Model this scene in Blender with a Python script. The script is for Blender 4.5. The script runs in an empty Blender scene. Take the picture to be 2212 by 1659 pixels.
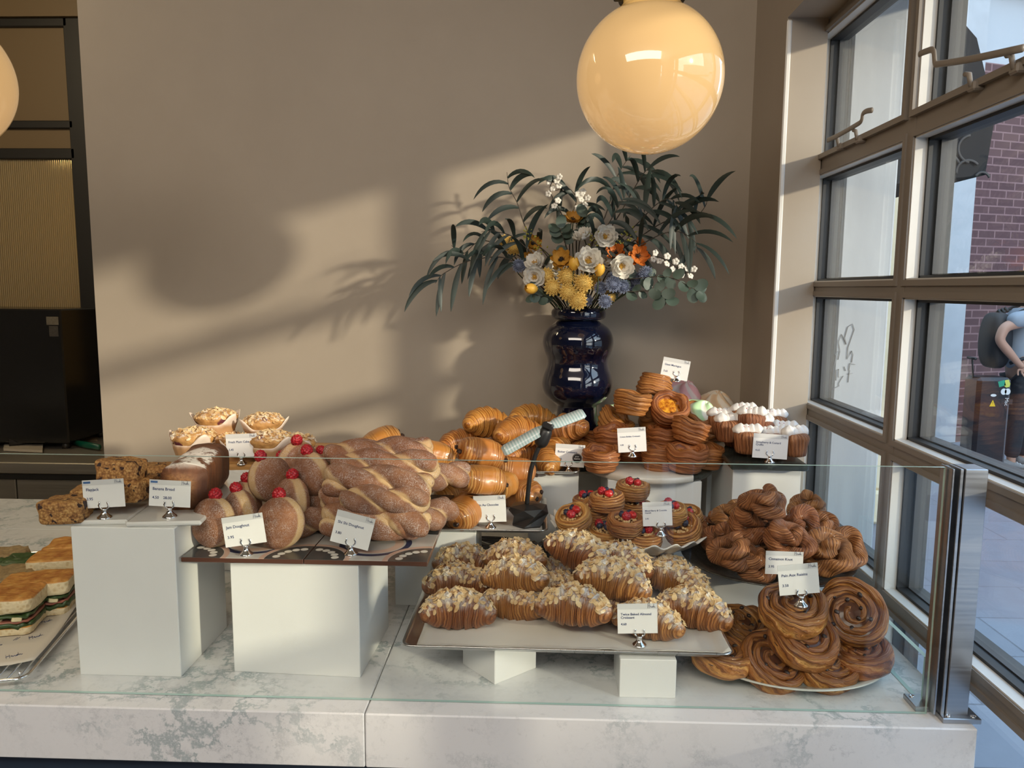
import bpy, math, random
import numpy as np
from mathutils import Vector, Matrix, Euler, noise as mnoise

C = bpy.context.scene.collection
PI = math.pi
rnd = random.Random(7)

# ---------------------------------------------------------------- camera
F_PX, W_PX, H_PX = 1650.0, 2212, 1659
CAM = Vector((0.0, 0.0, 1.62))
_y, _p, _r = math.radians(1.9), math.atan(206 / F_PX), math.radians(0.4)
FWD = Vector((-math.sin(_y) * math.cos(_p), math.cos(_y) * math.cos(_p), -math.sin(_p)))
_rt = Vector((math.cos(_y), math.sin(_y), 0.0))
_up = _rt.cross(FWD)
RGT = _rt * math.cos(_r) + _up * math.sin(_r)
UPV = _up * math.cos(_r) - _rt * math.sin(_r)
cam_data = bpy.data.cameras.new('camera')
cam_data.sensor_fit = 'HORIZONTAL'
cam_data.sensor_width = 36.0
cam_data.lens = F_PX / W_PX * 36.0
cam_data.clip_start = 0.02
cam = bpy.data.objects.new('camera', cam_data)
C.objects.link(cam)
M = Matrix((RGT, UPV, -FWD)).transposed().to_4x4()
M.translation = CAM
cam.matrix_world = M
bpy.context.scene.camera = cam

# ---------------------------------------------------------------- exposure, sky, sun, large lights
vs = bpy.context.scene.view_settings
vs.view_transform = 'Standard'
vs.look = 'None'
vs.gamma = 1.0
vs.use_curve_mapping = False
vs.exposure = 0.75

SKY = 2.1
world = bpy.data.worlds.new('sky')
bpy.context.scene.world = world
world.use_nodes = True
wn = world.node_tree
wn.nodes.clear()
wo = wn.nodes.new('ShaderNodeOutputWorld')
wb = wn.nodes.new('ShaderNodeBackground')
wc = wn.nodes.new('ShaderNodeTexCoord')
ws = wn.nodes.new('ShaderNodeSeparateXYZ')
wr = wn.nodes.new('ShaderNodeValToRGB')
wr.color_ramp.elements[0].position = 0.0
wr.color_ramp.elements[0].color = (1.0, 1.0, 1.0, 1)
wr.color_ramp.elements[1].position = 0.6
wr.color_ramp.elements[1].color = (0.50, 0.72, 1.0, 1)
e = wr.color_ramp.elements.new(0.2)
e.color = (0.87, 0.94, 1.0, 1)
wn.links.new(wc.outputs['Generated'], ws.inputs[0])
wn.links.new(ws.outputs['Z'], wr.inputs[0])
wn.links.new(wr.outputs[0], wb.inputs[0])
wb.inputs[1].default_value = SKY
wn.links.new(wb.outputs[0], wo.inputs[0])

SUN_DIR = Vector((-1.0, 0.67, -0.28)).normalized()
sd = bpy.data.lights.new('sun', 'SUN')
sd.energy = 2.3
sd.color = (1.0, 0.86, 0.66)
sd.angle = math.radians(2.4)
sun = bpy.data.objects.new('sun', sd)
C.objects.link(sun)
sun.rotation_euler = SUN_DIR.to_track_quat('-Z', 'Y').to_euler()
sun.location = (6, -4, 5)

# lit ceiling panels over the shop floor, behind the picture's edge
def area_light(name, loc, size, sizey, energy, color, aim):
    l = bpy.data.lights.new(name, 'AREA')
    l.shape = 'RECTANGLE'
    l.size, l.size_y, l.energy, l.color = size, sizey, energy, color
    o = bpy.data.objects.new(name, l)
    C.objects.link(o)
    o.location = loc
    o.rotation_euler = (Vector(aim) - Vector(loc)).to_track_quat('-Z', 'Y').to_euler()
    return o

area_light('shop_ceiling_light', (-0.6, -0.9, 3.15), 2.8, 1.2, 62, (1.0, 0.89, 0.76), (-0.1, 1.3, 0.9))

# ---------------------------------------------------------------- pixel ray -> point at a real depth
def ray(px, py):
    return FWD * F_PX + RGT * (px - W_PX / 2) - UPV * (py - H_PX / 2)

def aty(px, py, y):
    d = ray(px, py)
    return CAM + d * ((y - CAM.y) / d.y)

def atz(px, py, z):
    d = ray(px, py)
    return CAM + d * ((z - CAM.z) / d.z)

def atx(px, py, x):
    d = ray(px, py)
    return CAM + d * ((x - CAM.x) / d.x)

# ---------------------------------------------------------------- objects
def setp(o, label=None, cat=None, group=None, kind=None):
    if label: o['label'] = label
    if cat: o['category'] = cat
    if group: o['group'] = group
    if kind: o['kind'] = kind
    return o

def add(name, data, loc=(0, 0, 0), rot=(0, 0, 0), parent=None, scale=1.0):
    o = bpy.data.objects.new(name, data)
    C.objects.link(o)
    if parent is not None: o.parent = parent
    if isinstance(rot, Matrix):
        o.rotation_euler = rot.to_3x3().to_euler()
    else:
        o.rotation_euler = rot
    o.location = loc
    o.scale = (scale, scale, scale) if isinstance(scale, (int, float)) else scale
    return o

def clone(src, label, loc, rot, scale=1.0, group=None):
    """copy of a thing with copies of its parts and sub-parts"""
    o = src.copy(); C.objects.link(o)
    o.location = loc
    o.rotation_euler = rot.to_3x3().to_euler() if isinstance(rot, Matrix) else rot
    o.scale = (scale, scale, scale)
    o['label'] = label
    if group: o['group'] = group
    for ch in list(src.children):
        c = ch.copy(); C.objects.link(c); c.parent = o
        for g in list(ch.children):
            d = g.copy(); C.objects.link(d); d.parent = c
    return o

class MB:
    """collects shapes into one mesh, with a UV layer"""
    def __init__(s):
        s.v = []; s.f = []; s.uv = []; s.mi = []; s.sm = []
    def raw(s, vs, fs, uvs=None, mi=0, smooth=True):
        o = len(s.v)
        s.v.extend([tuple(p) for p in vs])
        for k, f in enumerate(fs):
            s.f.append([i + o for i in f])
            s.mi.append(mi); s.sm.append(smooth)
            if uvs is None: s.uv.append([(0, 0)] * len(f))
            elif isinstance(uvs, dict): s.uv.append(uvs[k])
            else: s.uv.append([uvs[i] for i in f])
        return s
    def box(s, lo, hi, mi=0, mat=None, bevel=0.0):
        x0, y0, z0 = lo; x1, y1, z1 = hi
        if bevel > 0:
            return s.bbox(lo, hi, bevel, mi, mat)
        vs = [(x0,y0,z0),(x1,y0,z0),(x1,y1,z0),(x0,y1,z0),(x0,y0,z1),(x1,y0,z1),(x1,y1,z1),(x0,y1,z1)]
        if mat is not None: vs = [mat @ Vector(v) for v in vs]
        fs = [(0,3,2,1),(4,5,6,7),(0,1,5,4),(1,2,6,5),(2,3,7,6),(3,0,4,7)]
        return s.raw(vs, fs, None, mi, False)
    def bbox(s, lo, hi, b, mi=0, mat=None):
        lo = Vector(lo); hi = Vector(hi); c = (lo + hi) / 2; h = (hi - lo) / 2
        b = min(b, h.x * .98, h.y * .98, h.z * .98)
        vs = []; idx = {}
        for sx in (-1, 1):
            for sy in (-1, 1):
                for sz in (-1, 1):
                    for ax in range(3):
                        p = [h.x - b, h.y - b, h.z - b]
                        p[ax] += b
                        idx[(sx, sy, sz, ax)] = len(vs)
                        vs.append(Vector((c.x + sx * p[0], c.y + sy * p[1], c.z + sz * p[2])))
        fs = []
        S = (-1, 1)
        def q(a): fs.append(a)
        for sx in S: q([idx[(sx, a, b_, 0)] for a, b_ in ((-1,-1),(1,-1),(1,1),(-1,1))][::sx])
        for sy in S: q([idx[(a, sy, b_, 1)] for a, b_ in ((-1,-1),(1,-1),(1,1),(-1,1))][::-sy])
        for sz in S: q([idx[(a, b_, sz, 2)] for a, b_ in ((-1,-1),(1,-1),(1,1),(-1,1))][::sz])
        for a in S:
            for b_ in S:
                q([idx[(-1,a,b_,1)], idx[(1,a,b_,1)], idx[(1,a,b_,2)], idx[(-1,a,b_,2)]][::a * b_])
                q([idx[(a,-1,b_,2)], idx[(a,1,b_,2)], idx[(a,1,b_,0)], idx[(a,-1,b_,0)]][::a * b_])
                q([idx[(a,b_,-1,0)], idx[(a,b_,1,0)], idx[(a,b_,1,1)], idx[(a,b_,-1,1)]][::a * b_])
                for c_ in S:
                    q([idx[(a,b_,c_,0)], idx[(a,b_,c_,1)], idx[(a,b_,c_,2)]][::a * b_ * c_])
        if mat is not None: vs = [mat @ v for v in vs]
        return s.raw(vs, fs, None, mi, False)
    def loft(s, rings, caps=(True, True), mi=0, closed=False, uvscale=(1, 1), open_ring=False):
        """rings: list of equal-length point lists; UV u along the rings, v around"""
        n = len(rings); m = len(rings[0])
        vs = []; fs = []; uvd = {}
        for r in rings: vs.extend([tuple(p) for p in r])
        nn = n if closed else n - 1
        mm = m - 1 if open_ring else m
        for i in range(nn):
            i2 = (i + 1) % n
            for j in range(mm):
                j2 = (j + 1) % m
                uvd[len(fs)] = [(i / nn * uvscale[0], j / mm * uvscale[1]), (i / nn * uvscale[0], (j + 1) / mm * uvscale[1]),
                                ((i + 1) / nn * uvscale[0], (j + 1) / mm * uvscale[1]), ((i + 1) / nn * uvscale[0], j / mm * uvscale[1])]
                fs.append((i * m + j, i * m + j2, i2 * m + j2, i2 * m + j))
        if not closed and not open_ring:
            for end in (0, 1):
                if not caps[end]: continue
                base = 0 if end == 0 else (n - 1) * m
                ctr = np.mean(np.array([tuple(p) for p in rings[0 if end == 0 else -1]]), axis=0)
                ci = len(vs); vs.append(tuple(ctr))
                for j in range(m):
                    j2 = (j + 1) % m
                    f = (ci, base + j2, base + j) if end == 0 else (ci, base + j, base + j2)
                    uu = 0 if end == 0 else uvscale[0]
                    uvd[len(fs)] = [(uu, j / m), (uu, j / m), (uu, j / m)]
                    fs.append(f)
        return s.raw(vs, fs, uvd, mi, True)
    def tube(s, pts, r, m=10, mi=0, caps=(True, True), closed=False, flat=1.0):
        pts = [Vector(p) for p in pts]
        n = len(pts)
        fr = frames(pts, closed)
        rings = []
        for i in range(n):
            rr = r[i] if hasattr(r, '__len__') else r
            a, b = fr[i]
            rings.append([pts[i] + (a * math.cos(2 * PI * j / m) + b * math.sin(2 * PI * j / m) * flat) * rr for j in range(m)])
        return s.loft(rings, caps, mi, closed)
    def lathe(s, prof, m=40, mi=0, center=(0, 0, 0)):
        cx, cy, cz = center
        rings = [[(cx + r * math.cos(2 * PI * j / m), cy + r * math.sin(2 * PI * j / m), cz + z) for j in range(m)] for r, z in prof]
        return s.loft(rings, (prof[0][0] > 1e-6, prof[-1][0] > 1e-6), mi)
    def ball(s, c, r, n=8, m=12, mi=0, mat=None):
        rx, ry, rz = (r, r, r) if isinstance(r, (int, float)) else r
        rings = []
        for i in range(n + 1):
            t = PI * (i / n); t = min(max(t, 0.02), PI - 0.02)
            rings.append([Vector((rx * math.sin(t) * math.cos(2 * PI * j / m), ry * math.sin(t) * math.sin(2 * PI * j / m), -rz * math.cos(t))) for j in range(m)])
        c = Vector(c)
        rings = [[(mat @ p if mat is not None else p) + c for p in r_] for r_ in rings]
        return s.loft(rings, (True, True), mi)
    def mesh(s, name, mats):
        me = bpy.data.meshes.new(name)
        me.from_pydata(s.v, [], s.f)
        uvl = me.uv_layers.new(name='UVMap')
        flat = [c for f in s.uv for uv in f for c in uv]
        uvl.data.foreach_set('uv', flat)
        if not isinstance(mats, (list, tuple)): mats = [mats]
        for m_ in mats: me.materials.append(m_)
        me.polygons.foreach_set('material_index', s.mi)
        me.polygons.foreach_set('use_smooth', s.sm)
        me.update()
        return me

def frames(pts, closed=False):
    n = len(pts)
    tang = []
    for i in range(n):
        if closed: t = pts[(i + 1) % n] - pts[i - 1]
        else: t = pts[min(i + 1, n - 1)] - pts[max(i - 1, 0)]
        if t.length < 1e-9: t = Vector((0, 0, 1))
        tang.append(t.normalized())
    t0 = tang[0]
    a = Vector((0, 0, 1)) if abs(t0.z) < 0.8 else Vector((1, 0, 0))
    a = (a - t0 * a.dot(t0)).normalized()
    out = []
    for i in range(n):
        t = tang[i]
        a = a - t * a.dot(t)
        if a.length < 1e-6: a = t.orthogonal()
        a = a.normalized()
        out.append((a, t.cross(a)))
    return out

def spline(pts, n=24):
    """Catmull-Rom through pts"""
    P = [Vector(p) for p in pts]
    P = [P[0] * 2 - P[1]] + P + [P[-1] * 2 - P[-2]]
    out = []
    segs = len(P) - 3
    for k in range(n):
        t = k / (n - 1) * segs
        i = min(int(t), segs - 1); u = t - i
        a, b, c, d = P[i:i + 4]
        out.append(0.5 * ((2 * b) + (c - a) * u + (2 * a - 5 * b + 4 * c - d) * u * u + (3 * b - a - 3 * c + d) * u ** 3))
    return out

def nz(p, s=1.0, seed=0.0):
    return mnoise.noise(Vector((p[0] * s + seed * 17.3, p[1] * s - seed * 5.1, p[2] * s + seed * 9.7)))

# ---------------------------------------------------------------- material graphs
class G:
    def __init__(s, name, rough=0.5, metal=0.0, col=(0.8, 0.8, 0.8), spec=0.5, coat=0.0):
        s.m = bpy.data.materials.new(name); s.m.use_nodes = True
        s.nt = s.m.node_tree
        s.b = s.nt.nodes['Principled BSDF']
        s.out = s.nt.nodes['Material Output']
        s.set('Base Color', (*col, 1)); s.set('Roughness', rough); s.set('Metallic', metal)
        s.set('Specular IOR Level', spec)
        if coat: s.set('Coat Weight', coat); s.set('Coat Roughness', 0.15)
    def n(s, t, ins=None, **props):
        nd = s.nt.nodes.new('ShaderNode' + t)
        for k, v in props.items(): setattr(nd, k, v)
        for k, v in (ins or {}).items():
            s.put(nd.inputs[k], v)
        return nd
    def put(s, sock, v):
        if isinstance(v, bpy.types.NodeSocket): s.nt.links.new(v, sock)
        else: sock.default_value = v
    def set(s, k, v):
        s.put(s.b.inputs[k], v)
    def uv(s): return s.n('TexCoord').outputs['UV']
    def obj(s): return s.n('TexCoord').outputs['Object']
    def gen(s): return s.n('TexCoord').outputs['Generated']
    def pos(s): return s.n('NewGeometry').outputs['Position']
    def normal(s): return s.n('NewGeometry').outputs['Normal']
    def rand(s): return s.n('ObjectInfo').outputs['Random']
    def xyz(s, v):
        o = s.n('SeparateXYZ', {0: v}).outputs
        return o[0], o[1], o[2]
    def vec(s, x, y, z): return s.n('CombineXYZ', {0: x, 1: y, 2: z}).outputs[0]
    def noise(s, v, scale, detail=3.0, rough=0.5, dist=0.0, col=False):
        o = s.n('TexNoise', {'Vector': v, 'Scale': scale, 'Detail': detail, 'Roughness': rough, 'Distortion': dist})
        return o.outputs['Color' if col else 'Fac']
    def vor(s, v, scale, feature='F1', out='Distance', rand=1.0):
        o = s.n('TexVoronoi', {'Vector': v, 'Scale': scale, 'Randomness': rand}, feature=feature)
        return o.outputs[out]
    def m_(s, op, a, b=0.0, c=0.0, clamp=False):
        o = s.n('Math', {0: a, 1: b, 2: c}, operation=op, use_clamp=clamp)
        return o.outputs[0]
    def vm(s, op, a, b): return s.n('VectorMath', {0: a, 1: b}, operation=op).outputs[0]
    def ramp(s, f, stops, interp='LINEAR'):
        nd = s.n('ValToRGB', {0: f})
        cr = nd.color_ramp; cr.interpolation = interp
        while len(cr.elements) < len(stops): cr.elements.new(0.5)
        for el, (p, c) in zip(cr.elements, stops):
            el.position = p
            el.color = (*c, 1) if hasattr(c, '__len__') else (c, c, c, 1)
        return nd.outputs[0]
    def step(s, f, lo, hi):
        nd = s.n('MapRange', {0: f, 1: lo, 2: hi, 3: 0.0, 4: 1.0}, interpolation_type='SMOOTHSTEP')
        return nd.outputs[0]
    def mix(s, f, a, b, blend='MIX'):
        nd = s.n('Mix', data_type='RGBA', blend_type=blend)
        s.put(nd.inputs[0], f)
        for k, v in ((6, a), (7, b)):
            s.put(nd.inputs[k], (*v, 1) if isinstance(v, tuple) and len(v) == 3 else v)
        return nd.outputs[2]
    def bump(s, h, strength=0.5, dist=0.002):
        s.set('Normal', s.n('Bump', {'Height': h, 'Strength': strength, 'Distance': dist}).outputs[0])

def plain(name, col, rough=0.5, metal=0.0, spec=0.5, coat=0.0, bump=0.0, bscale=200, var=0.0):
    g = G(name, rough, metal, col, spec, coat)
    if bump or var:
        nn = g.noise(g.obj(), bscale, 4)
        if var:
            g.set('Base Color', g.mix(nn, tuple(c * (1 - var) for c in col), tuple(min(1, c * (1 + var)) for c in col)))
        if bump: g.bump(nn, bump, 0.001)
    return g.m

def glass(name, tint=(0.93, 0.98, 0.96), rough=0.0, k=1.0):
    """thin clear pane: lets light straight through and mirrors by the Fresnel law"""
    g = G(name)
    geo = g.n('NewGeometry').outputs
    dt = g.m_('ABSOLUTE', g.n('VectorMath', {0: geo['Normal'], 1: geo['Incoming']}, operation='DOT_PRODUCT').outputs['Value'])
    fr = g.m_('MULTIPLY_ADD', g.m_('POWER', g.m_('SUBTRACT', 1.0, dt), 5.0), 0.94, 0.045)
    f2 = g.m_('MULTIPLY', fr, k, clamp=True)
    tr = g.n('BsdfTransparent', {0: (*tint, 1)})
    gl = g.n('BsdfGlossy', {'Color': (1, 1, 1, 1), 'Roughness': rough})
    mx = g.n('MixShader', {0: f2, 1: tr.outputs[0], 2: gl.outputs[0]})
    g.nt.links.new(mx.outputs[0], g.out.inputs[0])
    return g.m
# ================================================================ materials of the room
def m_wall():
    g = G('painted_plaster', 0.55)
    n1 = g.noise(g.pos(), 2.2, 5, 0.6)
    n2 = g.noise(g.pos(), 420, 2)
    g.set('Base Color', g.ramp(n1, [(0.3, (0.335, 0.283, 0.225)), (0.7, (0.37, 0.315, 0.252))]))
    g.bump(n2, 0.06, 0.001)
    return g.m
def m_marble():
    g = G('carrara_marble', 0.16, spec=0.5)
    p = g.pos()
    w = g.noise(p, 9, 6, 0.7, col=True)
    pv = g.vm('ADD', p, g.vm('MULTIPLY', w, (0.30, 0.30, 0.30)))
    sx, sy, sz = g.xyz(pv)
    v1 = g.vor(g.vm('MULTIPLY', pv, (4.5, 8.0, 8.0)), 1.0, 'DISTANCE_TO_EDGE')
    v2 = g.noise(g.vm('MULTIPLY', pv, (16, 24, 24)), 1.0, 6, 0.65)
    v3 = g.noise(p, 4.5, 4)
    vein = g.m_('MULTIPLY', g.m_('SUBTRACT', 1.0, g.step(v1, 0.0, 0.09)), g.step(v3, 0.42, 0.60))
    blot = g.m_('MULTIPLY', g.step(v2, 0.46, 0.84), g.step(v3, 0.30, 0.62))
    c = g.mix(g.m_('MULTIPLY', blot, 0.72), (0.76, 0.765, 0.77), (0.27, 0.29, 0.31))
    c = g.mix(g.m_('MULTIPLY', vein, 0.60), c, (0.20, 0.29, 0.31))
    fine = g.step(g.noise(p, 60, 3, 0.6), 0.62, 0.75)
    c = g.mix(g.m_('MULTIPLY', fine, 0.18), c, (0.30, 0.31, 0.33))
    g.set('Base Color', c)
    return g.m
def m_steel(name, col, rough=0.32, stretch=(3, 3, 220)):
    g = G(name, rough, 1.0, col)
    n = g.noise(g.vm('MULTIPLY', g.pos(), stretch), 1.0, 4)
    g.set('Roughness', g.m_('MULTIPLY_ADD', n, 0.2, rough - 0.1))
    g.set('Base Color', g.mix(n, tuple(c * 0.85 for c in col), tuple(min(1, c * 1.12) for c in col)))
    return g.m
def m_concrete():
    g = G('pale_concrete', 0.7)
    p = g.pos()
    n = g.noise(g.vm('MULTIPLY', p, (7, 7, 1.3)), 1.0, 6, 0.62)
    n2 = g.noise(p, 90, 3)
    c = g.ramp(n, [(0.25, (0.28, 0.30, 0.315)), (0.55, (0.36, 0.38, 0.395)), (0.8, (0.45, 0.47, 0.48))])
    g.set('Base Color', g.mix(g.m_('MULTIPLY', n2, 0.25), c, (0.35, 0.36, 0.37)))
    g.bump(n2, 0.1, 0.002)
    return g.m
def m_brick(name, c1, c2, mortar, sc=1.0):
    g = G(name, 0.85)
    x, y, z = g.xyz(g.obj())
    bt = g.n('TexBrick', {'Vector': g.vec(x, z, 0.0), 'Color1': (*c1, 1), 'Color2': (*c2, 1), 'Mortar': (*mortar, 1), 'Scale': 1.0 * sc,
                          'Mortar Size': 0.008, 'Mortar Smooth': 0.1, 'Brick Width': 0.23, 'Row Height': 0.085})
    nn = g.noise(g.obj(), 9, 5, 0.6)
    g.set('Base Color', g.mix(g.m_('MULTIPLY', nn, 0.5), bt.outputs[0], tuple(c * 0.6 for c in c1)))
    g.bump(g.m_('SUBTRACT', 1.0, bt.outputs['Fac']), 0.5, 0.01)
    return g.m
def m_pavement():
    g = G('slab_pavement', 0.6, spec=0.3)
    p = g.pos()
    bt = g.n('TexBrick', {'Vector': p, 'Color1': (0.17, 0.19, 0.225, 1), 'Color2': (0.22, 0.24, 0.28, 1), 'Mortar': (0.075, 0.08, 0.095, 1), 'Scale': 1.0,
                          'Mortar Size': 0.006, 'Mortar Smooth': 0.2, 'Brick Width': 0.9, 'Row Height': 0.42})
    n = g.noise(p, 11, 6, 0.65)
    x, y, z = g.xyz(p)
    red = g.m_('MULTIPLY', g.step(g.m_('ADD', y, g.m_('MULTIPLY', g.noise(p, 1.5), 0.7)), 4.0, 4.3), 0.55)
    red = g.m_('MULTIPLY', red, g.m_('SUBTRACT', 1.0, g.step(y, 6.3, 6.6)))
    c = g.mix(red, bt.outputs[0], (0.21, 0.14, 0.145))
    g.set('Base Color', g.mix(g.m_('MULTIPLY', n, 0.45), c, (0.30, 0.32, 0.37)))
    g.bump(n, 0.25, 0.01)
    return g.m

M_wall = m_wall()
M_white_paint = plain('white_gloss_paint', (0.74, 0.73, 0.70), 0.35)
M_ceiling = plain('ceiling_paint', (0.56, 0.50, 0.43), 0.8)
M_marble = m_marble()
M_steel = m_steel('brushed_steel', (0.42, 0.43, 0.45), 0.34)
M_steel_dark = m_steel('dark_brushed_steel', (0.46, 0.42, 0.36), 0.5, (2, 2, 120))
M_traysteel = m_steel('tray_steel', (0.62, 0.62, 0.62), 0.3, (120, 4, 4))
M_chrome = plain('chrome', (0.85, 0.85, 0.86), 0.08, 1.0)
M_frame = plain('taupe_window_paint', (0.215, 0.185, 0.155), 0.42)
M_gasket = plain('black_rubber', (0.015, 0.016, 0.018), 0.5)
M_skylit_bead = plain('skylit_glazing_bead', (0.62, 0.61, 0.58), 0.4)  # glazing bead; sky-lit whiteness of the inner pane sides put into its colour
M_glass = glass('clear_glass', (0.97, 0.985, 0.98), k=0.7)
M_guard = glass('guard_glass', (0.978, 0.992, 0.984), k=0.5)
M_edge = plain('green_glass_edge', (0.42, 0.60, 0.56), 0.12, spec=0.8)
M_black = plain('black_metal', (0.012, 0.011, 0.010), 0.45)
M_blackgloss = plain('black_gloss', (0.008, 0.008, 0.008), 0.2)
M_navy = plain('navy_cabinet_paint', (0.02, 0.035, 0.06), 0.4)
M_concrete = m_concrete()
M_floor = plain('floor_boards', (0.16, 0.12, 0.09), 0.4, var=0.2, bscale=6)
M_block = plain('white_laminate', (0.80, 0.80, 0.78), 0.28, var=0.03, bscale=14)

def struct(name, mb, mat, label=None):
    o = add(name, mb.mesh(name, mat))
    setp(o, label, None, None, 'structure')
    return o

# ================================================================ room shell
YW = 2.40           # back wall
XR = 0.637          # short return wall beside the window
XF = 0.74           # inner face of the window frames
struct('wall_back', MB().box((-1.41, YW, 0), (0.9, YW + 0.14, 3.2)), M_wall, 'cream painted back wall behind the counter')
wr_ = MB()
wr_.box((XR, 2.10, 0), (XF + 0.002, YW, 3.2)).box((XF + 0.002, 2.185, 0), (0.86, YW, 3.2))
wr_.box((XR, -0.6, 2.32), (0.86, 2.10, 3.2))
wr_.box((XR, -0.6, 0), (0.86, 0.30, 2.32))
wr_.box((XR, -4.0, 2.32), (0.86, -0.6, 3.2))
wr_.box((XR, -4.2, 0), (0.86, -3.4, 2.32))
struct('wall_right', wr_, M_wall, 'cream wall with deep reveal around the shop window')
struct('wall_left', MB().box((-5.2, -4.2, 0), (-5.0, 5.2, 3.2)), M_wall)
struct('wall_rear', MB().box((-5.0, -4.2, 0), (XR, -4.0, 3.2)), M_wall)
struct('floor', MB().box((-5.2, -4.2, -0.1), (0.86, 5.2, 0.0)), M_floor)
struct('ceiling', MB().box((-5.2, -4.2, 3.2), (0.86, 5.2, 3.3)), M_ceiling)
struct('trim_1', MB().box((XR - 0.001, 2.096, 0.93), (XR + 0.012, 2.104, 2.315), bevel=0.003), M_white_paint, 'pale corner bead of the window reveal')

# ---------------------------------------------------------------- window
win = setp(add('window_1', None, (XF, 1.2, 0)), 'taupe framed shop window looking onto the street', None, None, 'structure')
cols = [(1.635, 2.155), (0.605, 1.59), (0.33, 0.56)]
rows = [(0.14, 0.948), (0.988, 1.27), (1.312, 1.607), (1.643, 1.925), (1.976, 2.285)]
def wpart(name, mb, mat): return add(name, mb.mesh(name, mat), (-XF, -1.2, 0), parent=win)
fr = MB()
x0, x1 = XF + 0.004, XF + 0.070
ys = [0.30] + [v for c in sorted(cols) for v in c] + [2.184]
zs = [0.0] + [v for r in rows for v in r] + [2.318]
for a, b in ((0, 1), (2, 3), (4, 5), (6, 7)):
    fr.box((x0, ys[a], 0), (x1, ys[b], 2.318))
for a in range(0, 12, 2):
    fr.box((x0 + 0.0006, 0.30, zs[a]), (x1 - 0.0006, 2.184, zs[a + 1]))
wpart('window_frame', fr, M_frame)
for ci, (ya, yb) in enumerate(cols):
    for ri, (za, zb) in enumerate(rows):
        s = MB(); w = 0.012
        xs0 = XF if ri < 4 else XF - 0.006
        s.box((xs0, ya - w, za - w), (XF + 0.05, yb + w, za)); s.box((xs0, ya - w, zb), (XF + 0.05, yb + w, zb + w))
        s.box((xs0, ya - w, za), (XF + 0.05, ya, zb)); s.box((xs0, yb, za), (XF + 0.05, yb + w, zb))
        sash = wpart('sash', s, M_frame)
        b = MB(); t = 0.003
        b.box((XF + 0.004, ya, za), (XF + 0.028, ya + t, zb)); b.box((XF + 0.004, yb - t, za), (XF + 0.028, yb, zb))
        b.box((XF + 0.004, ya, za), (XF + 0.028, yb, za + t)); b.box((XF + 0.004, ya, zb - t), (XF + 0.028, yb, zb))
        add('glazing_bead', b.mesh('glazing_bead', M_skylit_bead), (0, 0, 0), parent=sash)
        k = MB(); t = 0.009
        k.box((XF + 0.048, ya, za), (XF + 0.078, ya + 0.017, zb)); k.box((XF + 0.048, yb - 0.017, za), (XF + 0.078, yb, zb)); k.box((XF + 0.048, ya, za), (XF + 0.078, yb, za + 0.012))
        k.box((XF + 0.028, ya, za), (XF + 0.07, ya + t, zb)); k.box((XF + 0.028, yb - t, za), (XF + 0.07, yb, zb))
        k.box((XF + 0.028, ya, za), (XF + 0.07, yb, za + t)); k.box((XF + 0.028, ya, zb - t), (XF + 0.07, yb, zb))
        add('gasket', k.mesh('gasket', M_gasket), (0, 0, 0), parent=sash)
        p = MB().box((XF + 0.040, ya + 0.004, za + 0.004), (XF + 0.046, yb - 0.004, zb - 0.004))
        add('pane', p.mesh('pane', M_glass), (0, 0, 0), parent=sash)
def stay(pxs, r, pegs):
    m = MB()
    pts = [atx(a, b, XF - 0.02) for a, b in pxs]
    m.tube(spline(pts, 5 * len(pts)), r, 8, flat=0.5)
    for a, b in pegs:
        q = atx(a, b, XF - 0.012)
        m.tube([q + Vector((0.014, 0, -0.012)), q + Vector((0, 0, -0.012)), q + Vector((-0.004, 0, 0.006)), q + Vector((-0.004, 0.012, 0.009))], 0.0045, 8)
        m.box(q + Vector((-0.001, -0.012, -0.022)), q + Vector((0.02, 0.012, -0.006)), bevel=0.003)
    wpart('casement_stay', m, M_frame)
stay([(1788, 303), (1815, 290), (1846, 272), (1860, 262), (1864, 246), (1872, 240), (1884, 238)], 0.006, [(1812, 304), (1852, 288)])
stay([(1986, 117), (2000, 111), (2016, 109), (2020, 136), (2030, 138), (2100, 127), (2210, 104)], 0.006, [(2098, 168), (2190, 128)])
# rear shop window, out of the picture, beyond the pier
w2 = setp(add('window_2', None, (XF, -2.0, 0)), None, None, None, 'structure')
m = MB()
for yy in (-3.4, -2.5, -1.55, -0.64): m.box((XF, yy, 0), (XF + 0.08, yy + 0.05, 2.3))
for zz in (0.0, 0.95, 1.62, 2.27): m.box((XF, -3.4, zz), (XF + 0.08, -0.6, zz + 0.05))
add('window_frame', m.mesh('window_frame', M_frame), (-XF, 2.0, 0), parent=w2)

# ---------------------------------------------------------------- black framed partition and back-bar
YP = 3.85
def m_reeded():
    g = G('reeded_glass', 0.22, col=(0.40, 0.31, 0.17))
    x, y, z = g.xyz(g.pos())
    w = g.m_('SINE', g.m_('MULTIPLY', x, 2 * PI / 0.0105))
    g.bump(w, 0.9, 0.003)
    g.set('Transmission Weight', 0.35)
    g.set('IOR', 1.25)
    return g.m
M_reeded = m_reeded()
M_panel = plain('tan_panel', (0.125, 0.085, 0.042), 0.5)
part_ = setp(add('wall_partition', None, (-2.2, YP, 0)), 'black framed partition with reeded glass', None, None, 'structure')
def ppart(name, mb, mat): return add(name, mb.mesh(name, mat), (2.2, -YP, 0), parent=part_)
def PZ(py): return aty(100, py, YP).z
jx = aty(160, 450, YP).x
m = MB()
zt0, zt1 = PZ(57), PZ(38)
za0, za1 = PZ(277), PZ(260)
zb0, zb1 = PZ(343), PZ(320)
zc = PZ(816)
m.box((jx, YP, 0.9), (jx + 0.4, YP + 0.05, zt1), bevel=0.004)
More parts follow.
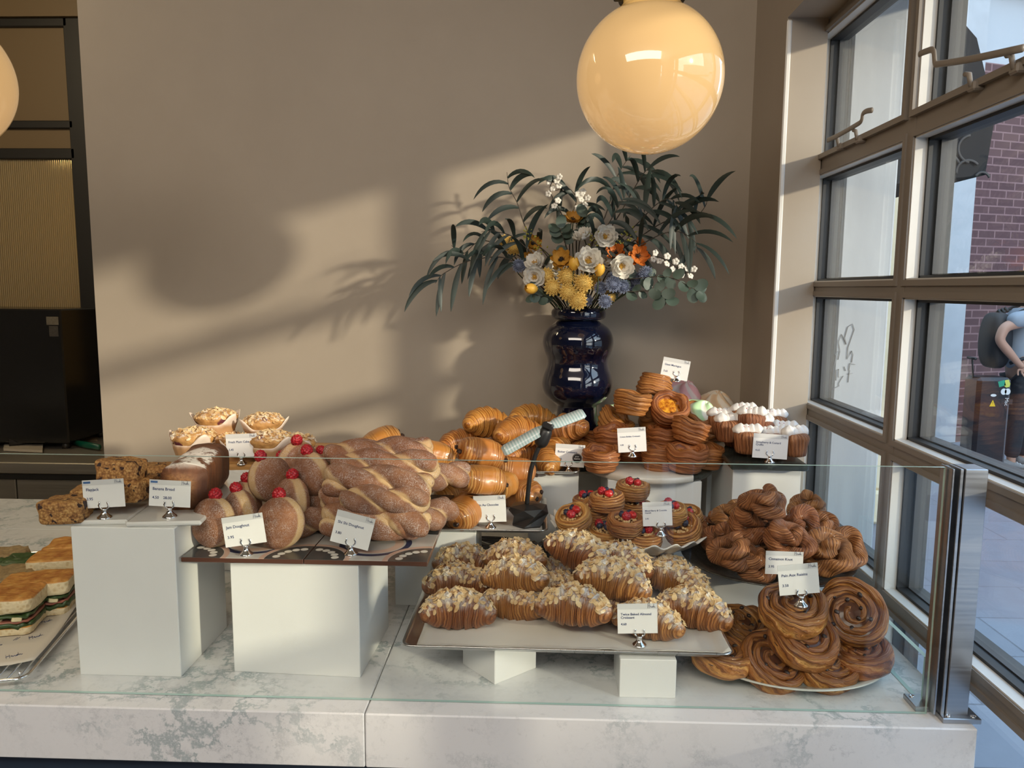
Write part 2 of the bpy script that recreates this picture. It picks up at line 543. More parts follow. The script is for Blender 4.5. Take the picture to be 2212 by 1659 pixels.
for a, b in ((zt0, zt1), (za0, za1), (zb0, zb1)):
    m.box((-5.0, YP, a), (jx + 0.02, YP + 0.05, b), bevel=0.004)
m.box((-5.0, YP, 0.85), (jx + 0.02, YP + 0.05, zc), bevel=0.004)
m.box((jx - 1.5, YP, 0.9), (jx - 1.45, YP + 0.05, zt1))
ppart('metal_frame', m, M_black)
ppart('upper_panel', MB().box((-5.0, YP + 0.02, za1), (jx + 0.01, YP + 0.03, zt0)), M_panel)
ppart('rail_panel', MB().box((-5.0, YP + 0.02, zb1), (jx + 0.01, YP + 0.03, za0)), M_panel)
ppart('reeded_pane', MB().box((-5.0, YP + 0.02, zc), (jx + 0.01, YP + 0.028, zb0)), M_reeded)
struct('wall_kitchen', MB().box((-5.0, YP - 0.02, zt1), (-1.0, YP + 0.1, 3.2)).box((-5, 5.0, 0), (-0.9, 5.2, 3.2)).box((-1.0, YP - 0.02, 0), (-0.9, 5.2, 3.2)), M_panel)
struct('wall_passage', MB().box((-0.95, YW + 0.14, 0), (-0.85, YP, 3.2)), M_wall)
# warm kitchen lamp behind the reeded glass
kl = bpy.data.lights.new('kitchen_light', 'AREA'); kl.energy = 45; kl.size = 0.5; kl.color = (1, 0.78, 0.42)
ko = add('kitchen_light', kl, (-2.3, 4.5, 2.35), (0, 0, 0))
area_light('backbar_fill', (-2.3, 2.2, 3.1), 0.8, 0.4, 12, (1.0, 0.8, 0.5), (-2.4, 3.6, 1.6))  # overhead fill added to brighten the steel back-bar, no visible lamp

# ================================================================ outside
struct('pavement', MB().box((0.86, -9, -0.12), (40, 40, -0.02)), m_pavement(), 'blue-grey slab pavement outside the window')
o = MB().box((0.83, 2.16, -0.02), (0.972, 2.75, 2.41), bevel=0.006)
pier = struct('pillar_concrete', o, M_concrete, 'pale concrete pier outside the window')
# scratched tag on the pier
strokes = [[(1840, 783), (1843, 766), (1840, 758), (1830, 776), (1832, 752), (1846, 712), (1842, 700), (1832, 706), (1825, 730), (1828, 744), (1818, 722), (1812, 738), (1815, 760), (1810, 777), (1814, 757), (1796, 768)],
           [(1803, 762), (1806, 770), (1798, 806)], [(1806, 822), (1807, 800), (1812, 797), (1811, 815), (1822, 812), (1812, 828), (1813, 834), (1800, 840), (1797, 843)],
           [(1824, 792), (1827, 801)], [(1834, 800), (1836, 785), (1848, 787)], [(1831, 808), (1842, 806)], [(1836, 800), (1832, 826)]]
m = MB()
for st in strokes:
    m.tube([aty(a, b, 2.158) for a, b in st], 0.0011, 5)
add('scratched_tag', m.mesh('scratched_tag', plain('grey_scratch', (0.24, 0.25, 0.26), 0.7)), parent=pier)
struct('lintel', MB().box((0.86, -0.8, 2.40), (1.12, 2.9, 2.85), bevel=0.01), M_concrete, 'concrete lintel over the shop window')
M_cream = plain('cream_stone_paint', (0.80, 0.66, 0.42), 0.6, var=0.1, bscale=8)
q = aty(1892, 1117, 5.4)
m = MB(); cx_ = aty(1908, 800, 5.4).x
m.box((cx_ - 0.07, 5.36, 0.22), (cx_ + 0.07, 5.5, 2.35), bevel=0.02)
m.box((cx_ - 0.09, 5.33, -0.02), (cx_ + 0.09, 5.53, 0.22), bevel=0.02)
m.box((cx_ - 0.1, 5.32, 2.35), (cx_ + 0.1, 5.54, 2.47), bevel=0.02)
struct('pilaster', m, M_cream, 'cream pilaster of the neighbouring shopfront')
struct('wall_shopfront', MB().box((0.9, 2.9, -0.02), (1.25, 12, 5.0)), plain('dark_stone', (0.08, 0.085, 0.09), 0.8, spec=0.1, var=0.25, bscale=5), 'dark stone shopfront beside the pier')
# brick building across the lane
ang = math.radians(20)
RB = Matrix.Rotation(ang, 4, 'Z')
bo = aty(2080, 700, 8.4); bo.z = 0
bld = setp(add('brick_building', None, (bo.x, bo.y, -0.02), (0, 0, ang)), 'purple-brown brick building with white stone pillar across the lane', 'building')
zb = aty(2150, 150, 8.75).z
def bpart(n, mb, mat): return add(n, mb.mesh(n, mat), parent=bld)
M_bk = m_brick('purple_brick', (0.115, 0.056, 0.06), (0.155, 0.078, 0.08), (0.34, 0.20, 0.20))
bw = aty(2190, 520, 8.8)
L1 = (Vector((bw.x, bw.y, 0)) - Vector((bo.x, bo.y, 0))).length
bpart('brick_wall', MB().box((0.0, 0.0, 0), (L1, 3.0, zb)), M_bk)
M_stone = plain('white_stone', (0.50, 0.52, 0.54), 0.6, var=0.12, bscale=7)
pw = aty(2038, 700, 7.45)
bpart('stone_pillar', MB().box((-0.30, -0.03, 0), (0.0, 2.5, zb + 2.2), bevel=0.01), M_stone)
bpart('dark_pillar', MB().box((-0.80, 0.0, 0), (-0.30, 2.5, zb), bevel=0.01), plain('charcoal_stone', (0.045, 0.048, 0.045), 0.8, spec=0.08, var=0.3, bscale=4))
zt = aty(2180, 60, 8.85).z
bpart('white_fascia', MB().box((0.0, 0.02, zb), (2.6, 3.0, zt + 0.35)), plain('white_render', (0.50, 0.53, 0.56), 0.7))
bpart('coping', MB().box((-0.02, -0.10, zt + 0.25), (2.7, 3.0, zt + 0.47), bevel=0.02), plain('lead_coping', (0.34, 0.36, 0.42), 0.5, var=0.2, bscale=4))
ob = aty(2215, 500, 15.0)
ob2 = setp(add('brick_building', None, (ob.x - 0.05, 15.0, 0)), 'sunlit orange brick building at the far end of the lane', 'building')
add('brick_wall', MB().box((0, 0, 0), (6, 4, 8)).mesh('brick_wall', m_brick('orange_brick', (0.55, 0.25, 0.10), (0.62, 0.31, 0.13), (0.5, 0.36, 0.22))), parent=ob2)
M_trim = plain('pale_window_trim', (0.6, 0.55, 0.48), 0.4)
for k in range(3): add('window', MB().box((0.35, -0.04, 0), (1.25, 0.05, 1.5)).mesh('window', M_trim), (0, 0, 1.2 + 2.3 * k), parent=ob2)
# unseen building added to block low sun: shades the lane and lower window panes
op = setp(add('shade_building', None, (10.0, 0, 0)), 'unseen pale building added to shade the lane and the low window', 'building')
add('tall_shade_wing', MB().box((0, -0.3, 0), (4, 8.5, 10)).mesh('tall_shade_wing', M_concrete), parent=op)
add('low_shade_wing', MB().box((0, -9, 0), (4, -0.3, 3.75)).mesh('low_shade_wing', M_concrete), parent=op)
# awning
M_canvas = plain('charcoal_canvas', (0.022, 0.024, 0.027), 0.9, spec=0.05, var=0.2, bscale=6)
aw = setp(add('shop_awning', None, (1.25, 3.3, 0)), 'charcoal canvas awning hanging over the neighbouring shopfront', 'awning')
p_out = aty(2150, 250, 3.3); p_bot = aty(2128, 378, 3.3); p_fr = aty(2110, 82, 3.3); p_top = aty(2030, -20, 3.3)
pr = [(1.25, p_top.z + 0.35), (p_top.x, p_top.z), (p_fr.x, p_fr.z), (p_out.x, p_out.z), (p_bot.x, p_bot.z), (p_bot.x - 0.04, p_bot.z + 0.02), (p_out.x - 0.05, p_out.z), (p_fr.x - 0.03, p_fr.z - 0.05)]
prl = [(1.25, p_top.z + 0.35), (p_fr.x, p_fr.z), (p_out.x, p_out.z), (p_bot.x, p_bot.z), (1.25, p_bot.z - 0.06)]
m = MB(); L = 2.2
v = [(x - 1.25, 0, z) for x, z in prl] + [(x - 1.25, L, z) for x, z in prl]
n_ = len(prl)
m.raw(v, [list(range(n_))[::1], list(range(n_, 2 * n_))[::-1]] + [(i, i + n_, (i + 1) % n_ + n_, (i + 1) % n_) for i in range(n_)], None, 0, False)
add('canopy', m.mesh('canopy', M_canvas), parent=aw)
m = MB()
a_ = aty(2000, 287, 3.29); b_ = aty(2148, 270, 3.29)
m.tube([(1.27 - 1.25, -0.008, p_out.z + 0.02), (p_out.x - 1.25, -0.008, p_out.z)], 0.008, 8)
m.tube([(p_out.x - 1.25, -0.008, p_out.z), (p_out.x - 1.25, L, p_out.z)], 0.012, 8)
add('front_bar', m.mesh('front_bar', plain('grey_bar', (0.2, 0.22, 0.24), 0.4)), parent=aw)

def curl(cx, cy, r, a0, a1, y=3.293):
    return [aty(cx + r * math.cos(a0 + (a1 - a0) * t / 12), cy + r * math.sin(a0 + (a1 - a0) * t / 12), y) - Vector((1.25, 3.3, 0)) for t in range(13)]
m = MB()
for c_ in (curl(2100, 322, 30, 1.8, 4.6), curl(2092, 372, 26, 3.0, 5.6), curl(2122, 388, 16, 3.6, 6.0), curl(2040, 365, 34, 4.3, 5.9)):
    m.tube(c_, 0.006, 5, flat=0.3)
add('scroll_print', m.mesh('scroll_print', plain('dark_print', (0.02, 0.021, 0.024), 0.7)), parent=aw)

# ================================================================ counter
ZC = 0.92
xs_ = aty(788, 1600, 1.178).x
Zb = aty(0, 1637, 1.178).z
ct = setp(add('marble_counter', None, (-1.0, 1.18, 0)), 'white marble counter top with grey veins and deep front edge', 'counter')
for nm, a, b in (('marble_slab', -3.2, xs_ - 0.0006), ('marble_slab', xs_ + 0.0006, 0.717)):
    add(nm, MB().box((a, 1.178, Zb), (b, 2.094, ZC), bevel=0.0022).mesh(nm, M_marble), (1.0, -1.18, 0), parent=ct)
add('marble_slab', MB().box((-3.2, 2.0945, Zb), (XR - 0.003, YW - 0.002, ZC)).mesh('marble_slab', M_marble), (1.0, -1.18, 0), parent=ct)
add('cabinet_body', MB().box((-3.2, 1.21, 0.0), (0.69, 2.09, Zb)).mesh('cabinet_body', M_navy), (1.0, -1.18, 0), parent=ct)

# ---------------------------------------------------------------- glass guard
YG = 1.222
ZG = aty(1000, 994, YG).z
def glass_box(lo, hi, edges):
    """pane whose listed edge faces show the green of the glass"""
    x0, y0, z0 = lo; x1, y1, z1 = hi
    vs = [(x0,y0,z0),(x1,y0,z0),(x1,y1,z0),(x0,y1,z0),(x0,y0,z1),(x1,y0,z1),(x1,y1,z1),(x0,y1,z1)]
    fs = dict(bottom=(0,3,2,1), top=(4,5,6,7), front=(0,1,5,4), right=(1,2,6,5), back=(2,3,7,6), left=(3,0,4,7))
    m = MB()
    for k, f in fs.items(): m.raw([vs[i] for i in f], [(0, 1, 2, 3)], None, 1 if k in edges else 0, False)
    return m
gd = setp(add('glass_guard', None, (0, YG, ZC)), 'clear glass sneeze guard along the front of the marble counter', 'glass screen')
add('front_pane', glass_box((-3.2, -0.003, 0.001), (0.655, 0.003, ZG - ZC), ('top', 'bottom', 'right')).mesh('front_pane', [M_guard, M_edge]), parent=gd)
zs_ = 1.006
sg = setp(add('side_screen', None, (0.664, 1.25, ZC)), 'low clear glass side screen at the window end of the counter', 'glass screen')
add('side_pane', glass_box((-0.004, 0.0, 0.001), (0.004, 0.83, zs_ - ZC), ('top', 'bottom', 'front', 'back')).mesh('side_pane', [M_guard, M_edge]), parent=sg)
po = setp(add('steel_post', None, (0.68, YG, ZC)), 'brushed steel post clamping the end of the glass guard', 'post')
hp = ZG - ZC + 0.001
add('column', MB().box((-0.002, -0.018, 0.008), (0.034, 0.022, hp), bevel=0.0012).mesh('column', M_steel), parent=po)
m = MB().box((-0.022, -0.018, 0.008), (-0.018, 0.020, hp), bevel=0.001).box((-0.010, -0.018, 0.008), (-0.004, 0.020, hp), bevel=0.001).box((-0.019, 0.008, 0.008), (0.0, 0.02, hp - 0.002))
add('clamp_rail', m.mesh('clamp_rail', M_steel), parent=po)
m = MB().box((-0.012, -0.030, 0.0), (0.050, 0.016, 0.009), bevel=0.001).box((-0.040, 0.004, 0.0), (-0.008, 0.048, 0.009), bevel=0.001)
bpn = add('base_plate', m.mesh('base_plate', M_steel), parent=po)
for sx, sy in ((0.0, -0.022), (0.040, -0.022), (-0.030, 0.038)):
    mm = MB().lathe([(0.0001, 0.0095), (0.0022, 0.0095), (0.0022, 0.0105), (0.0042, 0.0105), (0.0046, 0.009)], 16)
    add('screw', mm.mesh('screw', M_chrome), (sx, sy, 0), parent=bpn)

# ---------------------------------------------------------------- white display blocks
def block(cx, cy, w, d, h, rz, label):
    o = add('display_block', MB().box((-w / 2, -d / 2, 0), (w / 2, d / 2, h), bevel=0.0012).mesh('display_block', M_block), (cx, cy, ZC), (0, 0, rz))
    return setp(o, label, 'display block', 'white display blocks on the counter')
# ================================================================ lamps
def m_globe():
    g = G('opal_glass', 0.06, col=(0.40, 0.28, 0.14), coat=1.0)
    z = g.xyz(g.obj())[2]
    g.set('Coat Roughness', 0.02)
    g.set('Emission Color', g.ramp(g.m_('MULTIPLY_ADD', z, 3.2, 0.5), [(0.0, (1.0, 0.57, 0.23)), (0.85, (1.0, 0.60, 0.23)), (1.0, (1.0, 0.50, 0.08))]))
    g.set('Emission Strength', 0.31)
    return g.m
M_globe = m_globe()
lamp = add('pendant_lamp', None, (0, 0, 0))
RG = 0.144
m = MB()
prof = [(0.0001, -RG)] + [(RG * math.sin(t), -RG * math.cos(t)) for t in [PI * k / 40 for k in range(1, 35)]] + [(0.055, 0.140), (0.055, 0.152), (0.05, 0.154)]
gl_ = add('globe', m.lathe(prof, 64).mesh('globe', M_globe), parent=lamp)
m = MB().lathe([(0.056, 0.150), (0.064, 0.146), (0.066, 0.156), (0.062, 0.176), (0.035, 0.186), (0.008, 0.190), (0.006, 0.20), (0.006, 1.13), (0.05, 1.13), (0.05, 1.15)], 40)
m.box((-0.074, -0.004, 0.145), (-0.058, 0.004, 0.153), bevel=0.002)
add('cap_and_rod', m.mesh('cap_and_rod', M_black), parent=lamp)
lc = aty(1403, 170, 1.58)
lamp.location = lc
setp(lamp, 'round glowing cream glass pendant lamp hanging above the flower vase', 'lamp', 'globe pendant lamps')
l2 = clone(lamp, 'round glowing cream glass pendant lamp cut by the picture edge, before the black partition', aty(-140, 172, 1.58), (0, 0, 0))
# ================================================================ pastry materials
def lam(name, dark, mid, light, fu, fv, dist=0.5, rough=0.4, coat=0.25, bump=0.5, bdist=0.0025, ends=False, sugar=0.0, nscale=30, topdark=None):
    """laminated baked dough: bands across UV space with toasted patches; optional dusting of sugar lying on top"""
    g = G(name, rough, coat=coat)
    uv = g.uv(); u, v, _ = g.xyz(uv)
    o = g.obj()
    r = g.rand()
    n1 = g.noise(g.vm('ADD', o, g.vec(r, r, r)), nscale, 4, 0.6)
    big = g.noise(g.vm('ADD', o, g.vec(r, r, r)), 14, 2, 0.5)
    t = g.m_('MULTIPLY_ADD', u, fu, g.m_('MULTIPLY_ADD', v, fv, g.m_('MULTIPLY', n1, dist)))
    w = g.m_('MULTIPLY_ADD', g.m_('SINE', g.m_('MULTIPLY', t, 2 * PI)), 0.5, 0.5)
    w2 = g.m_('MULTIPLY_ADD', g.m_('SINE', g.m_('MULTIPLY_ADD', t, 2 * PI * 2.37, g.m_('MULTIPLY', n1, 9.0))), 0.5, 0.5)
    fib = g.noise(g.vec(g.m_('MULTIPLY', t, 1.25), g.m_('MULTIPLY_ADD', v, 1.6, g.m_('MULTIPLY', u, 1.5)), r), 1.6, 4, 0.62)
    h = g.m_('MULTIPLY_ADD', w, 0.34, g.m_('MULTIPLY', w2, 0.16))
    h = g.m_('MULTIPLY_ADD', g.step(fib, 0.32, 0.68), 0.50, h)
    if ends:
        e_ = g.step(g.m_('ABSOLUTE', g.m_('SUBTRACT', u, 0.5)), 0.03, 0.22)
        h = g.m_('MULTIPLY_ADD', g.m_('SUBTRACT', h, 0.5), e_, 0.5)
    c = g.ramp(h, [(0.12, dark), (0.5, mid), (0.9, light)])
    if topdark:
        zz = g.m_('MULTIPLY_ADD', g.m_('SUBTRACT', n1, 0.5), 0.012, g.xyz(o)[2])
        c = g.mix(g.m_('MULTIPLY', g.step(zz, topdark[0], topdark[1]), 0.72), c, (0.15, 0.045, 0.014))
    toast = g.m_('MULTIPLY', g.step(big, 0.45, 0.75), 0.6)
    c = g.mix(toast, c, tuple(x * 0.62 for x in mid))
    c = g.mix(g.m_('MULTIPLY', g.step(g.noise(o, 240, 2), 0.6, 0.7), 0.15), c, dark)
    hv = g.n('HueSaturation', {'Hue': g.m_('MULTIPLY_ADD', r, 0.016, 0.492), 'Saturation': 1.0, 'Value': g.m_('MULTIPLY_ADD', r, 0.3, 0.86), 'Color': c}).outputs[0]
    if sugar:
        nzv = g.xyz(g.normal())[2]
        f = g.m_('MULTIPLY', g.step(nzv, 0.15, 0.9), g.step(g.m_('ADD', g.noise(o, 60, 4, 0.7), g.m_('MULTIPLY', g.noise(o, 15, 2), 0.5)), 0.60, 0.85))
        f = g.m_('MULTIPLY', f, sugar)
        hv = g.mix(f, hv, (0.82, 0.80, 0.76))
    g.set('Base Color', hv)
    hh = g.m_('MULTIPLY_ADD', n1, 0.35, h)
    g.bump(hh, bump, bdist)
    return g.m

M_butter = lam('butter_croissant_crust', (0.22, 0.058, 0.009), (0.54, 0.205, 0.036), (0.78, 0.41, 0.115), 30, 0, 1.4, 0.32, 0.4, 0.9, 0.003)
M_choc_crust = lam('chocolate_pastry_crust', (0.26, 0.08, 0.012), (0.50, 0.20, 0.042), (0.72, 0.40, 0.13), 17, 2, 1.0, 0.33, 0.45, 0.8, 0.003, ends=True)
M_brulee = lam('cup_pastry_crust', (0.15, 0.044, 0.009), (0.37, 0.13, 0.028), (0.54, 0.24, 0.07), 15, 3, 1.7, 0.5, 0.1, 0.75)
M_danish = lam('danish_crust', (0.19, 0.056, 0.011), (0.46, 0.185, 0.043), (0.66, 0.355, 0.115), 9, 1, 1.0, 0.42, 0.2, 0.9, 0.004)
M_cruffin = lam('cruffin_crust', (0.12, 0.036, 0.014), (0.31, 0.11, 0.042), (0.46, 0.21, 0.10), 1, 24, 0.9, 0.6, 0.0, 0.8)
M_knot = lam('knot_crust', (0.10, 0.027, 0.008), (0.35, 0.125, 0.036), (0.58, 0.27, 0.105), 3, 13, 1.8, 0.5, 0.12, 1.0, 0.003)
M_swirl = lam('raisin_swirl_crust', (0.11, 0.028, 0.007), (0.40, 0.14, 0.032), (0.66, 0.33, 0.095), 3, 8, 1.3, 0.42, 0.25, 0.95, 0.003, nscale=22, topdark=(0.034, 0.046))
M_almond_crust = lam('almond_croissant_crust', (0.13, 0.036, 0.008), (0.33, 0.115, 0.026), (0.52, 0.24, 0.075), 26, 0, 1.9, 0.42, 0.25, 0.8, 0.003, sugar=0.85)

def m_sugared(name, pale_from):
    g = G(name, 0.7)
    o = g.obj(); r = g.rand()
    ov = g.vm('ADD', o, g.vec(r, r, r))
    n = g.noise(ov, 22, 4, 0.6)
    c = g.ramp(n, [(0.3, (0.17, 0.060, 0.024)), (0.55, (0.29, 0.112, 0.044)), (0.8, (0.42, 0.195, 0.08))])
    if pale_from == 'z':
        z = g.m_('ABSOLUTE', g.xyz(o)[2])
        pale = g.m_('SUBTRACT', 1.0, g.step(g.m_('MULTIPLY_ADD', g.m_('SUBTRACT', n, 0.5), 0.008, z), 0.006, 0.012))
    else:
        pale = g.step(g.m_('MULTIPLY_ADD', g.m_('SUBTRACT', n, 0.5), 1.5, g.xyz(g.uv())[0]), 0.30, 0.80)
    c = g.mix(g.m_('MULTIPLY', pale, 0.85), c, (0.66, 0.44, 0.21))
    s1 = g.step(g.noise(ov, 520, 4, 0.75), 0.44, 0.64)
    s2 = g.step(g.noise(ov, 36, 4, 0.7), 0.38, 0.66)
    sug = g.m_('MULTIPLY', g.m_('MULTIPLY_ADD', s2, 0.80, 0.22), s1)
    g.set('Base Color', g.mix(g.m_('MULTIPLY', sug, 0.62), c, (0.80, 0.72, 0.68)))
    g.bump(g.m_('MULTIPLY_ADD', s1, 0.5, n), 0.5, 0.002)
    return g.m
M_jamdough = m_sugared('sugared_doughnut', 'z')
M_twist = m_sugared('sugared_twist', 'uv')

def m_berry(name, col, rough=0.35):
    g = G(name, rough, col=col, spec=0.5)
    n = g.vor(g.obj(), 260)
    g.set('Base Color', g.mix(n, tuple(min(1, c * 1.25) for c in col), tuple(c * 0.35 for c in col)))
    g.set('Subsurface Weight', 0.15); g.set('Subsurface Radius', (0.004, 0.001, 0.001)); g.set('Subsurface Scale', 0.5)
    return g.m
M_rasp = m_berry('raspberry_red', (0.52, 0.018, 0.03))
M_straw = m_berry('strawberry_red', (0.66, 0.03, 0.03), 0.3)
M_blue = plain('blueberry_skin', (0.022, 0.028, 0.06), 0.45, var=0.5, bscale=150)
M_jam = plain('red_jam', (0.16, 0.006, 0.010), 0.12, coat=0.5)
M_crumble = plain('butter_crumble', (0.62, 0.40, 0.18), 0.8, var=0.25, bscale=300)
M_choc = plain('dark_chocolate', (0.028, 0.013, 0.009), 0.35)
M_cream = plain('piped_white_cream', (0.83, 0.80, 0.76), 0.5)
M_pink = plain('pink_sprinkle', (0.62, 0.18, 0.20), 0.6)
def m_flake():
    g = G('flaked_almond', 0.55)
    r = g.noise(g.obj(), 55, 3)
    r2 = g.noise(g.obj(), 260, 2)
    c = g.ramp(r, [(0.3, (0.52, 0.27, 0.09)), (0.5, (0.74, 0.52, 0.26)), (0.7, (0.84, 0.68, 0.42))])
    sug = g.m_('MULTIPLY', g.step(g.noise(g.obj(), 30, 3, 0.7), 0.48, 0.66), g.step(r2, 0.30, 0.55))
    g.set('Base Color', g.mix(g.m_('MULTIPLY', sug, 0.8), c, (0.86, 0.84, 0.80)))
    return g.m
M_flake = m_flake()
def m_custard():
    g = G('scorched_custard', 0.14, coat=0.6)
    n = g.noise(g.obj(), 70, 4, 0.6)
    g.set('Base Color', g.ramp(n, [(0.34, (0.06, 0.016, 0.005)), (0.46, (0.50, 0.15, 0.015)), (0.62, (0.84, 0.42, 0.04))]))
    return g.m
M_custard = m_custard()
M_raisin = plain('raisin', (0.022, 0.010, 0.008), 0.4, bump=0.6, bscale=400)
M_filling = plain('dark_raisin_filling', (0.085, 0.030, 0.014), 0.3, var=0.5, bscale=140)
def m_plum():
    g = G('plum_cake_crumb', 0.7)
    n = g.noise(g.obj(), 60, 4, 0.6)
    n2 = g.noise(g.obj(), 26, 2)
    c = g.ramp(n, [(0.3, (0.36, 0.17, 0.05)), (0.6, (0.60, 0.33, 0.11)), (0.85, (0.74, 0.50, 0.22))])
    c = g.mix(g.step(n2, 0.6, 0.66), c, (0.12, 0.02, 0.03))
    up = g.step(g.xyz(g.normal())[2], 0.3, 0.9)
    f = g.m_('MULTIPLY', up, g.step(g.noise(g.obj(), 90, 4, 0.7), 0.45, 0.62))
    g.set('Base Color', g.mix(g.m_('MULTIPLY', f, 0.85), c, (0.86, 0.80, 0.74)))
    g.bump(n, 0.6, 0.003)
    return g.m
M_plum = m_plum()
def m_liner():
    g = G('waxed_baking_paper', 0.6)
    n = g.noise(g.obj(), 50, 3)
    z = g.m_('MULTIPLY_ADD', n, 0.012, g.xyz(g.obj())[2])
    g.set('Base Color', g.mix(g.step(z, 0.026, 0.040), (0.46, 0.26, 0.12), (0.80, 0.68, 0.58)))
    return g.m
M_liner = m_liner()
def m_oat():
    g = G('oat_flapjack', 0.7)
    o = g.obj(); r = g.rand(); ov = g.vm('ADD', o, g.vec(r, r, r))
    wv = g.vm('ADD', ov, g.vm('MULTIPLY', g.noise(ov, 90, 3, col=True), (0.006, 0.006, 0.006)))
    v = g.vor(wv, 230); n = g.noise(ov, 120, 5, 0.7)
    h = g.m_('MULTIPLY_ADD', v, -0.45, n)
    c = g.ramp(h, [(0.05, (0.17, 0.065, 0.02)), (0.28, (0.40, 0.19, 0.055)), (0.5, (0.60, 0.36, 0.13))])
    c = g.mix(g.step(g.noise(ov, 70, 2), 0.60, 0.64), c, (0.035, 0.012, 0.010))
    g.set('Base Color', c)
    g.bump(h, 0.8, 0.003)
    return g.m
M_oat = m_oat()
def m_banana():
    g = G('banana_bread_crust', 0.6)
    o = g.obj(); x, y, z = g.xyz(o)
    n = g.noise(g.vm('MULTIPLY', o, (60, 200, 16)), 1.0, 4)
    c = g.ramp(n, [(0.3, (0.085, 0.028, 0.012)), (0.7, (0.24, 0.09, 0.035))])
    up = g.step(g.xyz(g.normal())[2], 0.55, 0.9)
    sg = g.m_('MULTIPLY', up, g.m_('MULTIPLY', g.step(g.noise(o, 38, 4, 0.7), 0.42, 0.54), g.m_('SUBTRACT', 1.0, g.step(y, 0.03, 0.06))))
    c = g.mix(g.m_('MULTIPLY', sg, 0.9), c, (0.84, 0.80, 0.74))
    nf = g.m_('MULTIPLY', g.xyz(g.normal())[1], -1.0)
    crumb = g.ramp(g.noise(o, 190, 4, 0.7), [(0.3, (0.15, 0.055, 0.02)), (0.7, (0.42, 0.20, 0.075))])
    g.set('Base Color', g.mix(g.step(nf, 0.8, 0.95), c, crumb))
    g.bump(g.noise(o, 120, 4, 0.7), 0.5, 0.003)
    return g.m
M_banana = m_banana()
def m_focaccia():
    g = G('focaccia_bread', 0.5)
    o = g.obj()
    up = g.step(g.xyz(g.normal())[2], 0.35, 0.75)
    n = g.noise(o, 34, 4)
    top = g.ramp(n, [(0.3, (0.40, 0.13, 0.02)), (0.6, (0.66, 0.31, 0.07)), (0.8, (0.80, 0.50, 0.18))])
    v = g.vor(o, 95); hol = g.step(v, 0.25, 0.45)
    side = g.mix(hol, (0.66, 0.50, 0.28), (0.78, 0.64, 0.41))
    g.set('Base Color', g.mix(up, side, top))
    g.bump(g.m_('MULTIPLY_ADD', n, 0.5, g.m_('MULTIPLY', v, 1.0)), 0.4, 0.004)
    return g.m
M_focaccia = m_focaccia()
M_greens = plain('salad_greens', (0.035, 0.075, 0.018), 0.4, var=0.6, bscale=60)
M_ham = plain('cured_ham', (0.36, 0.12, 0.08), 0.4, var=0.3, bscale=50)
M_cheese = plain('pale_cheese', (0.80, 0.70, 0.42), 0.5, var=0.06, bscale=60)
M_seed = plain('seeded_topping', (0.30, 0.20, 0.09), 0.6, var=0.7, bscale=110)

# ================================================================ pastry shapes
def smooth(a, b, x):
    t = min(max((x - a) / (b - a), 0), 1); return t * t * (3 - 2 * t)

def croissant_mb(L=0.14, R=0.034, bend=0.8, layers=3.4, seed=0, n=72, m=28, step=0.13, flat=0.88):
    rg = random.Random(seed)
    mb = MB(); rings = []
    Rb = L / (2 * bend)
    lay = [rg.uniform(-0.05, 0.05) for _ in range(8)]
    for i in range(n):
        t = i / (n - 1); s = 2 * t - 1
        a = s * bend
        c = Vector((Rb * math.sin(a), Rb * (math.cos(a) - 1) + 0.25 * L * bend * 0.35, 0))
        k = abs(s) ** 0.9 * layers + (0.15 if s > 0 else 0)
        fr = k % 1
        base = R * (max(0, math.cos(s * PI / 2 * 0.94)) ** 0.72 * 0.92 + 0.10)
        r = base * (1 + step * (0.55 - fr) * smooth(0.0, 0.12, fr) + lay[int(k)] * 0.5)
        if abs(s) > 0.97: r *= 0.75
        rad = Vector((math.sin(a), math.cos(a), 0))
        ring = []
        for j in range(m):
            p = 2 * PI * j / m
            q = c + rad * (math.cos(p) * r * 0.98) + Vector((0, 0, math.sin(p) * r * flat))
            d = nz(q, 38, seed) * 0.0022 + nz(q, 90, seed) * 0.0007
            q += (rad * math.cos(p) + Vector((0, 0, math.sin(p)))) * d
            ring.append(q)
        rings.append(ring)
    zmin = min(q.z for r_ in rings for q in r_)
    cut = zmin * 0.72
    for r_ in rings:
        for q in r_:
            if q.z < cut: q.z = cut + (q.z - cut) * 0.12
            q.z -= cut * 1.05
    mb.loft(rings)
    return mb

def pain_mb(L=0.108, W=0.080, H=0.066, seed=0, m=44, n=60):
    """folded roll: pillow body whose ends show the spiral of the layers"""
    mb = MB(); rings = []
    for i in range(n):
        t = -1 + 2 * i / (n - 1)
        at_ = abs(t)
        f = max(0.03, 1 - at_ ** 3.0) ** 0.46
        lay = smooth(0.30, 0.55, at_)
        fr = (at_ * 5.5) % 1
        f *= 1 + lay * 0.055 * (0.5 - fr) * smooth(0, 0.15, fr)
        x = math.copysign(at_ ** 0.92, t) * L / 2
        ring = []
        for j in range(m):
            p = 2 * PI * j / m
            cs, sn = math.cos(p), math.sin(p)
            e = 0.82
            y = math.copysign(abs(cs) ** e, cs) * W / 2 * f
            z = math.copysign(abs(sn) ** e, sn) * H / 2 * f
            sp = 1 + 0.06 * (((j / m + 0.62) % 1) - 0.5) * (1 - 0.4 * at_)
            q = Vector((x, y * sp, z * sp))
            q += Vector((0, cs, sn)) * (nz(q, 26, seed) * 0.004 + nz(q, 80, seed) * 0.001)
            q.x += nz(q, 30, seed + 3) * 0.005
            ring.append(q)
        rings.append(ring)
    mb.loft(rings)
    for i, v in enumerate(mb.v):
        z = v[2]
        if z < -H * 0.36: z = -H * 0.36 + (z + H * 0.36) * 0.2
        mb.v[i] = (v[0], v[1], z + H * 0.385)
    return mb

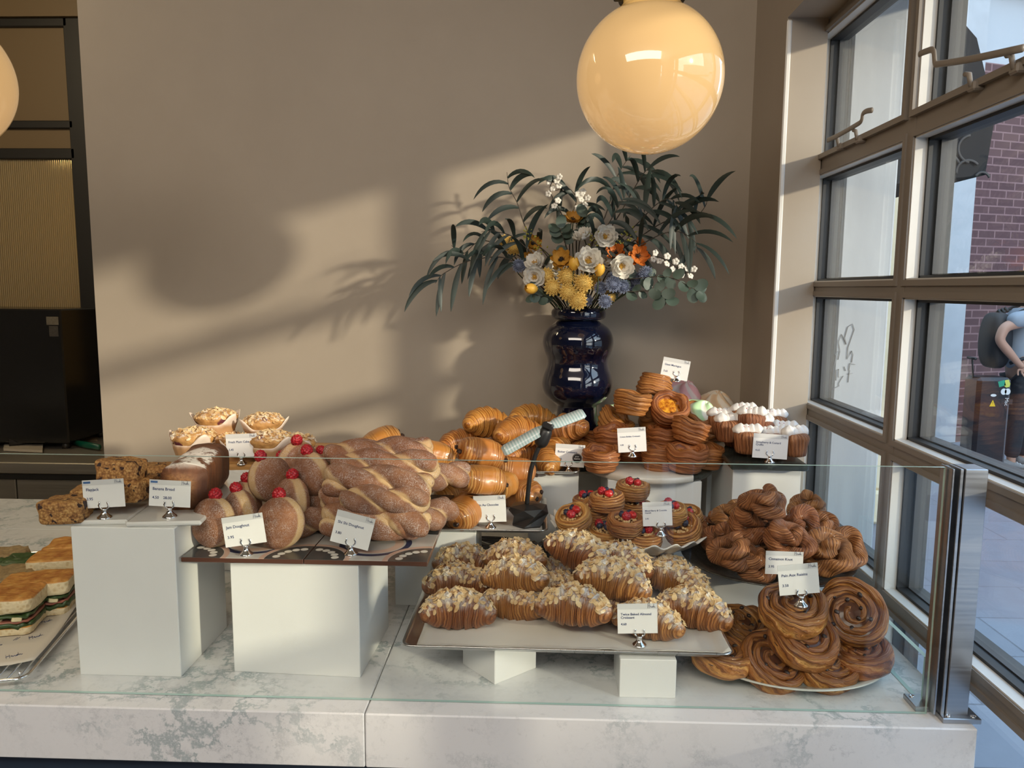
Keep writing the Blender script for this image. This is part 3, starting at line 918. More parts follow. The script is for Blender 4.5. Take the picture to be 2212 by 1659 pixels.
def cup_mb(R0=0.034, R1=0.045, H=0.052, depth=0.010, seed=0, m=56, layers=4, wob=0.16, spiral=0.13):
    """rolled strip of laminated dough baked in a round tin: side, rim and hollow"""
    mb = MB()
    prof = [(0.0, 0.0)]
    prof += [(R0 * f, 0.0) for f in (0.3, 0.6, 0.85)]
    N = 16
    for i in range(N + 1):
        t = i / N
        r = R0 + (R1 - R0) * (t ** 0.8) + 0.0018 * math.sin(t * PI * 2 * layers) + 0.003 * math.sin(t * PI)
        prof.append((r, H * t))
    rim = 0.0085
    for k in range(1, 7):
        a = PI * k / 6
        prof.append((R1 - rim + rim * math.cos(a), H + rim * 0.55 * math.sin(a)))
    prof += [(R1 - 2 * rim - 0.001, H - depth * 0.5), (R1 - 2 * rim - 0.004, H - depth), ((R1 - 2 * rim) * 0.5, H - depth), (0.0, H - depth)]
    rings = []
    for i, (r, z) in enumerate(prof):
        ring = []
        for j in range(m):
            th = 2 * PI * j / m
            sp = ((j / m) + 0.0) % 1.0
            seam = spiral * (sp - 0.5) * smooth(0.0, 0.06, sp) * smooth(0, 0.5, z / H)
            rr = r * (1 + seam + 0.03 * mnoise.noise(Vector((math.cos(th) * 1.6, math.sin(th) * 1.6, seed * 3.1))))
            zz = z * (1 + wob * mnoise.noise(Vector((math.cos(th) * 1.3 + 5, math.sin(th) * 1.3, seed * 2.3)))) if z > 0 else z
            q = Vector((rr * math.cos(th), rr * math.sin(th), zz))
            q += Vector((math.cos(th), math.sin(th), 0)) * (nz(q, 40, seed) * 0.0022 + nz(q, 110, seed) * 0.0008) * (1 if r > 0.01 else 0)
            ring.append(q)
        rings.append(ring)
    mb.loft(rings, (False, False))
    return mb

def disc_mb(R, z, seed=0, dome=0.002, m=28, amp=0.001):
    rings = []
    for f in (0.02, 0.3, 0.6, 0.85, 1.0):
        rings.append([Vector((R * f * math.cos(2 * PI * j / m), R * f * math.sin(2 * PI * j / m), z + dome * (1 - f * f) + nz((f * math.cos(2 * PI * j / m), f * math.sin(2 * PI * j / m), seed), 3) * amp)) for j in range(m)])
    rings = [[q - Vector((0, 0, 0.002)) for q in rings[-1]]] + rings[::-1]
    return MB().loft(rings, (False, True))

def crumbs_mb(R, z, n, size, seed=0, mb=None, ring=0.0):
    rg = random.Random(seed); mb = mb or MB()
    for _ in range(n):
        a = rg.uniform(0, 2 * PI); r = R * math.sqrt(rg.uniform(ring, 1))
        s = size * rg.uniform(0.6, 1.4)
        mb.ball((r * math.cos(a), r * math.sin(a), z + rg.uniform(0, size * 0.9)), (s, s * rg.uniform(.7, 1.1), s * rg.uniform(.6, .9)), 3, 5, 0, Euler((rg.random() * 3, rg.random() * 3, 0)).to_matrix())
    return mb

def rasp_mb(r=0.0085, seed=0):
    mb = MB(); n, m = 26, 36; rings = []
    pts = []
    for k in range(44):
        z = 1 - 2 * (k + 0.5) / 44; a = k * 2.39996
        pts.append(Vector((math.sqrt(1 - z * z) * math.cos(a), math.sqrt(1 - z * z) * math.sin(a), z)))
    for i in range(n + 1):
        t = min(max(PI * i / n, 0.04), PI - 0.04)
        ring = []
        for j in range(m):
            d = Vector((math.sin(t) * math.cos(2 * PI * j / m), math.sin(t) * math.sin(2 * PI * j / m), -math.cos(t)))
            b = max(p.dot(d) for p in pts)
            k = math.sqrt(max(0, 1 - min(1, (math.acos(min(1, b)) / 0.30)) ** 2))
            q = d * (r * (0.80 + 0.24 * k)); q.z *= 1.12 if q.z > 0 else 0.95
            ring.append(q)
        rings.append(ring)
    return mb.loft(rings)

def flakes_mb(base, n, size, seed=0, zmin=0.25, lift=0.0012, region=None, mb=None):
    """thin almond slices lying on the upward faces of a base mesh"""
    rg = random.Random(seed); mb = mb or MB()
    V = [Vector(v) for v in base.v]
    cand = []
    for f in base.f:
        if len(f) < 4: continue
        a, b, c, d = [V[i] for i in f]
        nn = (c - a).cross(d - b)
        ar = nn.length
        if ar < 1e-9: continue
        nn = nn / ar
        if nn.z < zmin: continue
        ctr = (a + b + c + d) / 4
        if region and not region(ctr): continue
        cand.append((ctr, nn, ar * max(0.1, nn.z)))
    tot = np.cumsum([c[2] for c in cand])
    for _ in range(n):
        k = int(np.searchsorted(tot, rg.uniform(0, tot[-1])))
        ctr, nn, _a = cand[min(k, len(cand) - 1)]
        nn = (nn + Vector((rg.uniform(-.45, .45), rg.uniform(-.45, .45), rg.uniform(-.1, .3)))).normalized()
        a = nn.orthogonal().normalized(); b = nn.cross(a)
        th = rg.uniform(0, 2 * PI); a, b = a * math.cos(th) + b * math.sin(th), b * math.cos(th) - a * math.sin(th)
        s = size * rg.uniform(0.75, 1.15); w = s * rg.uniform(0.52, 0.68)
        o = ctr + nn * lift * rg.uniform(0.6, 2.2)
        pts = []
        for t in range(8):
            an = 2 * PI * t / 8
            tip = 1.15 if t == 0 else 1.0
            pts.append(o + a * (s * math.cos(an) * tip) + b * (w * math.sin(an)) + nn * (0.0010 * math.cos(2 * an)))
        bot = [p - nn * 0.0009 for p in pts]
        mb.raw(pts + bot, [list(range(8)), list(range(15, 7, -1))] + [(i, i + 8, (i + 1) % 8 + 8, (i + 1) % 8) for i in range(8)], None, 0, False)
    return mb

def dough_mb(R=0.048, T=0.056, seed=0, n=22, m=44):
    mb = MB(); rings = []
    for i in range(n + 1):
        t = min(max(PI * i / n, 0.03), PI - 0.03)
        ring = []
        for j in range(m):
            a = 2 * PI * j / m
            s = math.sin(t) ** 0.72
            zc = -math.copysign(abs(math.cos(t)) ** 0.9, math.cos(t)) * T / 2
            pinch = 1 - 0.045 * math.exp(-(zc / 0.007) ** 2)
            q = Vector((R * s * math.cos(a) * pinch, R * s * math.sin(a) * pinch, zc))
            q *= 1 + 0.05 * nz(q, 14, seed) + 0.012 * nz(q, 70, seed)
            ring.append(q)
        rings.append(ring)
    return mb.loft(rings)

def twist_mb(L=0.19, seed=0, turns=2.3, hr=0.0118, sr=0.0222, n=72, m=22, bend=0.0):
    mb = MB(); rg = random.Random(seed)
    ph = rg.uniform(0, PI)
    cs = []
    for k in range(2):
        pts = []
        for i in range(n):
            t = i / (n - 1); x = (t - 0.5) * L
            a = ph + k * PI + t * turns * PI
            e = 1 - 0.35 * smooth(0.86, 1.0, abs(2 * t - 1))
            pts.append(Vector((x, math.cos(a) * hr * e * 1.1 + bend * (x * x * 4 / L / L), math.sin(a) * hr * e)))
        cs.append(pts)
    for k in range(2):
        pts = cs[k]; oth = cs[1 - k]
        fr = frames(pts); rings = []; uvs = []
        for i in range(n):
            t = i / (n - 1)
            r = sr * math.sqrt(max(0.03, 1 - abs(2 * t - 1) ** 7)) * (1 + 0.07 * math.sin(t * 9 + k * 2 + seed))
            a, b = fr[i]; ring = []
            for j in range(m):
                d = a * math.cos(2 * PI * j / m) + b * math.sin(2 * PI * j / m)
                q = pts[i] + d * r
                q += d * (nz(q, 32, seed) * 0.002)
                ring.append(q)
                dist = min((q - oth[ii]).length for ii in range(max(0, i - 6), min(n, i + 7), 2))
                uvs.append((1 - smooth(0.8 * sr, 1.75 * sr, dist), j / m))
            rings.append(ring)
        o = len(mb.v)
        mb.loft(rings)
        base = len(mb.f) - ((n - 1) * m + 2 * m)
        for fi in range(base, len(mb.f)):
            mb.uv[fi] = [uvs[i - o] if i - o < len(uvs) else (0.3, 0) for i in mb.f[fi]]
    zmin = min(v[2] for v in mb.v)
    mb.v = [(x, y, z - zmin) for x, y, z in mb.v]
    return mb

def knot_mb(seed=0, R=0.035, r=0.0145, twist=7.0, n=150, m=18):
    rg = random.Random(seed)
    pts = []
    off = rg.uniform(0, 6)
    turns = 1.72
    for i in range(n):
        t = i / (n - 1)
        a = off + t * turns * 2 * PI
        k = smooth(0.52, 0.95, t)
        rr = R * (1 - 0.78 * k) * (1 + 0.10 * math.sin(3 * a + seed))
        z = 0.012 + 0.026 * smooth(0.45, 0.75, t) + 0.006 * math.sin(2 * a)
        pts.append(Vector((rr * math.cos(a), rr * math.sin(a) * 0.92, z)))
    fr = frames(pts)
    rings = []
    for i in range(n):
        t = i / (n - 1)
        rad = r * (0.55 + 0.45 * smooth(0, 0.08, t)) * (0.62 + 0.38 * smooth(0, 0.12, 1 - t))
        a, b = fr[i]; ring = []
        for j in range(m):
            p = 2 * PI * j / m
            lobe = 1 + 0.20 * math.cos(2 * (p - t * twist * 2 * PI * 0.5)) + 0.05 * math.sin(5 * p + t * 40)
            q = pts[i] + (a * math.cos(p) + b * math.sin(p)) * rad * lobe
            q += (a * math.cos(p) + b * math.sin(p)) * nz(q, 60, seed) * 0.0015
            ring.append(q)
        rings.append(ring)
    mb = MB().loft(rings, uvscale=(6, 1))
    # shear v so the streaks wind with the twist
    k = 0
    for fi in range(len(mb.uv)):
        mb.uv[fi] = [(u, v + u * 0.55) for u, v in mb.uv[fi]]
    return mb

def swirl_mb(seed=0, R=0.068, H=0.043, turns=3.1, n=190):
    rg = random.Random(seed)
    pts = []; prof = []
    hh = []
    for i in range(n):
        t = i / (n - 1)
        a = t * turns * 2 * PI + seed
        r = 0.006 + (R - 0.012) * t ** 0.9
        z = 0.010 * (1 - t)
        pts.append(Vector((r * math.cos(a) * 1.03, r * math.sin(a) * 0.97, z)))
        hh.append(H * (0.80 + 0.2 * t) * (1 + 0.10 * mnoise.noise(Vector((math.cos(a) * 1.2, math.sin(a) * 1.2, seed + t)))))
    rings = []
    for i in range(n):
        tg = (pts[min(i + 1, n - 1)] - pts[max(0, i - 1)]); tg.z = 0; tg.normalize()
        nrm = Vector((tg.y, -tg.x, 0))
        t = i / (n - 1)
        w = 0.0066 * (0.75 + 0.45 * t) * (0.35 + 0.65 * smooth(0, 0.03, 1 - t))
        h = hh[i] * (0.5 + 0.5 * smooth(0, 0.03, 1 - t))
        ring = []
        M_ = 20
        for j in range(M_):
            p = 2 * PI * j / M_
            cx = math.copysign(abs(math.cos(p)) ** 0.7, math.cos(p)) * w
            cz = math.copysign(abs(math.sin(p)) ** 0.55, math.sin(p)) * h / 2
            bul = 1 + 0.22 * math.cos(PI * cz / h)
            q = pts[i] + nrm * cx * bul + Vector((0, 0, h / 2 + cz))
            q += nrm * (nz(q, 45, seed) * 0.0024 + nz(q, 120, seed) * 0.0009) + Vector((0, 0, nz(q, 30, seed + 5) * 0.0025))
            ring.append(q)
        rings.append(ring)
    return MB().loft(rings, uvscale=(6, 1)), pts

def cruffin_mb(seed=0, R=0.033, H=0.056, m=64):
    prof = [(0.0, 0.0), (0.6, 0.0), (0.86, 0.003), (0.93, 0.012), (0.97, 0.024), (1.03, 0.036), (1.06, 0.044), (1.0, 0.051), (0.86, 0.0555), (0.6, 0.058), (0.3, 0.057), (0.0, 0.056)]
    rings = []
    for r, z in prof:
        ring = []
        for j in range(m):
            th = 2 * PI * j / m
            fl = 1 + 0.035 * math.sin(th * 6 + seed + z * 30) * smooth(0, 0.03, z) + 0.03 * mnoise.noise(Vector((math.cos(th) * 2, math.sin(th) * 2, seed)))
            q = Vector((r * R * fl * math.cos(th), r * R * fl * math.sin(th), z * H / 0.056 * (1 + 0.06 * mnoise.noise(Vector((math.cos(th), math.sin(th), seed + 9))))))
            q += Vector((math.cos(th), math.sin(th), 0)) * nz(q, 60, seed) * 0.002
            ring.append(q)
        rings.append(ring)
    return MB().loft(rings, (False, False))

def cream_mb(seed=0, n=4, L=0.058, r=0.0155):
    mb = MB(); rg = random.Random(seed)
    for k in range(n):
        x = (k / (n - 1) - 0.5) * (L - r) if n > 1 else 0
        rings = []
        rr = r * rg.uniform(0.88, 1.08); tw = rg.uniform(1, 2)
        for i in range(10):
            t = i / 9
            z = -0.004 + rr * 1.5 * t
            rad = rr * (math.sin(PI * (0.30 + 0.70 * t)) ** 0.8 if t < 1 else 0) * 1.02 + 0.0004
            ring = []
            for j in range(20):
                th = 2 * PI * j / 20
                q = rad * (1 + 0.09 * math.cos(6 * th + tw * t * 3))
                ring.append(Vector((x + q * math.cos(th) + 0.004 * t * t, q * math.sin(th) + 0.002 * t, z)))
            rings.append(ring)
        mb.loft(rings)
    return mb

def meringue_mb(seed=0, R=0.052, H=0.058, lobes=4):
    rings = []
    for i in range(26):
        t = i / 25
        z = H * (1 - (1 - t) ** 1.25)
        rad = R * (max(0, math.cos(t * PI / 2)) ** 0.62) * (0.86 + 0.18 * math.sin(PI * min(1, t * 1.6))) + 0.0003
        ring = []
        for j in range(56):
            th = 2 * PI * j / 56
            w = 1 + 0.085 * math.sin(lobes * th + t * 7 + seed) + 0.05 * mnoise.noise(Vector((math.cos(th) * 1.5, math.sin(th) * 1.5, t * 2 + seed)))
            ring.append(Vector((rad * w * math.cos(th) + 0.010 * t, rad * w * math.sin(th), z + 0.003 * math.sin(lobes * th + t * 7 + seed))))
        rings.append(ring)
    return MB().loft(rings)
def m_mer(name, c1, c2, lobes=4, seed=0):
    g = G(name, 0.6)
    x, y, z = g.xyz(g.obj())
    th = g.m_('ARCTAN2', y, x)
    w = g.m_('MULTIPLY_ADD', g.m_('SINE', g.m_('MULTIPLY_ADD', th, float(lobes), g.m_('MULTIPLY_ADD', z, 150.0, g.m_('MULTIPLY', g.noise(g.obj(), 30, 3), 3.0)))), 0.5, 0.5)
    g.set('Base Color', g.mix(g.step(w, 0.3, 0.8), c1, c2))
    g.set('Subsurface Weight', 0.1); g.set('Subsurface Scale', 0.01)
    return g.m

def lumpy_box(lx, ly, lz, seed=0, n=12, amp=0.004, rnd_=0.25, freq=40):
    """rounded, uneven slab"""
    mb = MB()
    rings = []
    nr, m = 20, 44
    for i in range(nr + 1):
        t = min(max(PI * i / nr, 0.02), PI - 0.02)
        ring = []
        for j in range(m):
            a = 2 * PI * j / m
            e = rnd_
            def sp(v, k): return math.copysign(abs(v) ** k, v)
            x = sp(math.cos(a), e) * sp(math.sin(t), e * 0.8) ; y = sp(math.sin(a), e) * sp(math.sin(t), e * 0.8); z = -sp(math.cos(t), e)
            q = Vector((x * lx / 2, y * ly / 2, z * lz / 2 + lz / 2))
            d = amp * nz(q, freq, seed) + amp * 0.5 * nz(q, freq * 2.4, seed)
            q += Vector((x, y, max(z, -0.2))) * d
            ring.append(q)
        rings.append(ring)
    return mb.loft(rings)
# ================================================================ blocks, trays, boards, plates
def Pxy(px, py, y): return aty(px, py, y)
def deg(*a): return Euler([math.radians(v) for v in a]).to_matrix()

ZS1, ZT, ZB3 = 1.2065, 1.1415, 1.197
ZA, ZPC, ZBC, ZBR, ZMR, ZCF = 0.990, 1.0895, 1.150, 1.160, 1.200, 1.205
ZD, ZK, ZR = 1.042, 1.042, ZC + 0.0006
BOWL = (0.214, 1.697); KP = (0.492, 1.587); RP = (0.478, 1.387); RPX, RPY = 0.178, 0.148
block(-0.729, 1.384, 0.186, 0.205, 0.277, 0.0, 'tall white block under the flapjack and banana bread slabs')
block(-0.426, 1.405, 0.236, 0.21, 0.212, -0.05, 'broad white block under the patterned doughnut tiles')
block(-0.220, 1.70, 0.18, 0.17, 0.1693, 0.0, 'white block under the pain au chocolat tray')
block(-0.065, 1.350, 0.098, 0.098, 0.0698, 0.72, 'small white block turned cornerwise under the almond croissant tray')
block(0.196, 1.298, 0.097, 0.097, 0.0698, 0.0, 'small square white block under the window end of the almond croissant tray')
block(-0.68, 1.90, 0.26, 0.2, ZB3 - 0.0202 - ZC, 0.0, 'white block under the wooden plum cake board')
block(0.045, 2.01, 0.13, 0.15, ZBC - 0.0002 - ZC, 0.0, 'white block under the butter croissant tray')
block(0.298, 1.985, 0.235, 0.20, ZBR - 0.0167 - ZC, 0.0, 'wide white block under the round marble board of cup pastries')
block(0.565, 1.96, 0.165, 0.22, ZCF - 0.0162 - ZC, 0.0, 'white block under the dark stone board of cruffins')
block(0.214, 1.752, 0.15, 0.12, ZD - 0.0008 - ZC, 0.0, 'white block under the scalloped bowl of berry danishes')
block(0.43, 1.65, 0.17, 0.15, ZK - 0.0002 - ZC, 0.0, 'white block under the dark plate of cinnamon knots')
block(0.32, 2.245, 0.15, 0.15, ZMR - 0.0147 - ZC, 0.0, 'white block under the grey marble meringue board')
block(0.545, 2.235, 0.11, 0.15, ZMR - 0.0122 - ZC, 0.0, 'white block under the small pale meringue board')

# porcelain slabs
M_porc = plain('white_porcelain', (0.72, 0.71, 0.68), 0.12, coat=0.4)
def porc(cx, cy, w, d, rz, label):
    m = MB().box((-w / 2, -d / 2, 0), (w / 2, d / 2, 0.009), bevel=0.003)
    o = add('porcelain_slab', m.mesh('porcelain_slab', M_porc), (cx, cy, ZS1 - 0.009), (0, 0, rz))
    return setp(o, label, 'serving slab', 'white porcelain serving slabs')
porc(-0.820, 1.465, 0.140, 0.36, 0.13, 'flat white porcelain slab carrying the oat flapjacks')
porc(-0.684, 1.482, 0.130, 0.39, 0.13, 'flat white porcelain slab carrying the banana bread loaf')

# patterned tiles
def m_tile():
    g = G('patterned_tile_glaze', 0.22, coat=0.3)
    o = g.obj(); x, y, z = g.xyz(o)
    col = (0.52, 0.49, 0.46)
    c = g.mix(0.0, col, col)
    def circ(cx, cy): 
        return g.m_('SQRT', g.m_('ADD', g.m_('POWER', g.m_('SUBTRACT', x, cx), 2.0), g.m_('POWER', g.m_('SUBTRACT', y, cy), 2.0)))
    def band(d, r, w): return g.m_('SUBTRACT', 1.0, g.step(g.m_('ABSOLUTE', g.m_('SUBTRACT', d, r)), w * 0.5, w * 0.5 + 0.0012))
    def inside(d, r): return g.m_('SUBTRACT', 1.0, g.step(d, r, r + 0.0012))
    d0 = circ(0.0, -0.02)
    c = g.mix(inside(d0, 0.052), c, (0.60, 0.42, 0.34))
    c = g.mix(inside(d0, 0.036), c, (0.50, 0.47, 0.45))
    c = g.mix(band(d0, 0.062, 0.010), c, (0.028, 0.036, 0.085))
    for sx in (-1, 1):
        d1 = circ(sx * 0.104, -0.104)
        c = g.mix(inside(d1, 0.064), c, (0.055, 0.058, 0.06))
        c = g.mix(band(d1, 0.070, 0.008), c, (0.58, 0.38, 0.30))
        for a in range(5):
            t = PI / 2 * (a + 0.5) / 5
            dd = circ(sx * (0.104 - 0.047 * math.cos(t)), -0.104 + 0.047 * math.sin(t))
            c = g.mix(inside(dd, 0.0062), c, (0.74, 0.70, 0.64))
        d2 = circ(sx * 0.104, 0.104)
        c = g.mix(inside(d2, 0.064), c, (0.055, 0.058, 0.06))
    c = g.mix(g.step(z, 0.0085, 0.0088), (0.10, 0.042, 0.028), c)
    g.set('Base Color', c)
    return g.m
M_tile = m_tile()
for cx, cy, lab in ((-0.521, 1.4005, 'patterned brown-edged tile under the jam doughnuts, at the glass'), (-0.300, 1.4005, 'patterned brown-edged tile under the twisted doughnuts, at the glass'),
                    (-0.521, 1.6215, 'patterned brown-edged tile under the jam doughnuts, wall side'), (-0.300, 1.6215, 'patterned brown-edged tile under the twisted doughnuts, wall side')):
    o = add('patterned_tile', MB().box((-0.1100, -0.1100, 0), (0.1100, 0.1100, 0.0092), bevel=0.0012).mesh('patterned_tile', M_tile), (cx, cy, ZT - 0.0092))
    setp(o, lab, 'tile', 'patterned tiles under the doughnuts')

# wooden board
def m_wood():
    g = G('honey_wood', 0.45)
    n = g.noise(g.vm('MULTIPLY', g.obj(), (4, 60, 60)), 1.0, 4)
    g.set('Base Color', g.ramp(n, [(0.3, (0.40, 0.19, 0.06)), (0.7, (0.60, 0.34, 0.12))]))
    return g.m
setp(add('wooden_board', MB().box((-0.17, -0.14, 0), (0.17, 0.14, 0.020), bevel=0.005).mesh('wooden_board', m_wood()), (-0.675, 1.905, ZB3 - 0.020)), 'honey-coloured wooden board under the plum cakes', 'board')

# sheet trays with paper
M_paper = plain('baking_parchment', (0.66, 0.63, 0.58), 0.6, var=0.06, bscale=25)
def tray(name, cx, cy, w, d, z, rz, label, lip=0.014, paper=None, flare=0.016, cat='tray'):
    m = MB(); t = 0.0012
    def rr(hw, hd, r, zz, n=6):
        out = []
        for sx, sy, a0 in ((1, 1, 0), (-1, 1, PI / 2), (-1, -1, PI), (1, -1, 1.5 * PI)):
            for k in range(n + 1):
                a = a0 + PI / 2 * k / n
                out.append(Vector((sx * (hw - r) + r * math.cos(a), sy * (hd - r) + r * math.sin(a), zz)))
        return out
    rings = [rr(w / 2 - flare - 0.05, d / 2 - flare - 0.05, 0.004, t), rr(w / 2 - flare, d / 2 - flare, 0.012, t), rr(w / 2 - flare * 0.5, d / 2 - flare * 0.5, 0.016, t + lip * 0.6), rr(w / 2, d / 2, 0.018, t + lip),
             rr(w / 2 + 0.0025, d / 2 + 0.0025, 0.019, lip - 0.001), rr(w / 2 - flare * 0.5, d / 2 - flare * 0.5, 0.016, lip * 0.5), rr(w / 2 - flare, d / 2 - flare, 0.012, 0), rr(w / 2 - flare - 0.05, d / 2 - flare - 0.05, 0.004, 0)]
    m.loft(rings)
    o = add(name, m.mesh(name, M_traysteel), (cx, cy, z), (0, 0, rz))
    setp(o, label, cat)
    if paper:
        px0, px1, py0, py1 = paper
        ps = []; nx, ny = 40, 24
        for i in range(nx + 1):
            row = []
            for j in range(ny + 1):
                u, v = i / nx, j / ny
                x = px0 + (px1 - px0) * u + 0.004 * mnoise.noise(Vector((v * 4, u, 2.0)))
                y = py0 + (py1 - py0) * v + 0.005 * mnoise.noise(Vector((u * 5, v, 0.3)))
                e = min(u, 1 - u, v, 1 - v)
                zz = t + 0.0012 + 0.0025 * max(0, mnoise.noise(Vector((u * 9, v * 7, 1.2)))) * (1 - smooth(0, 0.12, e)) * 3
                ax = max(abs(x) - (w / 2 - flare), 0); ay = max(abs(y) - (d / 2 - flare), 0)
                zz += lip / flare * max(ax, ay) * 1.15
                row.append(Vector((x, y, zz)))
            ps.append(row)
        mm = MB().loft(ps, open_ring=True)
        pm = mm.mesh('parchment', M_paper)
        po_ = add('baking_parchment', pm, (cx, cy, z), (0, 0, rz))
        so = po_.modifiers.new('thickness', 'SOLIDIFY'); so.thickness = 0.0004; so.offset = 1
        setp(po_, 'pale baking parchment lining ' + ('the almond croissant tray' if name == 'baking_tray' and cx > 0 else 'the pain au chocolat tray'), 'baking paper')
    return o
tray('baking_tray', 0.056, 1.447, 0.572, 0.392, ZA, -0.01, 'wide steel baking tray holding the almond croissants', paper=(-0.262, 0.284, -0.188, 0.178))
tray('baking_tray', -0.235, 1.742, 0.52, 0.27, ZPC, 0.0, 'steel baking tray holding the pains au chocolat', lip=0.010, flare=0.012, paper=(-0.240, 0.250, -0.122, 0.12))
tray('baking_tray', -0.045, 2.02, 0.31, 0.235, ZBC, 0.0, 'small steel baking tray holding the butter croissants', lip=0.009, flare=0.012)

# round marble boards
def m_two_marble():
    g = G('two_tone_marble', 0.2)
    o = g.obj(); x, y, z = g.xyz(o)
    w = g.noise(g.vm('MULTIPLY', o, (6, 22, 10)), 1.0, 6, 0.65)
    white = g.ramp(w, [(0.3, (0.66, 0.58, 0.48)), (0.7, (0.80, 0.76, 0.68))])
    green = g.ramp(w, [(0.35, (0.008, 0.014, 0.013)), (0.62, (0.03, 0.045, 0.04)), (0.75, (0.16, 0.19, 0.18))])
    g.set('Base Color', g.mix(g.step(x, 0.094, 0.095), white, green))
    return g.m
def m_green_marble(name='dark_green_marble'):
    g = G(name, 0.22)
    w = g.noise(g.vm('MULTIPLY', g.obj(), (24, 24, 24)), 1.0, 7, 0.7)
    g.set('Base Color', g.ramp(w, [(0.35, (0.012, 0.016, 0.014)), (0.58, (0.035, 0.045, 0.040)), (0.72, (0.13, 0.15, 0.13))]))
    return g.m
def disc(name, x, y, z, r, t, mat, label, cat):
    m = MB().lathe([(0.0001, 0), (r * 0.5, 0), (r - 0.004, 0), (r, 0.004), (r, t - 0.003), (r - 0.003, t), (r * 0.5, t), (0.0001, t)], 72)
    return setp(add(name, m.mesh(name, mat), (x, y, z)), label, cat)
disc('marble_board', 0.298, 2.015, ZBR - 0.0165, 0.168, 0.0165, m_two_marble(), 'round cream and dark green marble board under the cup pastries', 'board')
g = G('grey_marble', 0.25); w_ = g.noise(g.obj(), 16, 6, 0.7)
g.set('Base Color', g.ramp(w_, [(0.35, (0.17, 0.16, 0.145)), (0.65, (0.34, 0.32, 0.29))]))
disc('marble_board', 0.322, 2.236, ZMR - 0.0145, 0.156, 0.0145, g.m, 'round grey marble board under the meringues', 'board')
m = MB().box((-0.0925, -0.137, 0), (0.0925, 0.137, 0.016), bevel=0.004)
setp(add('stone_board', m.mesh('stone_board', m_green_marble()), (0.566, 1.955, ZCF - 0.016), (0, 0, -0.03)), 'rectangular dark green marble board under the cruffins', 'board')

# scalloped bowl
M_ceramic = plain('cream_glazed_ceramic', (0.78, 0.74, 0.67), 0.14, coat=0.5)
m = MB(); R_ = 0.181; rings = []
prof = [(0.0, 0.0), (0.05, 0.0), (0.088, 0.0), (0.094, 0.006), (0.118, 0.012), (0.148, 0.026), (0.168, 0.040), (0.180, 0.0485), (0.1815, 0.0505), (0.180, 0.0520), (0.166, 0.0445), (0.146, 0.031), (0.116, 0.018), (0.092, 0.012), (0.05, 0.011), (0.0, 0.011)]
for r, z in prof:
    ring = []
    for j in range(160):
        th = 2 * PI * j / 160
        k = smooth(0.10, 0.18, r)
        ru = math.sin(24 * th)
        ring.append(Vector((r * (1 + 0.02 * k * ru) * math.cos(th), r * (1 + 0.02 * k * ru) * math.sin(th), z + 0.0055 * k * ru)))
    rings.append(ring)
m.loft(rings, (False, False))
o = setp(add('scalloped_bowl', m.mesh('scalloped_bowl', M_ceramic), (BOWL[0], BOWL[1], ZD), deg(-1.0, 1.5, 5)), 'cream ceramic serving bowl with a wavy scalloped rim, under the berry danishes', 'bowl')

# dark plate
def m_patina():
    g = G('dark_hammered_metal', 0.32, 0.85, (0.10, 0.10, 0.10))
    n = g.noise(g.obj(), 46, 5, 0.7); v = g.vor(g.obj(), 210)
    g.set('Base Color', g.ramp(n, [(0.3, (0.045, 0.045, 0.045)), (0.55, (0.11, 0.11, 0.105)), (0.75, (0.24, 0.235, 0.22))]))
    g.bump(g.m_('ADD', n, g.m_('MULTIPLY', v, 0.6)), 0.5, 0.002)
    return g.m
m = MB().lathe([(0.0001, 0), (0.10, 0), (0.135, 0.001), (0.150, 0.010), (0.176, 0.016), (0.1785, 0.0178), (0.176, 0.0195), (0.149, 0.0135), (0.134, 0.0045), (0.10, 0.0032), (0.0001, 0.0032)], 80)
setp(add('metal_plate', m.mesh('metal_plate', m_patina()), (KP[0], KP[1], ZK)), 'round dark hammered metal plate under the cinnamon knots', 'plate')

# celadon oval platter
def m_celadon():
    g = G('pale_celadon_glaze', 0.18, coat=0.4)
    n = g.noise(g.obj(), 25, 4)
    r = g.xyz(g.obj())[2]
    c = g.mix(n, (0.36, 0.41, 0.37), (0.44, 0.48, 0.43))
    g.set('Base Color', g.mix(g.step(r, 0.0205, 0.0225), c, (0.62, 0.63, 0.57)))
    return g.m
m = MB(); rings = []
for r, z in [(0.0, 0.0), (0.5, 0.0), (0.66, 0.0), (0.70, 0.004), (0.86, 0.013), (0.98, 0.0225), (1.0, 0.0245), (0.985, 0.026), (0.85, 0.0175), (0.70, 0.0095), (0.5, 0.0065), (0.0, 0.006)]:
    rings.append([Vector((RPX * r * math.cos(2 * PI * j / 96) * (1 + 0.015 * math.sin(3 * 2 * PI * j / 96 + 1)), RPY * r * math.sin(2 * PI * j / 96), z)) for j in range(96)])
m.loft(rings, (False, False))
setp(add('oval_platter', m.mesh('oval_platter', m_celadon()), (RP[0], RP[1], ZR)), 'pale green glazed oval platter under the raisin swirls', 'plate')

setp(add('wooden_board', MB().box((-0.075, -0.13, 0), (0.075, 0.13, 0.012), bevel=0.004).mesh('wooden_board', bpy.data.materials['honey_wood']), (0.555, 2.25, ZMR - 0.012)), 'small pale wooden board under the meringues behind the cruffins', 'board')
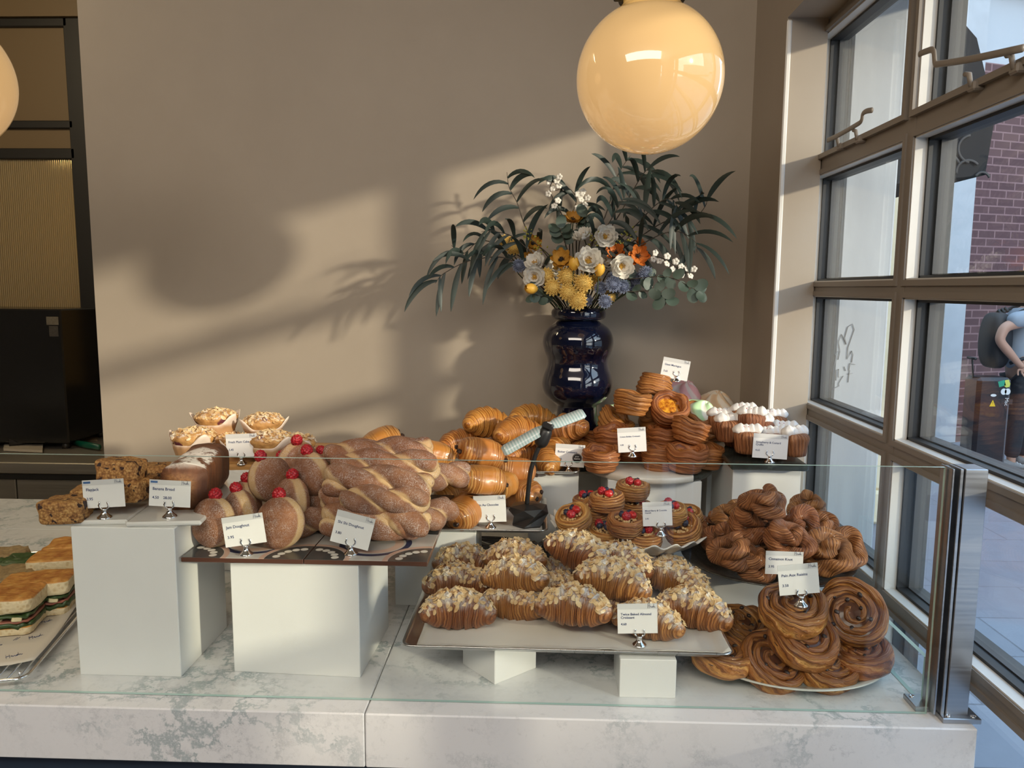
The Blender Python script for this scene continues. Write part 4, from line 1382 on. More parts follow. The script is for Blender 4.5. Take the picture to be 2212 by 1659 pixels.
# ================================================================ pastries in their piles
RES = 0.004
class Field:
    """height of what already lies in a pile, on a 4 mm grid"""
    def __init__(f): f.t = np.full((520, 360), -9.0)
    def idx(f, x, y): return np.clip(((x + 1.1) / RES).astype(int), 1, 518), np.clip(((y - 1.1) / RES).astype(int), 1, 358)
    def put(f, v):
        i, j = f.idx(v[:, 0], v[:, 1])
        np.maximum.at(f.t, (i, j), v[:, 2])
        c = f.t.copy()
        for d in ((1, 0), (-1, 0), (0, 1), (0, -1)):
            np.maximum(c, np.where(f.t < -5, np.roll(f.t, d, (0, 1)) - 0.001, f.t), out=c)
        f.t = c
    def pen(f, v):
        i, j = f.idx(v[:, 0], v[:, 1])
        d = f.t[i, j] - v[:, 2]
        # only the underside counts: lowest point in each cell
        return d

def pile(src, entries, hc, group, floor=None, tol=0.007, rng=(-0.06, 0.06), ymin=1.20, ymax=2.36, old=None, base=None, grow=1.12):
    """entries: (px, py, depth, rotation, scale, label[, source]). Each item keeps its sight line and slides along it until it
    rests on the tray or on the pastries below it."""
    srcs = src if isinstance(src, list) else [src]
    used = set(); fld = Field()
    order = sorted(range(len(entries)), key=lambda k: -(entries[k][2] * 0 + (entries[k][1] - 627) / 1650 * entries[k][2]))
    for k in order:
        e = entries[k]
        px, py, y, rot, sc, label = e[:6]
        i = e[6] if len(e) > 6 else k % len(srcs)
        s = srcs[i]
        if old is not None:
            y0_ = y
            y = atz(px, py, (base if base is not None else floor) + (1.62 - (py - 627) / 1650 * y) - old).y
            sc = sc * min(grow, max(1.0, y / y0_))
        Rm = deg(rot[0], rot[1], 0) @ deg(0, 0, rot[2]) if not isinstance(rot, Matrix) else rot
        off = Rm @ Vector((0, 0, hc)) * sc
        V = np.empty(len(s.data.vertices) * 3); s.data.vertices.foreach_get('co', V)
        V = V.reshape(-1, 3) @ np.array(Rm.to_3x3().transposed()) * sc
        best = None
        if floor is not None:
            for st in range(41):
                yy = y + rng[1] + (rng[0] - rng[1]) * st / 40
                if yy > ymax: continue
                P = aty(px, py, yy) - off
                W = V + np.array(P)
                if W[:, 1].min() < ymin: continue
                fz = floor(W[:, 0], W[:, 1]) if callable(floor) else floor
                pf = (fz - W[:, 2]).max()
                i_, j_ = fld.idx(W[:, 0], W[:, 1])
                low = {}
                T = fld.t[i_, j_]
                # penetration of the underside only
                bot = np.full(fld.t.shape, 9.0); np.minimum.at(bot, (i_, j_), W[:, 2])
                pp = (T - bot[i_, j_]).max()
                pen = max(pf - 0.0015, pp - tol)
                if pen <= 0: best = (0, P); break
                if best is None or pen < best[0]: best = (pen, P)
        if best is None: best = (0, aty(px, py, y) - off)
        P = best[1]
        if best[0] > 0.001: P = P + Vector((0, 0, min(best[0], 0.02)))
        fld.put(V + np.array(P))
        if i not in used:
            used.add(i); s.location = P; s.rotation_euler = Rm.to_euler(); s.scale = (sc, sc, sc)
            s['label'] = label; s['group'] = group
        else:
            clone(s, label, P, Rm, sc, group)
    return fld

def rest_on(fld, px, py, y0, y1, lift=0.0):
    """depth at which the sight line through a pixel meets the top of a pile"""
    for st in range(200):
        y = y0 + (y1 - y0) * st / 199
        P = aty(px, py, y)
        i, j = fld.idx(np.array([P.x]), np.array([P.y]))
        if P.z <= fld.t[i[0] - 1:i[0] + 2, j[0] - 1:j[0] + 2].max() + lift: return y
    return (y0 + y1) / 2

def bowl_floor(x, y):
    r = np.hypot(x - BOWL[0], y - BOWL[1])
    return ZD + 0.012 + np.interp(r, [0.09, 0.116, 0.146, 0.166, 0.18], [0, 0.007, 0.020, 0.033, 0.040])
def knot_floor(x, y):
    r = np.hypot(x - KP[0], y - KP[1])
    return ZK + 0.0035 + np.interp(r, [0.134, 0.149, 0.176, 0.18], [0, 0.010, 0.016, 0.016])
def rais_floor(x, y):
    r = np.hypot((x - RP[0]) / RPX, (y - RP[1]) / RPY)
    return ZR + 0.0065 + np.interp(r, [0.55, 0.70, 0.86, 1.0], [0, 0.003, 0.011, 0.019])
def thing(name, data, cat):
    return setp(add(name, data), None, cat)

# ---- almond croissants
SRC = []
for s in range(4):
    b = croissant_mb(0.153, 0.0390, 0.82, 3.2, seed=s + 3, step=0.20, flat=0.98, n=84)
    t = thing('almond_croissant', b.mesh('almond_croissant', M_almond_crust), 'croissant')
    fl = flakes_mb(b, 120, 0.0074, s, 0.40, region=lambda c: abs(c.y - 0.004) < 0.030 and c.z > 0.036)
    setp(add('flaked_almonds', fl.mesh('flaked_almonds', M_flake), parent=t), None, None, None, 'stuff')
    SRC.append(t)
A = 'almond croissant'
pile(SRC, [
 (990, 1318, 1.335, (6, 4, 8), 0.98, 'almond croissant at the front corner of its tray beside the doughnut block, dusted white'),
 (1107, 1325, 1.325, (4, -4, -14), 0.95, 'almond croissant second along the front row, with a torn flake of crust hanging down'),
 (1238, 1332, 1.322, (4, 0, -10), 0.98, 'almond croissant in the middle of the front row, plump brown end facing out'),
 (1400, 1350, 1.315, (2, 2, -18), 0.92, 'almond croissant half hidden behind the Twice Baked card'),
 (1499, 1332, 1.335, (6, 4, -22), 1.0, 'almond croissant at the window end of the front row'),
 (988, 1258, 1.445, (8, 2, 6), 0.98, 'almond croissant heavy with icing sugar, second row at the tray edge by the doughnuts'),
 (1112, 1265, 1.440, (4, -6, -16), 0.95, 'almond croissant behind the torn one, second row'),
 (1204, 1276, 1.430, (4, 0, 6), 0.92, 'almond croissant tucked low under the large golden one, second row'),
 (1324, 1268, 1.345, (10, 8, -12), 1.02, 'large almond croissant laid on top, thick with pale flakes, above the Twice Baked card'),
 (1463, 1276, 1.430, (6, 6, -28), 1.0, 'almond croissant second row, at the tray edge toward the window'),
 (1004, 1214, 1.545, (8, 8, 10), 0.98, 'almond croissant with a bare brown tip, back corner by the patterned tiles'),
 (1112, 1224, 1.540, (4, -4, -14), 0.95, 'almond croissant in the back row beneath the tongs'),
 (1250, 1214, 1.445, (12, 10, -26), 1.02, 'large almond croissant on top of the pile, beside the scalloped bowl rim'),
 (1345, 1232, 1.500, (6, 4, -30), 0.95, 'almond croissant between the two on top and the scalloped bowl'),
 (1432, 1234, 1.540, (6, 2, -34), 0.98, 'almond croissant in the back row below the danish bowl, toward the knots'),
 (1176, 1240, 1.545, (0, 0, 20), 0.85, 'dark almond croissant deep in the back row, mostly hidden'),
 (1298, 1322, 1.410, (0, 0, 10), 0.85, 'almond croissant low in the gap behind the Twice Baked card'),
], 0.035, 'almond croissants on the wide steel tray', floor=ZA + 0.003, ymin=1.290, ymax=1.64, old=1.0325, grow=0.97)

# ---- butter croissants
SRC = [thing('butter_croissant', croissant_mb(0.158, 0.042, 0.70, 3.6, seed=20 + s, step=0.20, flat=0.95, n=96).mesh('butter_croissant', M_butter), 'croissant') for s in range(3)]
pile(SRC, [
 (1056, 912, 2.03, (14, 18, 32), 0.98, 'butter croissant on top of the pile, next to the pale wall'),
 (1152, 902, 2.06, (10, 12, 28), 0.98, 'butter croissant on top of the pile, next to the vase'),
 (1124, 936, 1.99, (12, 14, 34), 1.0, 'butter croissant behind the fan blade, second layer'),
 (1218, 940, 2.03, (10, -24, -30), 0.95, 'butter croissant leaning down beside the vase foot'),
 (1198, 996, 1.945, (20, -14, 64), 0.92, 'butter croissant end-on behind the Butter Croissant card'),
 (1130, 986, 1.95, (6, 0, 40), 0.95, 'butter croissant at the tray front, behind the fan neck'),
 (1000, 957, 2.00, (6, 6, 30), 0.95, 'butter croissant at the wall end of its tray, lower layer'),
 (1100, 960, 2.08, (0, 0, 20), 0.95, 'butter croissant buried in the middle of its pile'),
 (1240, 968, 2.07, (0, 6, -40), 0.85, 'butter croissant with its tip sticking out by the vase foot'),
], 0.040, 'butter croissants beside the vase', floor=ZBC + 0.0015, ymin=1.90, ymax=2.16, old=1.1635)

# ---- pains au chocolat
SRC = []
for s in range(3):
    t = thing('pain_au_chocolat', pain_mb(seed=40 + s).mesh('pain_au_chocolat', M_choc_crust), 'pastry')
    for sx in (-1, 1):
        for k, (yy, zz) in enumerate(((-0.012, 0.022), (0.012, 0.030))):
            c_ = MB().box((-0.008, -0.0055, -0.0045), (0.008, 0.0055, 0.0045), bevel=0.002)
            add('chocolate_stick', c_.mesh('chocolate_stick', M_choc), (sx * 0.050, yy, zz), (0.2 * s, 0, 0.1), parent=t)
    SRC.append(t)
pile(SRC, [
 (1042, 1036, 1.685, (-4, 8, 24), 1.0, 'pain au chocolat with a dark chocolate end showing, above the Pain Au Chocolat card'),
 (1003, 1104, 1.655, (8, -6, 62), 1.02, 'shiny domed pain au chocolat behind the Pain Au Chocolat card'),
 (1124, 1066, 1.80, (6, -10, -32), 0.98, 'pain au chocolat with chocolate poking out beside the fan neck'),
 (1112, 1014, 1.775, (-6, 8, 10), 0.98, 'pain au chocolat behind the fan neck, upper layer'),
 (1040, 978, 1.745, (-14, 10, 18), 1.08, 'large ridged pain au chocolat on top, below the butter croissants'),
 (975, 1020, 1.765, (0, 6, -14), 0.98, 'pain au chocolat beside the twisted doughnuts, upper layer'),
 (983, 1068, 1.745, (0, 0, 48), 0.98, 'pain au chocolat beside the twisted doughnuts, lower layer'),
 (822, 955, 1.80, (12, -18, 30), 1.02, 'round-topped pain au chocolat standing up against the wall above the twisted doughnuts'),
 (742, 988, 1.80, (4, 4, 10), 0.95, 'pain au chocolat peeping out between plum cakes and twisted doughnuts'),
 (938, 990, 1.80, (6, 20, 20), 0.95, 'pain au chocolat at the end of the twisted doughnuts, with fine ridges'),
 (880, 1010, 1.80, (0, 0, 0), 0.95, 'pain au chocolat mostly hidden behind the twisted doughnuts'),
 (1080, 1062, 1.80, (0, 0, 70), 0.95, 'pain au chocolat in the dark behind the front ones, by the tray middle'),
 (838, 1040, 1.80, (0, 0, 5), 0.95, 'pain au chocolat under the standing one, against the tray floor'),
 (748, 1045, 1.80, (0, 0, 5), 0.95, 'pain au chocolat at the wall end of its tray, on the tray floor'),
], 0.028, 'pains au chocolat on their tray', floor=ZPC + 0.003, ymin=1.60, ymax=1.90, old=1.1105)

# ---- creme brulee cups
SRC = []
for s in range(4):
    t = thing('cup_pastry', cup_mb(0.033, 0.0455, 0.050, 0.012, seed=60 + s, layers=4).mesh('cup_pastry', M_brulee), 'pastry')
    add('custard', disc_mb(0.0285, 0.0405, s, 0.003).mesh('custard', M_custard), parent=t)
    SRC.append(t)
def upside(rx, ry, rz): return (180 + rx, ry, rz)
FLD_CUP = pile(SRC, [
 (1414, 831, 1.89, (172, 10, 150), 1.0, 'brown cup pastry at the very top of the pyramid'),
 (1364, 872, 1.87, (-5, 6, 20), 0.98, 'brown cup pastry on the third tier, toward the vase'),
 (1443, 886, 1.81, (42, 8, 40), 1.02, 'cup pastry tipped forward showing its scorched orange custard'),
 (1502, 905, 1.86, (30, 22, 90), 0.98, 'cup pastry with bright custard peeking out toward the cruffins'),
 (1328, 920, 1.86, (14, 34, 200), 0.98, 'cup pastry leaning on its side on the vase side of the pyramid'),
 (1414, 922, 1.83, (198, -26, 60), 0.98, 'upturned cup pastry at the centre of the pyramid, above the card'),
 (1492, 948, 1.85, (-6, 14, 220), 1.0, 'cup pastry on the second tier, toward the cruffin board'),
 (1436, 961, 1.78, (-2, 2, 300), 1.0, 'cup pastry on the second tier beside the Crème Brûlée card'),
 (1322, 958, 1.85, (4, -8, 80), 0.98, 'cup pastry half hidden by the Crème Brûlée card'),
 (1284, 962, 1.93, (0, 0, 10), 0.95, 'cup pastry with a gleam of custard, at the vase edge of the board'),
 (1298, 992, 1.83, (2, -3, 120), 0.98, 'cup pastry in the bottom tier, nearest the vase'),
 (1368, 1004, 1.79, (2, 3, 260), 1.0, 'cup pastry in the bottom tier under the Crème Brûlée card'),
 (1480, 1006, 1.79, (3, 4, 30), 1.06, 'cup pastry in the bottom tier straddling the cream and green marble'),
 (1424, 990, 1.88, (0, 0, 50), 0.98, 'cup pastry in shadow, bottom tier between the two in front'),
 (1524, 988, 1.89, (0, 4, 170), 0.98, 'cup pastry on the dark green part of the marble, bottom tier'),
 (1528, 958, 1.97, (0, 0, 200), 0.95, 'cup pastry at the back of the bottom tier beside the stone board'),
 (1390, 968, 1.93, (0, 0, 20), 0.95, 'cup pastry at the heart of the pyramid, hidden by its neighbours'),
], 0.027, 'cup pastries stacked on the marble board', floor=ZBR, ymin=1.85, ymax=2.17, rng=(-0.09, 0.13), old=1.199)

# ---- berry danishes
SRC = []
for s in range(4):
    t = thing('berry_danish', cup_mb(0.040, 0.0435, 0.036, 0.006, seed=80 + s, layers=5, wob=0.05, spiral=0.11).mesh('berry_danish', M_danish), 'pastry')
    setp(add('crumble', crumbs_mb(0.026, 0.0345, 60, 0.0040, s).mesh('crumble', M_crumble), parent=t), None, None, None, 'stuff')
    rg = random.Random(s)
    for k in range(2 + s % 2):
        a = 2.1 * k + s
        bb = MB().ball((0, 0, 0), (0.0085, 0.0085, 0.0078), 10, 16)
        bb.lathe([(0.0026, 0.0070), (0.0040, 0.0086), (0.0034, 0.0074)], 10)
        add('blueberry', bb.mesh('blueberry', M_blue), (0.011 * math.cos(a), 0.011 * math.sin(a), 0.0455), (0.5 * k, 0.4, a), parent=t)
    for k in range(2):
        a = 2.1 * k + s + 3.6
        if (s + k) % 2 == 0:
            add('raspberry', rasp_mb(0.0112).mesh('raspberry', M_rasp), (0.013 * math.cos(a), 0.013 * math.sin(a), 0.0470), (0.6, 0.3, a), parent=t)
        else:
            st = MB().lathe([(0.0001, -0.002), (0.0105, -0.001), (0.011, 0.003), (0.008, 0.012), (0.0001, 0.019)], 16)
            add('strawberry_half', st.mesh('strawberry_half', M_straw), (0.013 * math.cos(a), 0.013 * math.sin(a), 0.0425), (1.2, 0.2, a), parent=t)
    SRC.append(t)
FLD_DAN = pile(SRC, [
 (1366, 1058, 1.60, (6, 2, 10), 1.0, 'berry danish crowning the pile, with raspberries and blueberry'),
 (1372, 1100, 1.61, (0, 0, 100), 1.02, 'berry danish directly under the top one, behind the Mixed Berry card'),
 (1312, 1082, 1.63, (4, -4, 220), 1.0, 'berry danish on the second tier beside the top one, crumble on it'),
 (1270, 1086, 1.70, (4, -6, 40), 0.95, 'berry danish at the back of the bowl toward the fan'),
 (1238, 1124, 1.60, (24, -16, 60), 1.0, 'berry danish tilted on the bowl rim nearest the fan'),
 (1290, 1114, 1.565, (20, -6, 190), 0.98, 'berry danish with a big red berry, tilted to the glass, second from the fan'),
 (1352, 1134, 1.55, (10, 2, 300), 1.02, 'berry danish in the middle of the bowl, single red berry on it'),
 (1302, 1160, 1.515, (8, 4, 20), 1.02, 'berry danish low at the front rim, toward the fan'),
 (1388, 1172, 1.50, (6, 0, 130), 1.02, 'berry danish low at the front rim below the Mixed Berry card'),
 (1474, 1162, 1.535, (30, -22, 150), 1.04, 'berry danish tipped up on the rim toward the cinnamon knots, strawberry showing'),
 (1482, 1124, 1.62, (16, -10, 240), 0.98, 'berry danish behind the Mixed Berry card toward the cinnamon knots'),
 (1448, 1128, 1.59, (10, -4, 330), 0.95, 'berry danish hidden behind the Mixed Berry card'),
], 0.020, 'berry danishes in the scalloped bowl', floor=bowl_floor, ymin=1.556, ymax=1.87, grow=0.87, old=1.0925, base=ZD + 0.012)

# ---- cruffins
SRC = []
for s in range(3):
    t = thing('cruffin', cruffin_mb(100 + s).mesh('cruffin', M_cruffin), 'pastry')
    cr = add('piped_cream', cream_mb(s, 4).mesh('piped_cream', M_cream), (0, 0, 0.057), (0, 0, 0.15 * (s - 1)), parent=t)
    mb_ = crumbs_mb(0.020, 0.012, 12, 0.0011, 7 + s)
    setp(add('pink_sprinkles', mb_.mesh('pink_sprinkles', M_pink), (0, 0, 0.001), parent=cr), None, None, None, 'stuff')
    SRC.append(t)
pile(SRC, [
 (1614, 957, 1.790, (0, 0, 10), 0.93, 'cruffin at the front corner of the stone board, beside the cup pastries'),
 (1590, 944, 1.855, (0, 0, -6), 0.93, 'cruffin second from the glass in the row beside the cup pastries'),
 (1572, 933, 1.920, (0, 0, 4), 0.93, 'cruffin third from the glass in the row beside the cup pastries'),
 (1556, 923, 1.980, (0, 0, 8), 0.93, 'cruffin at the wall end of the row beside the cup pastries'),
 (1666, 961, 1.775, (0, 0, 0), 0.93, 'cruffin behind the Strawberry and Custard card, middle row'),
 (1642, 946, 1.840, (0, 0, 10), 0.93, 'cruffin second from the glass in the middle row'),
 (1622, 934, 1.905, (0, 0, -8), 0.93, 'cruffin third from the glass in the middle row'),
 (1604, 924, 1.965, (0, 0, 6), 0.93, 'cruffin at the wall end of the middle row'),
 (1716, 962, 1.768, (0, 0, 14), 0.93, 'cruffin at the front corner of the stone board, beside the window'),
 (1692, 948, 1.832, (0, 0, -4), 0.93, 'cruffin second from the glass in the row beside the window'),
 (1670, 936, 1.896, (0, 0, 4), 0.93, 'cruffin third from the glass in the row beside the window'),
], 0.026, 'cruffins on the dark stone board', floor=ZCF, ymin=1.815, ymax=2.07, tol=0.03, old=1.2285)

# ---- cinnamon knots
SRC = [thing('cinnamon_knot', knot_mb(120 + s).mesh('cinnamon_knot', M_knot), 'pastry') for s in range(4)]
pile(SRC, [
 (1652, 1084, 1.435, (16, 4, 20), 1.0, 'cinnamon knot at the peak of the heap, coiled tight'),
 (1634, 1130, 1.430, (34, 0, 80), 1.12, 'large cinnamon knot on the face of the heap, just below the peak'),
 (1728, 1140, 1.440, (36, -8, 200), 1.05, 'cinnamon knot on the heap face toward the window, spiral showing'),
 (1590, 1116, 1.520, (20, 20, 10), 1.05, 'cinnamon knot behind the large one, toward the danish bowl'),
 (1542, 1138, 1.560, (10, 8, 120), 0.95, 'cinnamon knot peeking out behind the scalloped bowl'),
 (1562, 1168, 1.500, (14, 4, 260), 0.98, 'cinnamon knot at the plate edge nearest the danish bowl'),
 (1584, 1206, 1.405, (20, -4, 40), 1.05, 'cinnamon knot lying at the front edge of the plate, stretched out'),
 (1630, 1232, 1.360, (14, 4, 150), 0.90, 'cinnamon knot at the front edge beside the Cinnamon Knot card'),
 (1706, 1180, 1.400, (30, 0, 300), 1.0, 'cinnamon knot above the Cinnamon Knot card'),
 (1788, 1208, 1.405, (30, -16, 60), 1.10, 'cinnamon knot with thick twists behind the Pain Aux Raisins card, window side'),
 (1818, 1196, 1.455, (20, -18, 180), 1.0, 'cinnamon knot at the plate edge nearest the window'),
 (1742, 1108, 1.520, (10, 0, 240), 0.95, 'cinnamon knot high at the back of the heap, toward the window'),
 (1768, 1158, 1.470, (26, -14, 20), 1.0, 'cinnamon knot on the window side of the heap, middle height'),
 (1690, 1150, 1.500, (0, 0, 0), 1.0, 'cinnamon knot inside the heap, mostly hidden'),
 (1660, 1190, 1.480, (0, 0, 90), 1.0, 'cinnamon knot at the bottom of the heap on the plate middle'),
], 0.024, 'cinnamon knots heaped on the dark plate', floor=knot_floor, ymin=1.446, ymax=1.75, grow=1.0, tol=0.010, old=1.10, base=ZK + 0.0035)

# ---- pains aux raisins
SRC = []
for s in range(3):
    mb_, pts = swirl_mb(seed=1.3 * s + 0.4)
    t = thing('raisin_swirl', mb_.mesh('raisin_swirl', M_swirl), 'pastry')
    fm = disc_mb(0.058, 0.030, s, 0.008, 40, 0.004)
    add('filling', fm.mesh('filling', M_filling), parent=t)
    rg = random.Random(s)
    for k in range(9):
        p = pts[int(len(pts) * (0.18 + 0.07 * k))]
        q = p * 0.90
        add('raisin', MB().ball((0, 0, 0), (0.0062, 0.0045, 0.0040), 6, 9).mesh('raisin', M_raisin), (q.x, q.y, 0.040 + rg.uniform(-0.002, 0.002)), (0.3, rg.random(), rg.random() * 3), parent=t)
    SRC.append(t)
FLD_RAI = pile(SRC, [
 (1707, 1316, 1.375, (20, 0, 41), 1.0, 'raisin swirl on top of the stack, carrying the Pain Aux Raisins card'),
 (1728, 1388, 1.360, (24, 4, -63), 0.98, 'raisin swirl directly under the top one'),
 (1838, 1348, 1.430, (46, -24, -88), 0.98, 'raisin swirl propped up facing the glass, window side of the stack'),
 (1850, 1418, 1.395, (4, -8, 21), 0.92, 'raisin swirl lying on the platter edge toward the window'),
 (1660, 1452, 1.318, (34, 16, -18), 0.96, 'raisin swirl tilted at the front rim, toward the almond croissants'),
 (1778, 1456, 1.318, (28, 6, -148), 0.90, 'raisin swirl at the front rim below the stack, burnt end outward'),
 (1598, 1356, 1.450, (16, 10, 31), 0.95, 'raisin swirl behind the almond croissant tray corner'),
 (1552, 1432, 1.390, (4, 4, -28), 0.85, 'raisin swirl low on the platter, cut off by the almond croissant tray'),
], 0.020, 'raisin swirls on the oval platter', floor=rais_floor, ymin=1.258, ymax=1.53, grow=1.0, tol=0.012, old=0.927, base=ZR + 0.0065)

# ---- jam doughnuts (local x points to the jam hole, local z is the axis)
SRC = []
for s in range(3):
    t = thing('jam_doughnut', dough_mb(seed=140 + s).mesh('jam_doughnut', M_jamdough), 'doughnut')
    jm = MB().ball((0, 0, 0), (0.005, 0.011, 0.010), 8, 12)
    add('jam', jm.mesh('jam', M_jam), (0.0445, 0, 0), parent=t)
    add('raspberry', rasp_mb(0.0125).mesh('raspberry', M_rasp), (0.051, 0.0, 0.0), (0.3, 1.35, 0.2 * s), parent=t)
    SRC.append(t)
def stand(up, ax):
    x = Vector(up).normalized(); z = Vector(ax); z = (z - x * z.dot(x)).normalized(); y = z.cross(x)
    return Matrix((x, y, z)).transposed()
pile(SRC, [
 (462, 1146, 1.342, stand((0.05, 0.15, 1), (-0.45, -0.9, 0.15)), 0.98, 'jam doughnut showing its flat sugared face, front corner beside the banana bread'),
 (606, 1146, 1.342, stand((-0.1, 0.25, 1), (-0.35, -0.85, 0.35)), 1.0, 'jam doughnut leaning back behind the Jam Doughnut card, raspberry on its upper edge'),
 (523, 1108, 1.400, stand((-0.25, 0.1, 1), (-0.8, -0.55, 0.2)), 0.95, 'jam doughnut second from the glass, behind the Jam Doughnut card corner'),
 (632, 1104, 1.405, stand((0.0, 0.1, 1), (-0.75, -0.6, 0.3)), 0.98, 'jam doughnut just behind the leaning one, pale ring curving round'),
 (657, 1082, 1.455, stand((-0.1, 0, 1), (-0.8, -0.5, 0.2)), 0.95, 'jam doughnut third back, next to the twisted doughnuts'),
 (584, 1046, 1.430, stand((-0.3, -0.2, 1), (0.85, -0.5, 0.25)), 0.98, 'jam doughnut standing upright on the pile, pale ring straight toward the glass'),
 (641, 998, 1.505, stand((0.1, -0.25, 1), (0.8, -0.55, 0.1)), 0.98, 'jam doughnut standing at the top of the pile'),
 (674, 1040, 1.500, stand((-0.15, -0.1, 1), (-0.5, -0.6, 0.65)), 0.95, 'jam doughnut below the topmost one, two raspberries by it'),
 (708, 1018, 1.560, stand((-0.3, 0, 1), (-0.4, -0.6, 0.6)), 0.92, 'jam doughnut at the back beside the twisted doughnuts, sugar-crusted'),
 (536, 1080, 1.470, stand((0.0, -0.1, 1), (-0.6, -0.4, 0.6)), 0.92, 'jam doughnut behind the upright one, toward the banana bread'),
 (604, 1030, 1.560, stand((0.1, 0, 1), (-0.7, -0.6, 0.3)), 0.92, 'jam doughnut hidden behind the upright one, only its raspberry clear'),
 (680, 1092, 1.520, stand((0, 0, 1), (-0.6, -0.7, 0.1)), 0.90, 'jam doughnut at the bottom by the twisted doughnuts'),
], 0.0, 'jam doughnuts with raspberries', floor=ZT, ymin=1.318, ymax=1.72, tol=0.02, old=1.1665)

# ---- twisted doughnuts
SRC = [thing('twisted_doughnut', twist_mb(L=0.195 + 0.008 * s, seed=160 + s, turns=2.1 + 0.25 * s, bend=0.006 * (s - 1)).mesh('twisted_doughnut', M_twist), 'doughnut') for s in range(4)]
pile(SRC, [
 (812, 1160, 1.345, (0, 2, 3), 1.03, 'twisted doughnut along the front edge of the tile'),
 (832, 1112, 1.352, (20, 4, 6), 0.80, 'short twisted doughnut behind the Shi Shi card, pale underside showing'),
 (722, 1128, 1.400, (0, -4, 30), 0.85, 'twisted doughnut end beside the jam doughnuts, low behind the Shi Shi card'),
 (918, 1130, 1.440, (0, 4, 62), 0.90, 'twisted doughnut pointing back along the tile edge by the pains au chocolat'),
 (818, 1076, 1.392, (10, 2, -2), 1.05, 'fat twisted doughnut in the middle of the stack'),
 (834, 1041, 1.425, (10, -2, -3), 1.02, 'twisted doughnut with pale twists, third from the top'),
 (940, 1062, 1.490, (0, 8, 48), 0.85, 'twisted doughnut at the side of the stack by the pains au chocolat'),
 (818, 1012, 1.462, (8, -3, 4), 0.98, 'twisted doughnut with pale twists, second from the top'),
 (838, 985, 1.520, (0, -4, -4), 0.98, 'twisted doughnut at the top of the stack'),
 (800, 1112, 1.440, (0, 0, 0), 0.95, 'twisted doughnut hidden low behind the front ones'),
 (826, 1080, 1.500, (0, 0, 2), 0.95, 'twisted doughnut hidden inside the stack'),
 (830, 1050, 1.550, (0, 0, 0), 0.95, 'twisted doughnut at the back of the stack by the wall side'),
], 0.024, 'twisted sugar doughnuts stacked on the tile', floor=ZT, ymin=1.342, ymax=1.72, tol=0.009, old=1.1665)

# ---- plum cakes
SRC = []
for s in range(3):
    cb = MB(); rings = []
    for r, z in [(0.0, 0.0), (0.025, 0.0), (0.036, 0.0), (0.0385, 0.004), (0.0405, 0.020), (0.043, 0.030), (0.0475, 0.036), (0.0485, 0.041), (0.045, 0.048), (0.036, 0.054), (0.022, 0.058), (0.010, 0.060), (0.0, 0.060)]:
        rings.append([Vector((r * math.cos(2 * PI * j / 40), r * math.sin(2 * PI * j / 40), z)) * (1 + 0.05 * nz((math.cos(2 * PI * j / 40), math.sin(2 * PI * j / 40), z * 30), 2.2, s)) for j in range(40)])
    cb.loft(rings, (False, False))
    t = thing('plum_cake', cb.mesh('plum_cake', M_plum), 'cake')
    lm = MB(); rings = []
    rgl = random.Random(s); ph = rgl.uniform(0, 6)
    for k in range(9):
        ring = []
        for j in range(60):
            th = 2 * PI * j / 60
            fl = max(0, math.cos(2.5 * th + ph)) ** 2
            tt = k / 8
            zt = 0.001 + tt * (0.027 + 0.026 * fl)
            r = 0.0395 + 0.0045 * min(1, tt * 1.5) + 0.015 * fl * smooth(0.35, 1.0, tt) + 0.0009 * math.sin(15 * th) * tt
            ring.append(Vector((r * math.cos(th), r * math.sin(th), zt)))
        rings.append(ring)
    lm.loft(rings + [[Vector((q.x * 1.012, q.y * 1.012, q.z)) for q in r_] for r_ in rings[::-1]], (False, False))
    add('paper_liner', lm.mesh('paper_liner', M_liner), parent=t)
    setp(add('flaked_almonds', flakes_mb(cb, 110, 0.0060, 30 + s, 0.35).mesh('flaked_almonds', M_flake), parent=t), None, None, None, 'stuff')
    SRC.append(t)
pile(SRC, [
 (468, 927, 1.72, (0, 0, 20), 1.0, 'plum cake in a paper liner on the upper tier, away from the card side'),
 (570, 927, 1.72, (0, 0, 100), 0.98, 'plum cake on the upper tier with dark fruit, beside the Fresh Plum Cake card'),
 (420, 974, 1.75, (0, 0, 160), 1.02, 'plum cake thick with almonds, lower tier above the flapjacks'),
 (482, 976, 1.76, (0, 0, 200), 0.95, 'plum cake on the lower tier behind the Fresh Plum Cake card'),
 (586, 980, 1.72, (0, 0, 60), 1.0, 'plum cake on the lower tier behind the standing jam doughnut'),
 (640, 968, 1.80, (0, 0, 300), 0.95, 'plum cake at the end of the lower tier toward the pains au chocolat'),
 (530, 972, 1.80, (0, 0, 40), 0.95, 'plum cake in the back of the lower tier'),
], 0.026, 'plum cakes on the wooden board', floor=ZB3, ymin=1.755, ymax=2.01, tol=0.012, old=1.2355)

